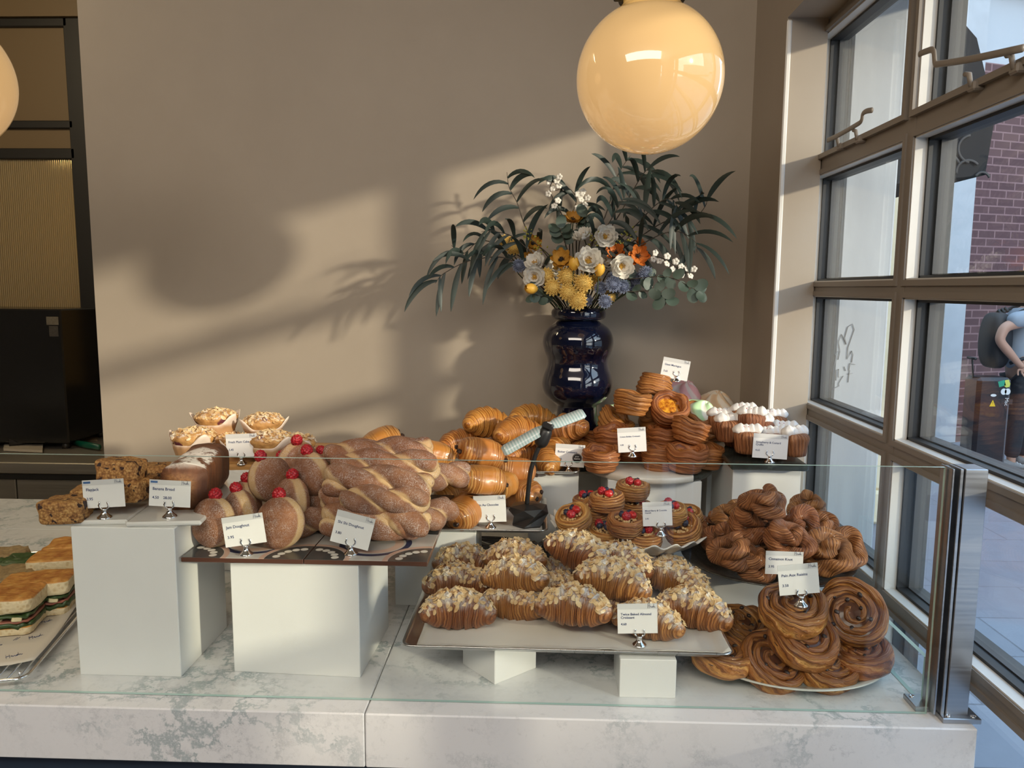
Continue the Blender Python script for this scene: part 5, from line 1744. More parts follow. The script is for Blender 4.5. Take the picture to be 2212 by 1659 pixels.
# ---- flapjacks
SRC = [thing('flapjack', lumpy_box(0.075, 0.068, 0.042, 200 + s, amp=0.004, rnd_=0.32).mesh('flapjack', M_oat), 'flapjack') for s in range(3)]
pile(SRC, [
 (143, 1100, 1.300, (0, 0, 8), 0.98, 'oat flapjack on its own at the slab corner, jam streak on top'),
 (283, 1078, 1.320, (0, 0, -4), 0.95, 'oat flapjack behind the Flapjack card, toward the banana bread'),
 (204, 1082, 1.380, (0, 0, 10), 0.95, 'oat flapjack hidden by the Flapjack card'),
 (266, 1038, 1.370, (-4, 4, 6), 1.0, 'oat flapjack stacked on the others above the Flapjack card'),
 (300, 1050, 1.450, (0, 0, 5), 0.95, 'oat flapjack low behind the stacked one'),
 (342, 1024, 1.475, (0, 0, 12), 0.98, 'oat flapjack at the back beside the banana bread loaf'),
], 0.021, 'oat flapjacks on the porcelain slab', floor=ZS1, ymin=1.338, ymax=1.62, tol=0.008, old=1.2315)

# ---- banana bread
lb = MB(); rings = []
for i in range(25):
    y = -0.098 + 0.196 * i / 24
    e = 1.0
    ring = []
    for j in range(40):
        a = 2 * PI * j / 40
        sx = math.copysign(abs(math.cos(a)) ** 0.35, math.cos(a)); sz = math.copysign(abs(math.sin(a)) ** 0.35, math.sin(a))
        dome = 0.008 * math.cos(sx * PI / 2) * (1 if sz > 0.5 else 0)
        q = Vector((sx * 0.039 * (1 + 0.06 * sz) * e, y, 0.040 + sz * 0.040 + dome))
        d = 0.0012 * math.cos(2 * PI * i / 24 * 26) if abs(sx) > 0.95 else 0
        q += Vector((sx, 0, 0)) * d + Vector((sx, 0, max(0, sz))) * nz(q, 40, 3) * 0.0025
        ring.append(q)
    rings.append(ring)
lb.loft(rings)
bl = thing('banana_bread', lb.mesh('banana_bread', M_banana), 'loaf')
q_ = atz(400, 1102, ZS1); bl.location = (q_.x - 0.018, q_.y + 0.098, ZS1); bl.rotation_euler = (0, 0, 0.19)
bl['label'] = 'dark banana bread loaf dusted with sugar, cut end toward the glass'

# ---- meringues
MM = {'pink': m_mer('pink_meringue', (0.84, 0.47, 0.52), (0.90, 0.78, 0.78)), 'green': m_mer('green_meringue', (0.55, 0.80, 0.46), (0.88, 0.90, 0.80)), 'cream': m_mer('cream_meringue', (0.80, 0.60, 0.40), (0.86, 0.80, 0.70), 5)}
MS = {}
for k, (c_, col) in enumerate(MM.items()):
    MS[c_] = thing('meringue', meringue_mb(k, lobes=5 if c_ == 'cream' else 4).mesh('meringue', col), 'meringue')
SRC = [MS['pink'], MS['green'], MS['cream']]
pile(SRC, [
 (1472, 848, 2.22, (14, 20, 30), 1.2, 'pink swirled meringue highest on the marble board, behind the cup pastry pyramid', 0),
 (1510, 886, 2.18, (10, 30, 0), 1.0, 'pale green swirled meringue beside the pink one', 1),
 (1546, 872, 2.25, (8, 10, 60), 1.15, 'cream swirled meringue on top, behind the cruffins', 2),
 (1318, 896, 2.20, (0, -14, 0), 0.85, 'pale green meringue between the vase foot and the cup pastries', 1),
 (1532, 922, 2.18, (0, 0, 90), 0.9, 'cream meringue low between cup pastries and cruffins', 2),
 (1440, 905, 2.26, (0, 0, 40), 0.95, 'cream meringue hidden behind the cup pastry pyramid', 2),
 (1480, 908, 2.26, (0, 0, 140), 0.9, 'pink meringue low behind the cup pastry pyramid', 0),
], 0.026, 'giant swirled meringues', floor=ZMR, ymin=2.06, ymax=2.34, tol=0.015, rng=(-0.1, 0.1))
# ================================================================ price cards and chrome clips
M_card = plain('white_card', (0.82, 0.81, 0.79), 0.5)
M_strip = plain('card_strip', (0.66, 0.66, 0.65), 0.5)
M_ink = plain('navy_ink', (0.030, 0.055, 0.16), 0.6)
M_tagblue = plain('blue_tag', (0.06, 0.14, 0.32), 0.5)
M_badge = plain('black_badge', (0.012, 0.012, 0.014), 0.4)
_txt = {}
def text_mesh(s, size, name='lettering', mat=None, align='LEFT', bold=0.0):
    key = (s, size, align)
    if key in _txt: return _txt[key]
    cu = bpy.data.curves.new('t', 'FONT')
    cu.body = s; cu.size = size; cu.align_x = align; cu.offset = bold; cu.resolution_u = 2
    cu.space_line = 0.95
    ob = bpy.data.objects.new('t', cu); C.objects.link(ob)
    dg = bpy.context.evaluated_depsgraph_get()
    me = bpy.data.meshes.new_from_object(ob.evaluated_get(dg))
    bpy.data.objects.remove(ob); bpy.data.curves.remove(cu)
    me.name = name
    me.materials.clear(); me.materials.append(mat or M_ink)
    _txt[key] = me
    return me
def logo_mesh(sz, th=0.00045):
    st = [[(0, 0), (0.05, 1)], [(0.20, 0), (0.25, 1.0)], [(0, 0.45), (0.28, 0.55)],
          [(0.30, .3), (0.40, .40), (0.38, .52), (0.33, .35), (0.42, .10), (0.50, .3), (0.53, .42), (0.53, .12), (0.60, .2), (0.72, .42), (0.64, .36), (0.62, .14), (0.72, .2), (0.77, .95), (0.77, .15), (0.85, .25), (0.88, .42), (0.88, .12), (1.0, .2)]]
    m = MB()
    for s in st: m.tube([(x * sz, y * sz * 0.62, 0) for x, y in s], th, 4, flat=0.3)
    return m.mesh('logo', M_ink)
LOGO = logo_mesh(0.0125)
def card_base():
    t = add('card_holder', MB().lathe([(0.0001, 0), (0.0125, 0), (0.0128, 0.0012), (0.0118, 0.003), (0.0098, 0.0042), (0.0092, 0.0052), (0.0072, 0.0068), (0.0048, 0.0105), (0.0042, 0.014), (0.0052, 0.0155), (0.0042, 0.017), (0.0001, 0.0175)], 32).mesh('card_holder', M_chrome))
    setp(t, None, 'card holder', 'chrome card holders')
    m = MB()
    for sx in (-1, 1):
        pr = [(0.0, 0.0165), (0.0040, 0.0165), (0.0076, 0.0195), (0.0090, 0.0235), (0.0074, 0.0265), (0.0076, 0.0300)]
        w = [0.0022, 0.0024, 0.0024, 0.0022, 0.0018, 0.0026]
        for off in (-0.0014, 0.0014):
            rings = []
            for (x, z), ww in zip(pr, w):
                rings.append([Vector((sx * (x - ww * 0.6), off, z)), Vector((sx * (x + ww * 0.6), off, z)), Vector((sx * (x + ww * 0.6), off + 0.0005, z)), Vector((sx * (x - ww * 0.6), off + 0.0005, z))])
            m.loft(rings)
    add('spring_clip', m.mesh('spring_clip', M_chrome), parent=t)
    return t
HOLD = card_base(); HOLD_used = False
def card(px, py, wpx, hpx, tilt, foot, zsup, title, price, where, extra=None, lean=5, y=None):
    """foot: pixel of the clip base; zsup: height it stands on (or None with y given)"""
    global HOLD_used
    F = atz(foot[0], foot[1], zsup) if y is None else aty(foot[0], foot[1], y)
    k = F.y / 1650 * 1.03
    w, h = wpx * k, hpx * k
    yc = F.y
    for _ in range(4):
        P = aty(px, py, yc)
        yc = F.y + 0.0006 + math.tan(math.radians(lean)) * (P.z - (F.z + 0.026))
    Rm = deg(90 - lean, 0, 0) @ Matrix.Rotation(math.radians(tilt), 3, 'Z')
    m = MB().box((-w / 2, -h / 2, -0.0003), (w / 2, h / 2, 0.0003))
    c = add('price_card', m.mesh('price_card', M_card), P, Rm)
    setp(c, 'white price card reading ' + title.replace('\n', ' ').replace('&', 'and') + ', ' + where, 'price card', 'price cards')
    add('top_strip', MB().box((-w / 2, h * 0.31, 0.0003), (w / 2, h / 2, 0.00042)).mesh('top_strip', M_strip), parent=c)
    fs = min(w * 0.098, 0.0084, w * 0.86 / (0.54 * max(len(t_) for t_ in title.split('\n'))))
    add('lettering', text_mesh(title, fs, bold=fs * 0.016), (-w * 0.42, h * 0.11, 0.0006), parent=c)
    add('price', text_mesh(price, fs * 0.95, 'price', bold=fs * 0.016), (-w * 0.42, -h * 0.22, 0.0006), parent=c)
    add('logo', LOGO, (w / 2 - 0.0165, h * 0.345, 0.0006), parent=c, scale=min(1.1, w / 0.062))
    if extra == 'tag':
        add('blue_tag', MB().box((-w * 0.47, h * 0.38, 0.0004), (-w * 0.30, h * 0.455, 0.0006)).mesh('blue_tag', M_tagblue), parent=c)
    if extra == 'badge':
        b = add('award_badge', MB().lathe([(0.0001, 0), (0.0125, 0), (0.0125, 0.0004), (0.0001, 0.0004)], 36).mesh('award_badge', M_badge), (w * 0.25, -h * 0.10, 0.0004), parent=c)
        mm = MB(); mm.tube([(0.0112 * math.cos(2 * PI * t / 36), 0.0112 * math.sin(2 * PI * t / 36), 0.0006) for t in range(36)], 0.0003, 4, closed=True)
        add('ring', mm.mesh('ring', M_card), parent=b)
        add('lettering', text_mesh('great', 0.0050, mat=M_card, align='CENTER'), (0, 0.0032, 0.0006), parent=b)
        add('lettering', text_mesh('taste', 0.0082, mat=M_card, align='CENTER'), (0, -0.0035, 0.0006), parent=b)
    lab = 'small chrome clip stand holding the ' + title.split('\n')[0].replace('&', 'and') + ' card'
    if not HOLD_used:
        HOLD.location = F; HOLD['label'] = lab; HOLD_used = True
    else:
        clone(HOLD, lab, F, (0, 0, 0), 1.0)
card(224, 1066, 93, 62, 4, (226, 1119), ZS1, 'Flapjack', '3.95', 'in front of the oat flapjacks', 'tag')
card(367, 1066, 92, 58, -2, (367, 1117), ZS1, 'Banana Bread', '4.50    28.00', 'in front of the dark loaf', 'tag')
card(527, 1145, 92, 66, 9, (532, 1198), ZT, 'Jam Doughnut', '3.95', 'in front of the raspberry doughnuts')
card(762, 1145, 86, 72, -14, (758, 1197), ZT, 'Shi Shi Doughnut', '3.80', 'in front of the twisted doughnuts')
card(522, 962, 68, 50, 3, (522, 1003), ZB3, 'Fresh Plum Cake', '5.45', 'in front of the plum cakes')
card(1058, 1099, 70, 58, 3, (1060, 1140), ZPC + 0.003, 'Pain Au Chocolat', '3.40', 'in front of the folded chocolate pastries')
card(1231, 984, 63, 48, -3, (1228, 1020), ZBC + 0.002, 'Butter Croissant', '2.95', 'with a round black award badge', 'badge')
card(1365, 950, 60, 52, 4, (1366, 986), None, 'Crème Brûlée Croissant', '4.20', 'against the pyramid', y=rest_on(FLD_CUP, 1366, 986, 1.80, 2.0))
card(1459, 797, 57, 42, -10, (1461, 824), None, 'Giant Meringue', '3.65', 'above the top cup pastry', y=2.17)
card(1664, 964, 73, 52, -3, (1662, 999), ZCF, 'Strawberry & Custard\nCruffin', '4.65', 'in front of the cream-topped cruffins')
card(1420, 1110, 63, 52, 3, (1427, 1156), None, 'Mixed Berry & Crumble\nDanish', '3.95', 'standing among the danishes', y=rest_on(FLD_DAN, 1427, 1156, 1.45, 1.75))
card(1694, 1216, 80, 50, -1, (1700, 1258), None, 'Cinnamon Knot', '3.95', 'partly behind another card', y=1.417)
card(1725, 1251, 86, 66, 6, (1730, 1308), None, 'Pain Aux Raisins', '3.50', 'on the topmost raisin swirl', y=rest_on(FLD_RAI, 1730, 1308, 1.25, 1.5))
card(1377, 1336, 87, 66, 2, (1381, 1394), ZA + 0.004, 'Twice Baked Almond\nCroissant', '4.60', 'in front of the almond croissants')

# ================================================================ vase and flowers
YV = 2.268
def m_blue():
    g = G('cobalt_glaze', 0.05, coat=1.0)
    g.set('Base Color', (0.003, 0.005, 0.018, 1)); g.set('Coat Roughness', 0.02)
    return g.m
M_blueglaze = m_blue()
vc = aty(1245, 940, YV)
kv = YV / 1650
prof = [(0.0001, None), (52, 1007), (52, 1003), (50, 960), (46, 915), (43.5, 890), (43.5, 876), (50, 870), (62, 861), (72, 848), (76.5, 830), (74, 812), (68, 795), (65.5, 784), (67, 773), (73, 758), (76.5, 741), (74, 724), (66, 709), (52, 698), (43, 692), (42.5, 690), (52, 689.5), (57, 686), (58.5, 678), (57, 670), (52, 665.5), (46, 665), (41, 668), (39, 680), (39, 695), (50, 712), (0.0001, 720)]
pp = []
zb_ = aty(1245, 1007, YV).z
for r, py in prof:
    z = zb_ if py is None else aty(1245, py, YV).z
    pp.append((r * kv if r > 1 else 0.0001, z - zb_))
# smooth the profile
P3 = [Vector((r, 0, z)) for r, z in pp]
sm = [P3[0]] + spline(P3[1:-1], 150) + [P3[-1]]
block(vc.x, YV, 0.19, 0.19, zb_ - ZC - 0.0003, 0.0, 'white block raising the blue vase')
vz = setp(add('flower_vase', MB().lathe([(max(p.x, 0.0001), p.z) for p in sm], 72).mesh('flower_vase', M_blueglaze), (vc.x, YV, zb_)), 'glossy dark blue double-gourd vase holding the bouquet', 'vase')
VM = Vector((vc.x, YV, aty(1245, 672, YV).z))

M_leaf = plain('eucalyptus_leaf', (0.021, 0.036, 0.030), 0.5, var=0.35, bscale=18)
M_leaf2 = plain('round_eucalyptus_leaf', (0.055, 0.085, 0.065), 0.5, var=0.3, bscale=18)
M_stem = plain('brown_stem', (0.05, 0.038, 0.026), 0.6)
M_stemg = plain('green_stem', (0.04, 0.06, 0.025), 0.6)
def m_spiky(name, c1, c2):
    g = G(name, 0.7)
    g.set('Base Color', g.mix(g.step(g.xyz(g.uv())[0], 0.0, 1.0), c1, c2))
    return g.m
M_pomp = m_spiky('yellow_pompom', (0.52, 0.27, 0.03), (0.86, 0.62, 0.18))
M_thistle = m_spiky('blue_thistle', (0.035, 0.045, 0.085), (0.27, 0.32, 0.46))
M_petal_w = plain('white_petal', (0.80, 0.77, 0.70), 0.6)
M_petal_o = plain('orange_petal', (0.55, 0.15, 0.02), 0.6, var=0.3, bscale=60)
M_petal_y = plain('ochre_petal', (0.52, 0.25, 0.03), 0.6, var=0.35, bscale=60)
M_tulip = plain('yellow_tulip', (0.84, 0.46, 0.06), 0.45, var=0.25, bscale=40)
M_stamen = plain('gold_stamen', (0.50, 0.28, 0.04), 0.7)
M_dark = plain('dark_flower_eye', (0.020, 0.014, 0.012), 0.8)
M_bud = plain('yellow_green_bud', (0.36, 0.34, 0.05), 0.6, var=0.4, bscale=90)

def spiky(r, n, w, core):
    m = MB(); m.ball((0, 0, 0), r * core, 8, 12)
    for k in range(n):
        z = 1 - 2 * (k + 0.5) / n; a = k * 2.39996
        d = Vector((math.sqrt(1 - z * z) * math.cos(a), math.sqrt(1 - z * z) * math.sin(a), z))
        u = d.orthogonal().normalized(); v_ = d.cross(u)
        rr = r * (0.93 + 0.1 * math.sin(k * 1.7))
        b = d * r * core * 0.9
        q = [b + u * w, b + v_ * w, b - u * w, b - v_ * w]
        t = [d * rr + u * w * 0.8, d * rr + v_ * w * 0.8, d * rr - u * w * 0.8, d * rr - v_ * w * 0.8]
        m.raw(q + t + [d * rr * 1.03], [(0, 1, 5, 4), (1, 2, 6, 5), (2, 3, 7, 6), (3, 0, 4, 7), (4, 5, 8), (5, 6, 8), (6, 7, 8), (7, 4, 8)], [(0, 0)] * 4 + [(1, 0)] * 5, 0, False)
    return m
def petal(m, L, Wd, ang, tilt, cup, curl, z0=0.0, r0=0.003, seed=0, n=8, k=7):
    ca, sa = math.cos(ang), math.sin(ang)
    rows = []
    for i in range(n + 1):
        t = i / n
        a = tilt + curl * t * t
        x = r0 + L * t * math.cos(a * 0.7); z = z0 + L * t * math.sin(a * 0.7)
        w = Wd * (math.sin(PI * min(1, 0.12 + 0.83 * t)) ** 0.6)
        if t > 0.98: w *= 0.75
        row = []
        for j in range(k):
            s = -1 + 2 * j / (k - 1)
            yy = s * w / 2
            zz = z + cup * s * s * (0.4 + t) + 0.002 * math.sin(seed + 9 * s + 5 * t)
            row.append(Vector((x * ca - yy * sa, x * sa + yy * ca, zz)))
        rows.append(row)
    m.loft(rows, open_ring=True)
def rose(seed):
    m = MB()
    for l, (nn, L, Wd, tl) in enumerate(((6, 0.036, 0.034, 0.35), (5, 0.031, 0.030, 0.75), (4, 0.023, 0.022, 1.15))):
        for k in range(nn): petal(m, L, Wd, 2 * PI * k / nn + l * 0.5 + seed, tl, 0.007, 0.3, 0.002 * l, 0.003, seed + k)
    return m
def cosmos(seed, n=8):
    m = MB()
    for l in range(2):
        for k in range(n): petal(m, 0.028 - 0.004 * l, 0.017, 2 * PI * k / n + l * 0.4 + seed, 0.35 + 0.3 * l, 0.003, 0.35, 0.001 * l, 0.004, seed + k)
    return m
def tulip(seed):
    m = MB()
    for l in range(2):
        for k in range(3):
            a = 2 * PI * k / 3 + l * PI / 3 + seed
            rows = []
            for i in range(9):
                t = i / 8; row = []
                for j in range(7):
                    s = (-1 + j / 3) * (0.75 * math.sin(PI * min(1, 0.1 + 0.8 * t)) + 0.05)
                    rad = 0.0145 * math.sin(PI * (0.08 + 0.80 * t)) ** 0.7 + 0.0006 * l
                    row.append(Vector((rad * math.cos(a + s * 1.1), rad * math.sin(a + s * 1.1), 0.036 * t)))
                rows.append(row)
            m.loft(rows, open_ring=True)
    return m
def aim(d, spin=0.0):
    z = Vector(d).normalized(); x = z.orthogonal().normalized(); y = z.cross(x)
    return Matrix((x, y, z)).transposed() @ Matrix.Rotation(spin, 3, 'Z')

def mk(name, mb, mat, cat, eye=None, eye_kind=None):
    o = setp(add(name, mb.mesh(name, mat)), None, cat)
    if eye: add(eye_kind, eye[0].mesh(eye_kind, eye[1]), parent=o)
    return o
def stamens(n, r, h, seed=0):
    m = MB(); rg = random.Random(seed)
    for k in range(n):
        a = rg.uniform(0, 2 * PI); q = r * math.sqrt(rg.random())
        m.ball((q * math.cos(a), q * math.sin(a), h * rg.uniform(0.6, 1.1)), 0.0013, 3, 5)
    m.ball((0, 0, h * 0.4), (r * 0.7, r * 0.7, h * 0.5), 5, 10)
    return m
def flowers(src, entries, group):
    """entries: (px, py, depth, facing direction, scale, label); every flower gets a stem of its own down into the vase"""
    made = []
    for k, (px, py, y, d, sc, lab) in enumerate(entries):
        P = aty(px, py, y); Rm = aim(d, k * 1.3)
        if k == 0:
            o = src; o.location = P; o.rotation_euler = Rm.to_euler(); o.scale = (sc,) * 3; o['label'] = lab; o['group'] = group
        else: o = clone(src, lab, P, Rm, sc, group)
        made.append((o, P, Rm, d, sc))
    for o, P, Rm, d, sc in made:
        e = VM + Vector(((P.x - VM.x) * 0.10, (P.y - VM.y) * 0.2, -0.05))
        dn = Vector(d).normalized()
        mid = P - dn * 0.035 + Vector((0, 0.01, -0.02))
        pts = spline([P - dn * 0.002, mid, (mid + e) / 2 + Vector((0, 0.02, 0.01)), e], 14)
        inv = Rm.to_3x3().transposed()
        m = MB().tube([inv @ (p - P) / sc for p in pts], 0.0016 / sc, 6)
        add('stem', m.mesh('stem', M_stemg), parent=o)
FW = (0, -1, 0.15)
flowers(mk('pompom_flower', spiky(0.0255, 340, 0.0013, 0.78), M_pomp, 'flower'), [
 (1180, 597, 2.16, FW, 1.0, 'yellow pompom flower beside the lilac-white rose, toward the open wall'),
 (1225, 598, 2.14, FW, 1.12, 'yellow pompom flower, largest of them, under the big white rose'),
 (1260, 611, 2.13, FW, 1.05, 'yellow pompom flower under the tulip bud near the blue thistles'),
 (1194, 621, 2.14, FW, 0.98, 'yellow pompom flower between the lower tulip bud and the lowest pompoms'),
 (1227, 632, 2.13, FW, 1.0, 'yellow pompom flower in the middle of the lowest cluster'),
 (1252, 630, 2.17, FW, 0.95, 'yellow pompom flower half hidden behind the lowest two'),
 (1248, 650, 2.13, FW, 1.05, 'yellow pompom flower lowest of all, touching the vase rim'),
 (1318, 640, 2.18, FW, 0.75, 'small yellow pompom flower peeking out among blue thistles'),
 (1283, 610, 2.20, FW, 0.9, 'yellow pompom flower in shade under the second tulip bud'),
 (1092, 524, 2.28, FW, 0.95, 'yellow pompom flower in shade at the wall side of the bouquet, higher one'),
 (1111, 535, 2.27, FW, 1.0, 'yellow pompom flower in shade at the wall side of the bouquet, lower one'),
], 'yellow pompom flowers in the vase')
flowers(mk('thistle_flower', spiky(0.021, 240, 0.0008, 0.58), M_thistle, 'flower'), [
 (1121, 574, 2.20, FW, 1.0, 'blue globe thistle alone on the wall side of the bouquet'),
 (1297, 622, 2.15, FW, 0.95, 'dark blue globe thistle beside the yellow pompoms'),
 (1324, 614, 2.13, FW, 1.12, 'largest blue globe thistle in the middle of its cluster'),
 (1323, 601, 2.17, FW, 0.95, 'blue globe thistle directly above the largest one'),
 (1346, 619, 2.15, FW, 1.0, 'blue globe thistle beside the largest one, away from the pompoms'),
 (1357, 615, 2.19, FW, 0.95, 'blue globe thistle in shade between its cluster and the leaves'),
 (1374, 602, 2.17, FW, 0.95, 'dark blue globe thistle below the white rose edge'),
 (1395, 591, 2.15, FW, 1.05, 'blue globe thistle outermost on the window side'),
 (1307, 651, 2.15, FW, 1.0, 'blue globe thistle hanging by the vase rim'),
 (1269, 648, 2.18, FW, 0.85, 'dark blue globe thistle tucked behind the lowest pompom'),
], 'blue globe thistles in the vase')
flowers(mk('white_rose', rose(0), M_petal_w, 'flower', (stamens(34, 0.009, 0.016), M_stamen), 'stamens'), [
 (1271, 567, 2.13, (0.0, -1, 0.35), 1.12, 'largest open white rose at the heart of the bouquet'),
 (1307, 512, 2.17, (0.1, -1, 0.1), 0.95, 'white rose with a gold centre, upper of the two above the heart'),
 (1262, 515, 2.19, (-0.4, -0.5, 0.8), 0.85, 'white rose seen from the side, beside the upper one'),
 (1300, 535, 2.22, (0.1, -0.6, -0.4), 0.8, 'white rose drooping under the upper one'),
 (1341, 576, 2.13, (0.15, -1, 0.0), 0.98, 'white rose with dark gold centre, below the orange flowers'),
 (1303, 568, 2.20, (0.5, -0.7, 0.3), 0.85, 'white rose half behind the largest one'),
 (1158, 571, 2.17, (-0.3, -0.8, 0.5), 0.85, 'lilac-white rose on the wall side, upper one'),
 (1155, 598, 2.15, (-0.1, -1, 0.0), 0.92, 'lilac-white rose on the wall side, lower one'),
 (1200, 580, 2.22, (0, -0.9, 0.2), 0.9, 'white rose in shade behind the ochre flower'),
], 'white roses in the vase')
flowers(mk('ochre_flower', cosmos(0), M_petal_y, 'flower', (stamens(26, 0.008, 0.009, 2), M_dark), 'dark_eye'), [
 (1212, 561, 2.14, (-0.05, -1, 0.3), 1.05, 'ochre flower with a dark eye above the yellow pompoms'),
 (1238, 477, 2.24, (0.0, -0.7, 0.9), 0.98, 'ochre flower highest in the bouquet, among round leaves'),
 (1150, 527, 2.25, (0.3, -0.9, 0.3), 0.9, 'ochre flower in shade toward the wall, upper one'),
 (1145, 560, 2.24, (0.0, -1, 0.1), 0.85, 'ochre flower in shade toward the wall, lower one'),
], 'ochre flowers in the vase')
flowers(mk('orange_flower', cosmos(2, 6), M_petal_o, 'flower', (stamens(22, 0.007, 0.009, 4), M_dark), 'dark_eye'), [
 (1331, 547, 2.17, (-0.3, -1, 0.5), 0.98, 'orange flower beside the white rose, nearer the middle'),
 (1377, 553, 2.15, (0.2, -1, 0.1), 1.1, 'orange flower with a dark eye, on the window side'),
 (1381, 527, 2.20, (0.4, -0.6, 0.6), 0.6, 'small orange bud above the window-side orange flower'),
], 'orange flowers in the vase')
flowers(mk('tulip_flower', tulip(0), M_tulip, 'flower'), [
 (1160, 625, 2.12, (-0.9, -0.5, 0.1), 1.0, 'yellow tulip bud lying low at the wall side of the bouquet'),
 (1239, 584, 2.12, (0.05, -0.25, 1), 1.0, 'yellow tulip bud standing beside the largest white rose'),
 (1293, 596, 2.12, (0.1, -0.3, 1), 1.0, 'yellow tulip bud between the largest white rose and the blue thistles'),
 (1341, 597, 2.17, (0.2, -0.3, 1), 0.9, 'yellow tulip bud just under the white rose by the thistles'),
], 'yellow tulip buds in the vase')

# leafy branches
def leaf_strip(m, base, d, L, Wd, droop, side, n=9):
    d = Vector(d).normalized(); side = Vector(side).normalized()
    p = Vector(base); rows = []
    for i in range(n + 1):
        t = i / n
        w = Wd * math.sin(PI * min(1.0, 0.08 + 0.92 * t)) ** 0.75 if t < 1 else 0.0004
        nrm = d.cross(side).normalized()
        s2 = nrm.cross(d).normalized()
        rows.append([p - nrm * w / 2, p + s2 * w * 0.12, p + nrm * w / 2])
        d = (d + Vector((0, 0, -droop / n)) + side * (0.25 * droop / n)).normalized()
        p = p + d * (L / n)
    m.loft(rows, open_ring=True)
def branch(name, pxs, leaves, label, group, kind='long', seed=0, r=0.0022, L=(0.095, 0.155), Wd=0.0150, droop=1.6, mat=None):
    """pxs: (px, py, depth) from the vase outward"""
    rg = random.Random(seed)
    e = VM + Vector((rg.uniform(-.02, .02), rg.uniform(-.015, .015), -0.04))
    ctl = [e] + [aty(a, b, c) for a, b, c in pxs]
    pts = spline(ctl, 40)
    root = setp(add(name, None, e), label, 'branch', group)
    st = MB().tube([p - e for p in pts], [r * (1 - 0.7 * i / 39) for i in range(40)], 6)
    add('stem', st.mesh('stem', M_stem), parent=root)
    fol = MB(); tot = 0
    start = 0.30
    for k in range(leaves):
        t = start + (1 - start) * (k + 0.5 * rg.random()) / leaves
        i = min(38, int(t * 39))
        p = pts[i] - e; tg = (pts[i + 1] - pts[i]).normalized()
        sgn = 1 if k % 2 else -1
        sd_ = tg.cross(Vector((0, 1, 0.2))).normalized() * sgn
        d = tg * 0.65 + sd_ * 0.75 + Vector((rg.uniform(-.2, .2), rg.uniform(-.35, .25), rg.uniform(0.0, 0.35)))
        if kind == 'long':
            lim = (YW - 0.03) - (p + e).y
            if d.y > 0 and lim < 0.1: d.y = -0.1
            leaf_strip(fol, p, d, rg.uniform(*L), Wd * rg.uniform(0.8, 1.2), droop * rg.uniform(0.7, 1.3), (rg.uniform(-.4, .4), -0.9, rg.uniform(-.2, .5)))
        elif kind == 'round':
            s = rg.uniform(*L)
            dd = d.normalized(); nn = Vector((rg.uniform(-.5, .5), -1, rg.uniform(-.2, .7))).normalized()
            u = (dd - nn * dd.dot(nn)).normalized(); v_ = nn.cross(u)
            c = p + u * s * 0.65
            ring = [c + u * (math.cos(2 * PI * q / 12) * s * 0.62) + v_ * (math.sin(2 * PI * q / 12) * s * 0.5) + nn * 0.002 * math.cos(4 * PI * q / 12) for q in range(12)]
            fol.raw([c - nn * 0.0012] + ring, [(0, q + 1, (q + 1) % 12 + 1) for q in range(12)])
        elif kind == 'blossom':
            c = p + d.normalized() * 0.012
            nn = Vector((rg.uniform(-.6, .6), -1, rg.uniform(-.3, .6))).normalized()
            u = nn.orthogonal().normalized(); v_ = nn.cross(u)
            for q in range(5):
                a = 2 * PI * q / 5
                o = c + (u * math.cos(a) + v_ * math.sin(a)) * 0.0055 + nn * 0.001
                fol.ball(o, (0.0052, 0.0052, 0.0018), 4, 8, 0, aim(nn))
        elif kind == 'bud':
            for q in range(3):
                c = p + Vector((rg.uniform(-1, 1), rg.uniform(-1, 1), rg.uniform(-.6, 1))) * 0.016
                fol.ball(c, (0.0022, 0.0022, 0.0042), 4, 6, 0, aim(c - p))
    lname = {'long': 'leaves', 'round': 'leaves', 'blossom': 'blossoms', 'bud': 'buds'}[kind]
    lo = add(lname, fol.mesh(lname, mat or M_leaf), parent=root)
    return root
g1 = 'eucalyptus branches with long drooping leaves'
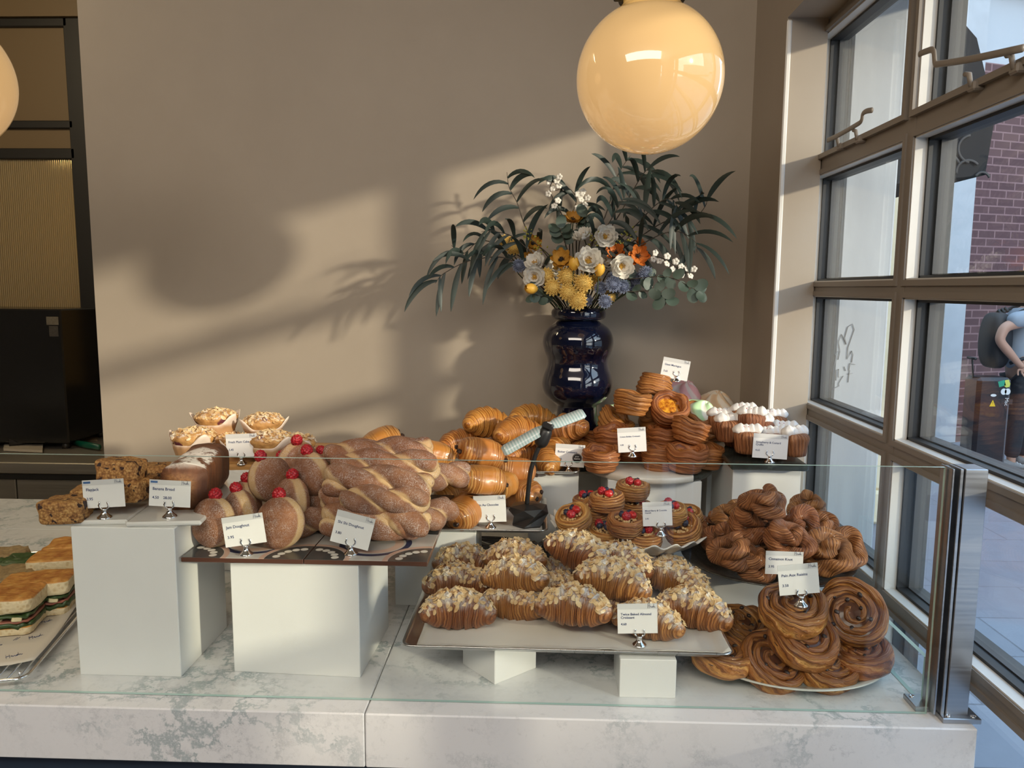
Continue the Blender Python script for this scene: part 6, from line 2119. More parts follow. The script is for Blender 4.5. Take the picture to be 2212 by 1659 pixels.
BR = [
 ([(1170, 620, 2.24), (1100, 560, 2.22), (1020, 562, 2.19), (960, 590, 2.17), (940, 612, 2.16)], 11, 'long-leaved eucalyptus branch reaching lowest and farthest toward the open wall'),
 ([(1180, 600, 2.26), (1100, 540, 2.26), (1040, 520, 2.25), (1000, 548, 2.22), (975, 530, 2.22)], 9, 'long-leaved eucalyptus branch reaching toward the wall just above the lowest one'),
 ([(1200, 580, 2.26), (1140, 500, 2.28), (1118, 440, 2.29), (1100, 405, 2.29), (1095, 372, 2.29)], 7, 'thin eucalyptus branch rising on the wall side to a single curled leaf'),
 ([(1190, 600, 2.22), (1120, 520, 2.20), (1070, 500, 2.18), (1040, 500, 2.17)], 10, 'long-leaved eucalyptus branch arching at middle height on the wall side'),
 ([(1230, 560, 2.28), (1235, 470, 2.30), (1245, 430, 2.30), (1225, 405, 2.30), (1200, 412, 2.29)], 6, 'eucalyptus branch curving up in the middle behind the ochre flower'),
 ([(1270, 560, 2.27), (1310, 460, 2.28), (1330, 390, 2.28), (1345, 360, 2.28), (1362, 336, 2.27)], 9, 'tallest eucalyptus branch, its tip rising behind the glass lamp'),
 ([(1280, 560, 2.25), (1340, 460, 2.24), (1380, 390, 2.22), (1400, 365, 2.21), (1412, 372, 2.2)], 10, 'long-leaved eucalyptus branch arching high on the window side'),
 ([(1290, 570, 2.22), (1370, 490, 2.19), (1420, 440, 2.17), (1450, 430, 2.16), (1466, 450, 2.15)], 11, 'dense eucalyptus branch spreading at upper window-side height'),
 ([(1300, 580, 2.24), (1400, 500, 2.22), (1460, 470, 2.20), (1500, 470, 2.19), (1526, 440, 2.18), (1518, 420, 2.18)], 8, 'long thin eucalyptus branch ending in a hooked tip toward the window'),
 ([(1300, 590, 2.20), (1400, 520, 2.17), (1460, 500, 2.15), (1500, 520, 2.14), (1506, 545, 2.14)], 10, 'long-leaved eucalyptus branch drooping at middle height on the window side'),
 ([(1260, 560, 2.20), (1310, 490, 2.17), (1340, 440, 2.15), (1350, 425, 2.15)], 10, 'dense short eucalyptus branch just behind the upper white rose'),
]
for k, (pts_, n_, lab) in enumerate(BR):
    branch('eucalyptus_branch', pts_, n_ + 2, lab, g1, 'long', 10 + k, droop=1.8)
for k, (pts_, n_, lab) in enumerate([
 ([(1230, 560, 2.22), (1215, 510, 2.20), (1208, 490, 2.19)], 9, 'round-leaved eucalyptus sprig in the middle, below the top ochre flower'),
 ([(1250, 540, 2.24), (1262, 490, 2.23), (1268, 462, 2.22)], 8, 'round-leaved eucalyptus sprig rising beside the top ochre flower'),
 ([(1300, 620, 2.18), (1390, 600, 2.14), (1450, 600, 2.12), (1500, 625, 2.11), (1515, 632, 2.11)], 15, 'round-leaved eucalyptus branch hanging out toward the window, upper one'),
 ([(1300, 640, 2.18), (1370, 630, 2.14), (1420, 630, 2.12), (1440, 655, 2.11)], 12, 'round-leaved eucalyptus branch hanging lowest on the window side'),
 ([(1200, 640, 2.18), (1170, 640, 2.14), (1150, 634, 2.13)], 8, 'round-leaved eucalyptus sprig low by the lowest tulip bud'),
]):
    branch('eucalyptus_sprig', pts_, n_, lab, 'round-leaved eucalyptus sprigs', 'round', 40 + k, L=(0.022, 0.034), mat=M_leaf2)
for k, (pts_, n_, lab) in enumerate([
 ([(1225, 560, 2.26), (1215, 470, 2.27), (1195, 430, 2.27), (1188, 405, 2.27), (1200, 388, 2.26), (1215, 400, 2.26)], 9, 'white blossom twig rising on the wall side of the bouquet'),
 ([(1245, 520, 2.26), (1250, 460, 2.26), (1262, 430, 2.26), (1255, 418, 2.26)], 10, 'white blossom twig upright in the middle of the bouquet'),
 ([(1320, 580, 2.20), (1400, 555, 2.16), (1440, 562, 2.14), (1470, 585, 2.13), (1500, 590, 2.13)], 14, 'white blossom twig spreading toward the window'),
]):
    branch('blossom_twig', pts_, n_, lab, 'white blossom twigs', 'blossom', 60 + k, mat=M_petal_w)
for k, (pts_, n_, lab) in enumerate([
 ([(1200, 570, 2.22), (1150, 520, 2.20), (1138, 500, 2.19)], 16, 'yellow-green budded sprig on the wall side'),
 ([(1290, 560, 2.20), (1350, 520, 2.18), (1365, 498, 2.17)], 16, 'yellow-green budded sprig on the window side'),
 ([(1270, 560, 2.20), (1282, 520, 2.18), (1288, 508, 2.17)], 10, 'yellow-green budded sprig between the upper white roses'),
]):
    branch('budded_sprig', pts_, n_, lab, 'yellow-green budded sprigs', 'bud', 70 + k, mat=M_bud)

# ================================================================ fly fan
M_fan = plain('matt_black_plastic', (0.012, 0.012, 0.013), 0.4)
g = G('frosted_fan_blade', 0.25, col=(0.50, 0.66, 0.66))
w_ = g.m_('SINE', g.m_('MULTIPLY', g.xyz(g.obj())[0], 900.0))
g.set('Base Color', g.mix(g.m_('MULTIPLY_ADD', w_, 0.5, 0.5), (0.36, 0.52, 0.52), (0.66, 0.74, 0.76)))
g.set('Transmission Weight', 0.3)
M_blade = g.m
yF = 1.642
fb = atz(1141, 1133, ZPC + 0.003); yF = fb.y
fan = setp(add('fly_fan', None, (fb.x, fb.y, ZPC + 0.003)), 'black two-bladed fly fan with hexagonal base beside the pains au chocolat', 'fan')
zt_ = aty(1141, 1088, yF).z - fan.location.z
rings = []
for r, z, a0 in ((0.036, 0.0, 0), (0.037, 0.004, 0), (0.046, zt_ * 0.62, PI / 6), (0.043, zt_ * 0.90, 0), (0.012, zt_, 0)):
    rings.append([Vector((r * math.cos(2 * PI * j / 6 + a0 + 0.3), r * math.sin(2 * PI * j / 6 + a0 + 0.3), z)) for j in range(6)])
hb = MB().loft(rings); hb.sm = [False] * len(hb.sm)
add('hexagonal_base', hb.mesh('hexagonal_base', M_fan), parent=fan)
nk = [aty(a, b, yF) - fan.location for a, b in ((1138, 1090), (1141, 1060), (1146, 1020), (1156, 985), (1166, 962))]
add('gooseneck', MB().tube(spline(nk, 24), 0.0052, 10).mesh('gooseneck', M_fan), parent=fan)
hd = [aty(a, b, yF) - fan.location for a, b in ((1164, 966), (1172, 948), (1182, 925))]
mo = MB().tube(spline(hd, 8), [0.006, 0.013, 0.0155, 0.016, 0.016, 0.0155, 0.0145, 0.012], 16)
ax_ = (aty(1183, 921, yF) - aty(1170, 950, yF)).normalized()
add('motor_housing', mo.mesh('motor_housing', M_fan), parent=fan)
hc_ = aty(1184, 921, yF - 0.004) - fan.location
hub = add('hub', MB().box((-0.012, -0.012, -0.006), (0.012, 0.012, 0.008), bevel=0.003).mesh('hub', M_fan), hc_, aim(ax_, 0.5), fan)
mm = MB(); 
for a, b in (((-0.0045, -0.0045), (0.0045, -0.0045)), ((0.0045, -0.0045), (0.0045, 0.0045)), ((0.0045, 0.0045), (-0.0045, 0.0045)), ((-0.0045, 0.0045), (-0.0045, -0.0045))):
    mm.tube([(a[0], a[1], 0.0083), (b[0], b[1], 0.0083)], 0.0005, 4)
add('square_emblem', mm.mesh('square_emblem', M_card), parent=hub)
for tipx, tipy, dy in ((1086, 976, -0.012), (1262, 892, 0.03)):
    tip = aty(tipx, tipy, yF + dy) - fan.location
    d = tip - hc_; L = d.length
    x = d.normalized(); up_ = Vector((0.0, -0.75, 0.66)); z = (up_ - x * up_.dot(x)).normalized(); yv = z.cross(x)
    Rb_ = Matrix((x, yv, z)).transposed()
    b = MB(); rows = []
    for i in range(15):
        t = i / 14; w = 0.0135 * (0.55 + 0.45 * smooth(0, 0.25, t)) * (1 if t < 0.93 else 0.75)
        rows.append([Vector((L * t, -w, 0.0006 + 0.001 * t)), Vector((L * t, 0, 0.002)), Vector((L * t, w, 0.0006)), Vector((L * t, w, -0.0004)), Vector((L * t, 0, 0.001)), Vector((L * t, -w, -0.0004))])
    b.loft(rows)
    add('blade', b.mesh('blade', M_blade), hc_, Rb_, fan)

# ================================================================ tongs on the counter behind
for k, (x0, y0, a, lab) in enumerate(((-0.05, 1.99, -0.25, 'dark steel serving tongs lying behind the almond croissants, wall-side pair'), (0.005, 1.96, -0.45, 'dark steel serving tongs lying behind the almond croissants, window-side pair'))):
    q_ = atz(1085 + 45 * k, 1172 + 12 * k, ZC + 0.03)
    tg = setp(add('serving_tongs', None, (q_.x, q_.y, ZC + 0.0255), (0.0, 0.0, a)), lab, 'tongs', 'serving tongs')
    for s in (-1, 1):
        m = MB(); rows = []
        for i in range(30):
            t = i / 29; x = -0.13 + 0.25 * t
            yy = s * (0.006 + 0.030 * math.sin(PI * min(1, t * 0.9)) )
            w = 0.008 + (0.016 * smooth(0.72, 0.85, t)) * (1 + 0.25 * math.sin(t * 120) * (t > 0.75)) * (1 if t < 0.97 else 0.6)
            rows.append([Vector((x, yy, -w)), Vector((x, yy + s * 0.003, 0)), Vector((x, yy, w)), Vector((x, yy - s * 0.0012, w)), Vector((x, yy + s * 0.0018, 0)), Vector((x, yy - s * 0.0012, -w))])
        m.loft(rows)
        add('arm', m.mesh('arm', plain('dark_tong_steel', (0.09, 0.095, 0.10), 0.25, 1.0) if k + s == -1 else bpy.data.materials['dark_tong_steel']), parent=tg)
    add('hinge', MB().tube([(-0.132, -0.010, 0), (-0.136, 0, 0), (-0.132, 0.010, 0)], 0.008, 8).mesh('hinge', bpy.data.materials['dark_tong_steel']), parent=tg)

# ================================================================ wire rack with focaccia
ZW = ZC + 0.016
ra = 0.235
rack_o = atz(54, 1466, ZW)
RK = Matrix.Rotation(ra, 3, 'Z')
rk = setp(add('wire_rack', None, (rack_o.x, rack_o.y, ZW), RK), 'chrome wire rack under the focaccia sandwiches', 'rack')
m = MB()
Wk, Lk = 0.50, 0.70
def rrect(x0, y0, x1, y1, r, z, n=5):
    out = []
    for cx, cy, a0 in ((x1 - r, y1 - r, 0), (x0 + r, y1 - r, PI / 2), (x0 + r, y0 + r, PI), (x1 - r, y0 + r, 1.5 * PI)):
        for k in range(n + 1): out.append((cx + r * math.cos(a0 + PI / 2 * k / n), cy + r * math.sin(a0 + PI / 2 * k / n), z))
    return out
m.tube(rrect(-Wk, 0, 0, Lk, 0.02, 0), 0.0032, 8, closed=True)
add('rim', m.mesh('rim', M_chrome), parent=rk)
m = MB()
for k in range(26): m.tube([(-0.012 - 0.0185 * k, 0.002, 0.0), (-0.012 - 0.0185 * k, Lk - 0.002, 0.0)], 0.0014, 6)
add('wire_bars', m.mesh('wire_bars', M_chrome), parent=rk)
m = MB()
for x in (-0.02, -Wk + 0.02):
    for y in (0.03, Lk - 0.03): m.tube([(x, y, 0), (x, y, -0.0155)], 0.0026, 6)
add('feet', m.mesh('feet', M_chrome), parent=rk)
M_wrap = plain('printed_greaseproof_paper', (0.70, 0.63, 0.54), 0.6)
rows = []
for i in range(26):
    row = []
    for j in range(40):
        x = -Wk + 0.02 + (Wk - 0.025) * i / 25; y = 0.045 + (Lk - 0.07) * j / 39
        z = 0.005 + 0.003 * (1 + mnoise.noise(Vector((x * 9, y * 9, 0.5)))) * smooth(0, 0.3, (Lk - y) / Lk)
        if i > 23: z += 0.002 * (i - 23)
        row.append(Vector((x + 0.006 * math.sin(y * 14), y + 0.008 * math.sin(x * 11), z)))
    rows.append(row)
wp = setp(add('greaseproof_paper', MB().loft(rows, open_ring=True).mesh('greaseproof_paper', M_wrap), (rack_o.x, rack_o.y, ZW), RK), 'printed greaseproof paper under the focaccia sandwiches', 'paper')
wp.modifiers.new('thickness', 'SOLIDIFY').thickness = 0.0004
lg = MB()
for s in [[(0, 0), (0.05, 1)], [(0.20, 0), (0.25, 1.0)], [(0, 0.45), (0.28, 0.55)], [(0.30, .3), (0.40, .42), (0.34, .35), (0.42, .10), (0.53, .42), (0.53, .12), (0.72, .42), (0.62, .14), (0.72, .2), (0.77, .95), (0.77, .15), (0.88, .42), (0.88, .12), (1.0, .2)]]:
    lg.tube([(x * 0.026, y * 0.016, 0) for x, y in s], 0.0007, 4, flat=0.3)
lgm = lg.mesh('printed_logo', M_ink)
dm = MB()
dm.tube([(0, 0, 0), (0.006, 0.012, 0)], 0.0005, 4, flat=0.3); dm.tube([(0.004, 0, 0), (0.010, 0.012, 0)], 0.0005, 4, flat=0.3)
dmm = dm.mesh('printed_dashes', M_ink)
def paper_z(x, y): return 0.005 + 0.003 * (1 + mnoise.noise(Vector((x * 9, y * 9, 0.5)))) * smooth(0, 0.3, (Lk - y) / Lk) + 0.0012
for a in range(5):
    for b in range(4):
        x = -0.055 - 0.062 * b + 0.01 * (a % 2); y = 0.065 + 0.075 * a - 0.03 * (b % 2)
        add('printed_logo', lgm, (x, y, paper_z(x, y)), (0, 0, 0.5), wp)
        x2, y2 = x + 0.034, y + 0.030
        if x2 < -0.02: add('printed_dashes', dmm, (x2, y2, paper_z(x2, y2)), (0, 0, 0.2), wp)

def sandwich(label, px, py, y, rz, L, Wd, kind, tilt=0):
    P = atz(px, py + 12, ZW + 0.030)
    P.z = ZW + 0.010
    t = setp(add('focaccia_sandwich', None, P, deg(tilt, 0, rz), None, 0.80), label, 'sandwich', 'focaccia sandwiches on the wire rack')
    sd2 = int(px * 3 + py)
    add('bottom_bread', lumpy_box(L, Wd, 0.020, sd2, amp=0.003, rnd_=0.22).mesh('bottom_bread', M_focaccia), (0, 0, 0), parent=t)
    def frill(z, amp, mat, nm, k=0.52, sc=1.0, thick=0.008):
        rings = []
        for f in (0.0, 0.5, 0.9, 1.0, 1.02, 0.9, 0.0):
            ring = []
            up = 1 if len(rings) >= 4 else 0
            for j in range(56):
                a = 2 * PI * j / 56
                x = math.copysign(abs(math.cos(a)) ** 0.4, math.cos(a)) * L * k * f; yv = math.copysign(abs(math.sin(a)) ** 0.4, math.sin(a)) * Wd * k * f
                w = nz((x, yv, sd2 + z), 70) * amp * f
                ring.append(Vector((x * (1 + w * 4), yv * (1 + w * 5), z + up * thick + w + 0.3 * amp * math.sin(a * 13 + sd2))))
            rings.append(ring)
        add(nm, MB().loft(rings, (False, False)).mesh(nm, mat), parent=t)
    if kind == 'bread':
        frill(0.019, 0.008, M_greens, 'salad_leaves', thick=0.010)
        frill(0.030, 0.003, M_ham, 'cured_meat', 0.50, thick=0.005)
        for q in range(3):
            add('cheese_slice', lumpy_box(0.028, 0.022, 0.010, sd2 + q, amp=0.002, rnd_=0.3).mesh('cheese_slice', M_cheese), (-L * 0.3 + L * 0.3 * q, -Wd * 0.43, 0.034), (0.2, 0.1 * q, q), t)
        frill(0.042, 0.007, M_greens, 'salad_leaves', 0.50, thick=0.006)
        add('top_bread', lumpy_box(L, Wd, 0.040, sd2 + 9, amp=0.005, rnd_=0.30, freq=26).mesh('top_bread', M_focaccia), (0.004, 0.004, 0.049), parent=t)
    else:
        frill(0.019, 0.007, M_greens, 'salad_leaves', thick=0.012)
        frill(0.030, 0.003, M_ham, 'cured_meat', 0.46, thick=0.004)
        add('seeded_filling', lumpy_box(L * 0.95, Wd * 0.9, 0.034, sd2 + 4, amp=0.008, rnd_=0.5, freq=60).mesh('seeded_filling', M_seed if kind == 'seed' else M_greens), (0, 0, 0.034), parent=t)
for a in (
 ('focaccia sandwich at the paper edge, showing crumb, cheese and ham, cut by the picture edge', 8, 1322, 1.46, 14, 0.16, 0.12, 'bread'),
 ('focaccia sandwich with dark greens and cheese, second from the wire rack front', 82, 1284, 1.60, 16, 0.165, 0.11, 'bread'),
 ('focaccia sandwich with golden blistered top beside the tall white block', 132, 1232, 1.80, 14, 0.16, 0.11, 'bread'),
 ('focaccia sandwich at the far end of the rack, only its top crust clear', 158, 1204, 1.96, 10, 0.15, 0.11, 'bread'),
 ('open-topped sandwich piled with grains and nuts, middle of the rack', 14, 1254, 1.66, 14, 0.16, 0.12, 'seed'),
 ('open-topped sandwich piled with dark leaves, behind the grain one', 48, 1224, 1.82, 14, 0.16, 0.11, 'green'),
 ('open-topped sandwich with grains at the far end of the rack', -5, 1210, 1.95, 14, 0.17, 0.11, 'seed')):
    sandwich(*a)

# ================================================================ back-bar
yB0, yB1 = 3.12, 3.82
sb = setp(add('steel_counter', None, (-2.2, yB0, 0)), 'steel back-bar counter with cabinet doors below the partition', 'counter')
zB = aty(100, 1000, yB0).z
add('worktop', MB().box((-1.6, 0, zB - 0.05), (1.2, yB1 - yB0, zB), bevel=0.004).mesh('worktop', M_steel_dark), parent=sb)
xg = aty(36, 1100, yB0).x + 2.2
add('cabinet_body', MB().box((-1.6, 0.03, 0.02), (1.2, yB1 - yB0, zB - 0.051)).mesh('cabinet_body', M_black), parent=sb)
for a, b in ((-1.0, xg - 0.78), (xg - 0.775, xg - 0.003), (xg + 0.003, xg + 0.62)):
    add('door', MB().box((a, 0.008, 0.05), (b, 0.0295, zB - 0.075), bevel=0.003).mesh('door', M_steel_dark), parent=sb)
add('drip_lip', MB().box((-1.6, 0.004, zB - 0.074), (1.2, 0.02, zB - 0.052)).mesh('drip_lip', M_black), parent=sb)
yM = 3.38
a_, b_ = aty(130, 668, yM), aty(140, 942, yM)
mc = setp(add('coffee_machine', None, (a_.x, yM, zB)), 'tall black coffee machine side panel on the steel back-bar', 'machine')
add('body', MB().box((-0.62, 0, 0.03), (0.0, 0.36, a_.z - zB), bevel=0.006).mesh('body', M_blackgloss), parent=mc)
m = MB()
for x in (-0.58, -0.04): 
    for y in (0.04, 0.32): m.tube([(x, y, 0), (x, y, 0.032)], 0.018, 10)
add('feet', m.mesh('feet', M_black), parent=mc)
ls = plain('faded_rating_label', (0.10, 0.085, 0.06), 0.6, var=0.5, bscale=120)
q1, q2 = aty(100, 684, yM) - Vector((a_.x, yM, zB)), aty(127, 702, yM) - Vector((a_.x, yM, zB))
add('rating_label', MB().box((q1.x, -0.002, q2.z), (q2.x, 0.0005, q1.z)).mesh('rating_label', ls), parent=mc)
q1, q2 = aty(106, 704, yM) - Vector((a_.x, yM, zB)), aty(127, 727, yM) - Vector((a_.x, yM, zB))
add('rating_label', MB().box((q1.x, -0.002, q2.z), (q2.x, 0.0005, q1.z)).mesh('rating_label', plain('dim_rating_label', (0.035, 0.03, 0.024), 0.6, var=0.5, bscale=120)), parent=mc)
sp = aty(165, 868, YP - 0.025)
so_ = setp(add('power_socket', MB().box((-0.045, 0, -0.04), (0.045, 0.012, 0.04), bevel=0.003).mesh('power_socket', plain('bronze_socket_plate', (0.10, 0.075, 0.05), 0.25, 0.8)), (sp.x, YP - 0.034, sp.z)), 'bronze power socket plate on the black splashback', 'socket')
add('rocker_switch', MB().box((-0.012, -0.004, -0.008), (0.0, 0.001, 0.012), bevel=0.001).mesh('rocker_switch', M_black), (-0.012, 0, 0.012), parent=so_)
struct('wall_splashback', MB().box((-5.0, YP - 0.021, 0.5), (-1.0, YP - 0.0005, aty(100, 830, YP).z)), M_black, 'black splashback above the steel back-bar')
def m_item(name, pxs, y, z, mat, label, cat, th=0.002):
    """flat sheet lying on the back-bar, outline given by its corners"""
    pts = [atz(a, b, z) for a, b in pxs]
    c = sum(pts, Vector()) / len(pts)
    n = len(pts); m = MB()
    vs_ = [p - c for p in pts]
    m.raw([Vector((v.x, v.y, 0)) for v in vs_] + [Vector((v.x, v.y, th)) for v in vs_], [list(range(n)), list(range(2 * n - 1, n - 1, -1))] + [(i, (i + 1) % n, (i + 1) % n + n, i + n) for i in range(n)], None, 0, False)
    return setp(add(name, m.mesh(name, mat), (c.x, c.y, z)), label, cat)
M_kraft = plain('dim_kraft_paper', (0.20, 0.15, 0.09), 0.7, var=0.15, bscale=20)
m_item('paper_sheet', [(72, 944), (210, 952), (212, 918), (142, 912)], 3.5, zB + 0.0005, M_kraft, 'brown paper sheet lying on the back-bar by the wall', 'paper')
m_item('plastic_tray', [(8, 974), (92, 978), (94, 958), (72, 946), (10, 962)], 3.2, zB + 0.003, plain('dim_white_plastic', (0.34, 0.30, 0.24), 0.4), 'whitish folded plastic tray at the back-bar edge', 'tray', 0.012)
kn = setp(add('knife', None, atz(150, 955, zB + 0.02)), 'kitchen knife with green handle lying on the back-bar', 'knife')
ko_ = kn.location.copy()
add('blade', MB().tube([atz(92, 944, zB + 0.02) - ko_, atz(125, 950, zB + 0.022) - ko_, atz(158, 956, zB + 0.02) - ko_], [0.006, 0.012, 0.012], 8, flat=0.3).mesh('blade', M_chrome), parent=kn)
add('handle', MB().tube([atz(158, 956, zB + 0.02) - ko_, atz(185, 961, zB + 0.02) - ko_, atz(215, 966, zB + 0.02) - ko_], [0.013, 0.016, 0.013], 10, flat=0.7).mesh('handle', plain('green_plastic', (0.0, 0.06, 0.035), 0.35)), parent=kn)
sc_ = setp(add('kitchen_brush', MB().tube([atz(20, 956, zB + 0.03), atz(70, 952, zB + 0.03)], [0.02, 0.016], 10).mesh('kitchen_brush', M_black)), 'black handled tool resting above the plastic tray', 'utensil')
# ================================================================ passer-by with suitcase on the pavement
YPN = 7.15
def skin_mesh(name, nodes, edges, mat, sub=2):
    """one continuous surface grown round a jointed skeleton: nodes = [(pos, radius)], the first is the root"""
    me = bpy.data.meshes.new(name)
    me.from_pydata([tuple(n[0]) for n in nodes], edges, [])
    ob = bpy.data.objects.new(name, me); C.objects.link(ob)
    ob.modifiers.new('skin', 'SKIN')
    for i, n in enumerate(nodes):
        r = n[1]; sv = me.skin_vertices[0].data[i]
        sv.radius = (r, r) if isinstance(r, (int, float)) else r
        sv.use_root = (i == 0)
    su = ob.modifiers.new('sub', 'SUBSURF'); su.levels = sub; su.render_levels = sub
    dg = bpy.context.evaluated_depsgraph_get()
    out = bpy.data.meshes.new_from_object(ob.evaluated_get(dg))
    bpy.data.objects.remove(ob); bpy.data.meshes.remove(me)
    out.name = name
    out.materials.clear(); out.materials.append(mat)
    for p in out.polygons: p.use_smooth = True
    return out
M_skin = plain('skin', (0.46, 0.25, 0.17), 0.5)
M_shirt = plain('grey_blue_cotton', (0.29, 0.32, 0.36), 0.8, var=0.12, bscale=8)
M_trouser = plain('black_cotton', (0.018, 0.018, 0.022), 0.8)
M_hair = plain('brown_hair', (0.06, 0.035, 0.02), 0.7)
M_bag = plain('black_nylon', (0.013, 0.014, 0.017), 0.6)
pc = aty(2212, 700, YPN)
X0 = pc.x
ps = setp(add('person', None, (X0, YPN, -0.02)), 'person in a grey-blue T-shirt and black trousers with a backpack, walking past the window', 'person')
def Q(px, py, dy=0.0):
    p = aty(px, py, YPN + dy); return (p.x - X0, dy, p.z + 0.02)
sh = 1.46
N = [((0.0, 0, 0.95), 0.125), ((0.01, 0, 1.12), 0.125), ((0.02, 0, 1.30), 0.14), ((0.02, 0, 1.42), 0.115), ((0.03, 0, 1.50), 0.058), ((0.045, 0, 1.56), 0.056), ((0.055, 0, 1.64), (0.085, 0.095)), ((0.05, 0, 1.73), (0.078, 0.09)), ((0.05, 0, 1.77), 0.05),
     # near arm
     ((0.0, -0.17, 1.42), 0.062), (Q(2170, 706, -0.20), 0.050), (Q(2158, 735, -0.21), 0.043), (Q(2180, 762, -0.22), 0.040), (Q(2200, 785, -0.22), 0.029), (Q(2209, 796, -0.22), (0.040, 0.022)),
     # far arm
     ((0.02, 0.17, 1.42), 0.062), ((-0.02, 0.21, 1.16), 0.045), ((0.16, 0.20, 0.98), 0.036), ((0.24, 0.18, 0.95), 0.028), ((0.28, 0.17, 0.95), (0.038, 0.022)),
     # legs
     ((0.0, -0.10, 0.86), 0.095), (Q(2196, 900, -0.1), 0.064), (Q(2184, 985, -0.1), 0.040), (Q(2184, 1006, -0.1), 0.040), ((0.02, -0.10, 0.035), 0.036),
     ((0.03, 0.10, 0.86), 0.095), ((0.14, 0.10, 0.48), 0.064), ((0.16, 0.10, 0.10), 0.042), ((0.16, 0.10, 0.05), 0.040), ((0.28, 0.10, 0.03), 0.034)]
Ed = [(0, 1), (1, 2), (2, 3), (3, 4), (4, 5), (5, 6), (6, 7), (7, 8), (3, 9), (9, 10), (10, 11), (11, 12), (12, 13), (13, 14), (3, 15), (15, 16), (16, 17), (17, 18), (18, 19), (0, 20), (20, 21), (21, 22), (22, 23), (23, 24), (0, 25), (25, 26), (26, 27), (27, 28), (28, 29)]
add('body', skin_mesh('body', N, Ed, M_skin), parent=ps)
# fingers of the near and far hand
for hi, wr in ((14, 13), (19, 18)):
    h = Vector(N[hi][0]); w = Vector(N[wr][0]); d = (h - w).normalized()
    sd_ = d.cross(Vector((0, 1, 0))).normalized()
    nodes = [(h - d * 0.01, 0.016)]; ed = []
    for k in range(5):
        off = (k - 1.5) * 0.019
        if k < 4:
            base = h + sd_ * off + d * 0.02; L = (0.062, 0.072, 0.068, 0.054)[k]; dd = (d + Vector((0, -0.25, -0.25))).normalized()
        else:
            base = h - d * 0.015 - sd_ * 0.040; L = 0.05; dd = (d * 0.7 - sd_ * 0.6).normalized()
        i0 = len(nodes)
        nodes += [(base, 0.0095), (base + dd * L * 0.5, 0.0088), (base + (dd + Vector((0, -0.35, -0.4)) * 0.6).normalized() * L, 0.0072)]
        ed += [(0, i0), (i0, i0 + 1), (i0 + 1, i0 + 2)]
    add('fingers', skin_mesh('fingers', nodes, ed, M_skin, 1), parent=ps)
# face details and hair
hm = MB(); 
hm.ball((0.05, 0, 1.725), (0.104, 0.098, 0.085), 10, 20)
add('hair', hm.mesh('hair', M_hair), parent=ps)
fm = MB().ball((0.148, 0, 1.655), (0.018, 0.013, 0.022), 6, 8)
fm.ball((0.05, -0.092, 1.655), (0.016, 0.009, 0.028), 6, 8).ball((0.05, 0.092, 1.655), (0.016, 0.009, 0.028), 6, 8)
add('nose_and_ears', fm.mesh('nose_and_ears', M_skin), parent=ps)
em = MB().ball((0.136, -0.032, 1.675), 0.010, 6, 8).ball((0.136, 0.032, 1.675), 0.010, 6, 8)
add('eyes', em.mesh('eyes', M_black), parent=ps)
add('mouth', MB().ball((0.138, 0, 1.612), (0.008, 0.022, 0.005), 5, 10).mesh('mouth', plain('lips', (0.36, 0.12, 0.10), 0.5)), parent=ps)
S = [((0.0, 0, 0.90), (0.150, 0.165)), ((0.01, 0, 1.12), (0.148, 0.165)), ((0.02, 0, 1.30), (0.158, 0.18)), ((0.02, 0, 1.43), (0.125, 0.13)), ((0.03, 0, 1.485), 0.075),
     ((0.0, -0.18, 1.425), 0.082), (Q(2176, 694, -0.20), 0.078), ((0.02, 0.18, 1.425), 0.082), ((-0.01, 0.21, 1.24), 0.074)]
add('t_shirt', skin_mesh('t_shirt', S, [(0, 1), (1, 2), (2, 3), (3, 4), (3, 5), (5, 6), (3, 7), (7, 8)], M_shirt), parent=ps)
T = [((0.0, 0, 0.96), (0.150, 0.165)), ((0.0, -0.095, 0.84), 0.118), (Q(2196, 900, -0.1), 0.086), (Q(2184, 992, -0.1), 0.068), ((0.03, 0.095, 0.84), 0.118), ((0.14, 0.10, 0.48), 0.086), ((0.16, 0.10, 0.09), 0.068)]
add('trousers', skin_mesh('trousers', T, [(0, 1), (1, 2), (2, 3), (0, 4), (4, 5), (5, 6)], M_trouser), parent=ps)
M_shoe = plain('grey_mesh_shoe', (0.20, 0.19, 0.18), 0.7, var=0.2, bscale=60); M_sole = plain('beige_sole', (0.42, 0.36, 0.29), 0.6)
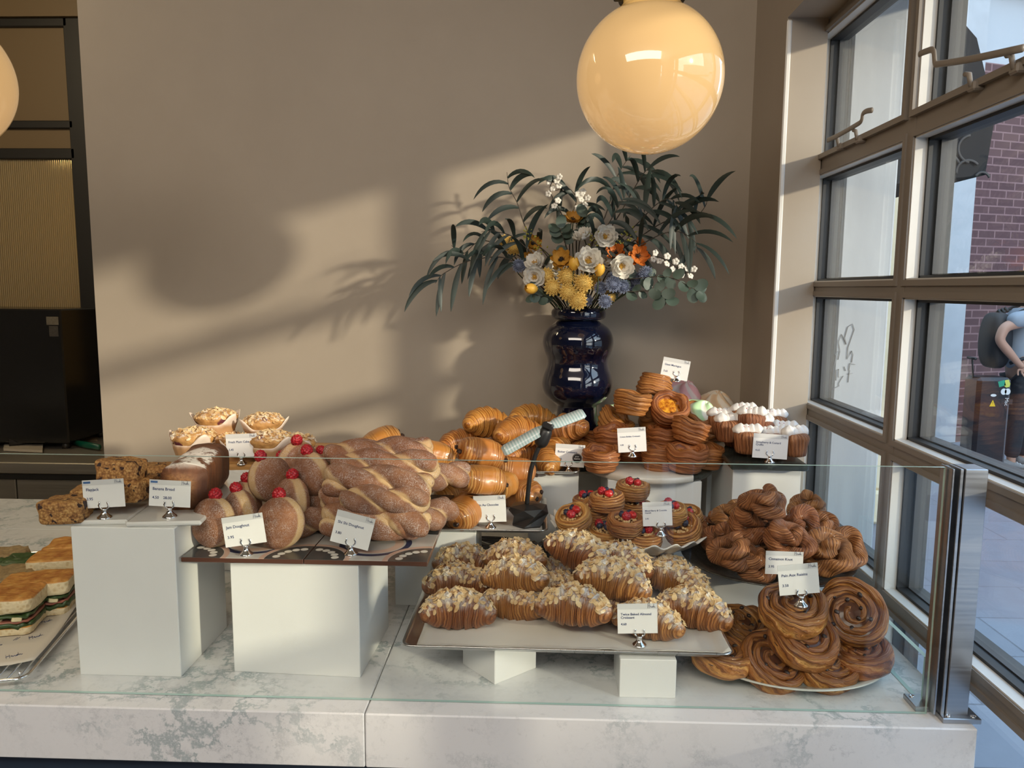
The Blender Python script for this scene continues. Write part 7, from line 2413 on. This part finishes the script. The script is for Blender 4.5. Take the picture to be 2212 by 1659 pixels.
for (bx, by) in ((Q(2180, 1010, -0.1)[0] - 0.07, -0.1), (0.13, 0.10)):
    m = MB()
    rings = []
    for t in range(15):
        u = t / 14; x = -0.03 + 0.30 * u
        hgt = 0.105 - 0.055 * smooth(0.25, 0.75, u) - 0.02 * smooth(0.85, 1, u); wd = 0.040 + 0.012 * math.sin(PI * u) - 0.022 * smooth(0.85, 1, u)
        if t == 0: wd *= 0.7
        rings.append([Vector((bx + x, by + wd * math.cos(2 * PI * j / 14), 0.022 + max(-0.0, hgt * (0.5 + 0.5 * math.sin(2 * PI * j / 14))) * 0.85)) for j in range(14)])
    m.loft(rings)
    sh_ = add('shoe', m.mesh('shoe', M_shoe), parent=ps)
    m = MB(); rings = []
    for z in (0.001, 0.022):
        rings.append([Vector((bx + 0.12 + 0.155 * math.cos(2 * PI * j / 20), by + 0.052 * math.sin(2 * PI * j / 20) * (1 - 0.15 * math.cos(2 * PI * j / 20)), z + 0.012 * max(0, math.cos(2 * PI * j / 20)) ** 4)) for j in range(20)])
    add('sole', m.loft(rings).mesh('sole', M_sole), parent=sh_)
    m = MB()
    for k in range(4): m.tube([(bx + 0.075 + 0.028 * k, by - 0.026, 0.102 - 0.012 * k), (bx + 0.08 + 0.028 * k, by, 0.112 - 0.013 * k), (bx + 0.075 + 0.028 * k, by + 0.026, 0.102 - 0.012 * k)], 0.004, 5)
    add('laces', m.mesh('laces', M_card), parent=sh_)
# backpack
bp = setp(add('backpack', None, (X0, YPN, -0.02)), "black backpack on the passer-by's back", 'bag')
b0 = Vector(Q(2152, 735))
m = MB(); rings = []
for i in range(17):
    t = min(max(PI * i / 16, 0.05), PI - 0.05)
    rings.append([Vector((b0.x - 0.01 + 0.105 * math.sin(t) ** 0.55 * math.copysign(abs(math.cos(2 * PI * j / 28)) ** 0.7, math.cos(2 * PI * j / 28)), 0.155 * math.sin(t) ** 0.4 * math.copysign(abs(math.sin(2 * PI * j / 28)) ** 0.6, math.sin(2 * PI * j / 28)), b0.z - 0.255 * math.cos(t))) for j in range(28)])
m.loft(rings)
add('main_pocket', m.mesh('main_pocket', M_bag), parent=bp)
m = MB()
for k in range(3): m.tube([(b0.x + 0.0 + 0.03 * k, -0.04, b0.z + 0.24 + 0.012 * k), (b0.x + 0.0 + 0.03 * k, 0, b0.z + 0.275 + 0.012 * k), (b0.x + 0.03 * k, 0.04, b0.z + 0.24 + 0.012 * k)], 0.011, 8)
add('grab_handle', m.mesh('grab_handle', M_bag), parent=bp)
for sy in (-1, 1):
    m = MB().tube(spline([(b0.x + 0.04, sy * 0.10, b0.z + 0.22), (0.03, sy * 0.13, 1.515), (0.155, sy * 0.13, 1.38), (0.150, sy * 0.15, 1.15), (b0.x + 0.06, sy * 0.13, b0.z - 0.20)], 20), 0.016, 8, flat=0.5)
    add('shoulder_strap', m.mesh('shoulder_strap', M_bag), parent=bp)
# suitcase
YS = 6.75
c0 = aty(2142, 816, YS); c1 = aty(2190, 905, YS)
sx0, sx1, szt = aty(2112, 850, YS).x, aty(2186, 850, YS).x, aty(2142, 816, YS).z + 0.02
sc0 = setp(add('suitcase', None, ((sx0 + sx1) / 2, YS, -0.02)), 'black suitcase covered in travel stickers, standing beside the passer-by', 'suitcase')
hw = (sx1 - sx0) / 2
m = MB().box((-hw, 0.0, 0.06), (hw, 0.24, szt), bevel=0.03)
add('shell', m.mesh('shell', plain('black_polycarbonate', (0.012, 0.013, 0.016), 0.3)), parent=sc0)
m = MB()
for a in (-1, 1):
    for b in (0.05, 0.19): m.tube([(a * (hw - 0.04), b - 0.012, 0.03), (a * (hw - 0.04), b + 0.012, 0.03)], 0.03, 14)
add('wheels', m.mesh('wheels', M_black), parent=sc0)
hx = aty(2122, 780, YS).x - sc0.location.x
m = MB().tube([(hx, 0.12, szt - 0.02), (hx - 0.02, 0.12, szt + 0.16)], 0.008, 6)
m.tube([(hx - 0.03, 0.05, szt + 0.16), (hx - 0.02, 0.19, szt + 0.16)], 0.012, 8)
add('pull_handle', m.mesh('pull_handle', M_black), parent=sc0)
def sticker(name, px, py, pts, mat, txt=None, tsize=0.03, rot=0.0, tmat=None):
    q = aty(px, py, YS) - sc0.location
    m = MB(); n = len(pts)
    m.raw([(x, 0, z) for x, z in pts] + [(x, -0.0012, z) for x, z in pts], [list(range(n))[::-1], list(range(n, 2 * n))] + [(i, (i + 1) % n, (i + 1) % n + n, i + n) for i in range(n)], None, 0, False)
    o = add(name, m.mesh(name, mat), (min(max(q.x, -hw + 0.04), hw - 0.04), -0.0008, min(q.z, szt - 0.05)), (0, rot, 0), sc0)
    if txt: add('lettering', text_mesh(txt, tsize, mat=tmat, align='CENTER'), (0, -0.002, -tsize * 0.35), (PI / 2, 0, 0), o)
    return o
def rect(w, h): return [(-w / 2, -h / 2), (w / 2, -h / 2), (w / 2, h / 2), (-w / 2, h / 2)]
def oval(w, h, n=18): return [(w / 2 * math.cos(2 * PI * k / n), h / 2 * math.sin(2 * PI * k / n)) for k in range(n)]
M_wst = plain('white_sticker', (0.7, 0.7, 0.68), 0.5)
sticker('green_sticker', 2166, 806, rect(0.058, 0.05), plain('green_sticker', (0.02, 0.30, 0.17), 0.5), rot=-0.3)
sticker('yellow_sticker', 2176, 824, [(-0.025, -0.02), (-0.005, -0.035), (0.022, -0.028), (0.026, 0.0), (0.01, 0.035), (-0.02, 0.03)], plain('yellow_sticker', (0.62, 0.62, 0.10), 0.5))
for dx in (-6, 6): sticker('round_sticker', 2174 + dx, 846, oval(0.05, 0.056), M_wst)
sticker('name_sticker', 2177, 868, rect(0.044, 0.10), M_bag, 'Msc', 0.045, PI / 2, M_wst)
sticker('oval_sticker', 2146, 854, oval(0.05, 0.024), M_wst)
w_ = sticker('warning_sticker', 2144, 871, [(-0.026, -0.028), (0.026, -0.028), (0.0, 0.03)], plain('warning_yellow', (0.75, 0.48, 0.01), 0.5), '!', 0.034, 0.0, M_black)
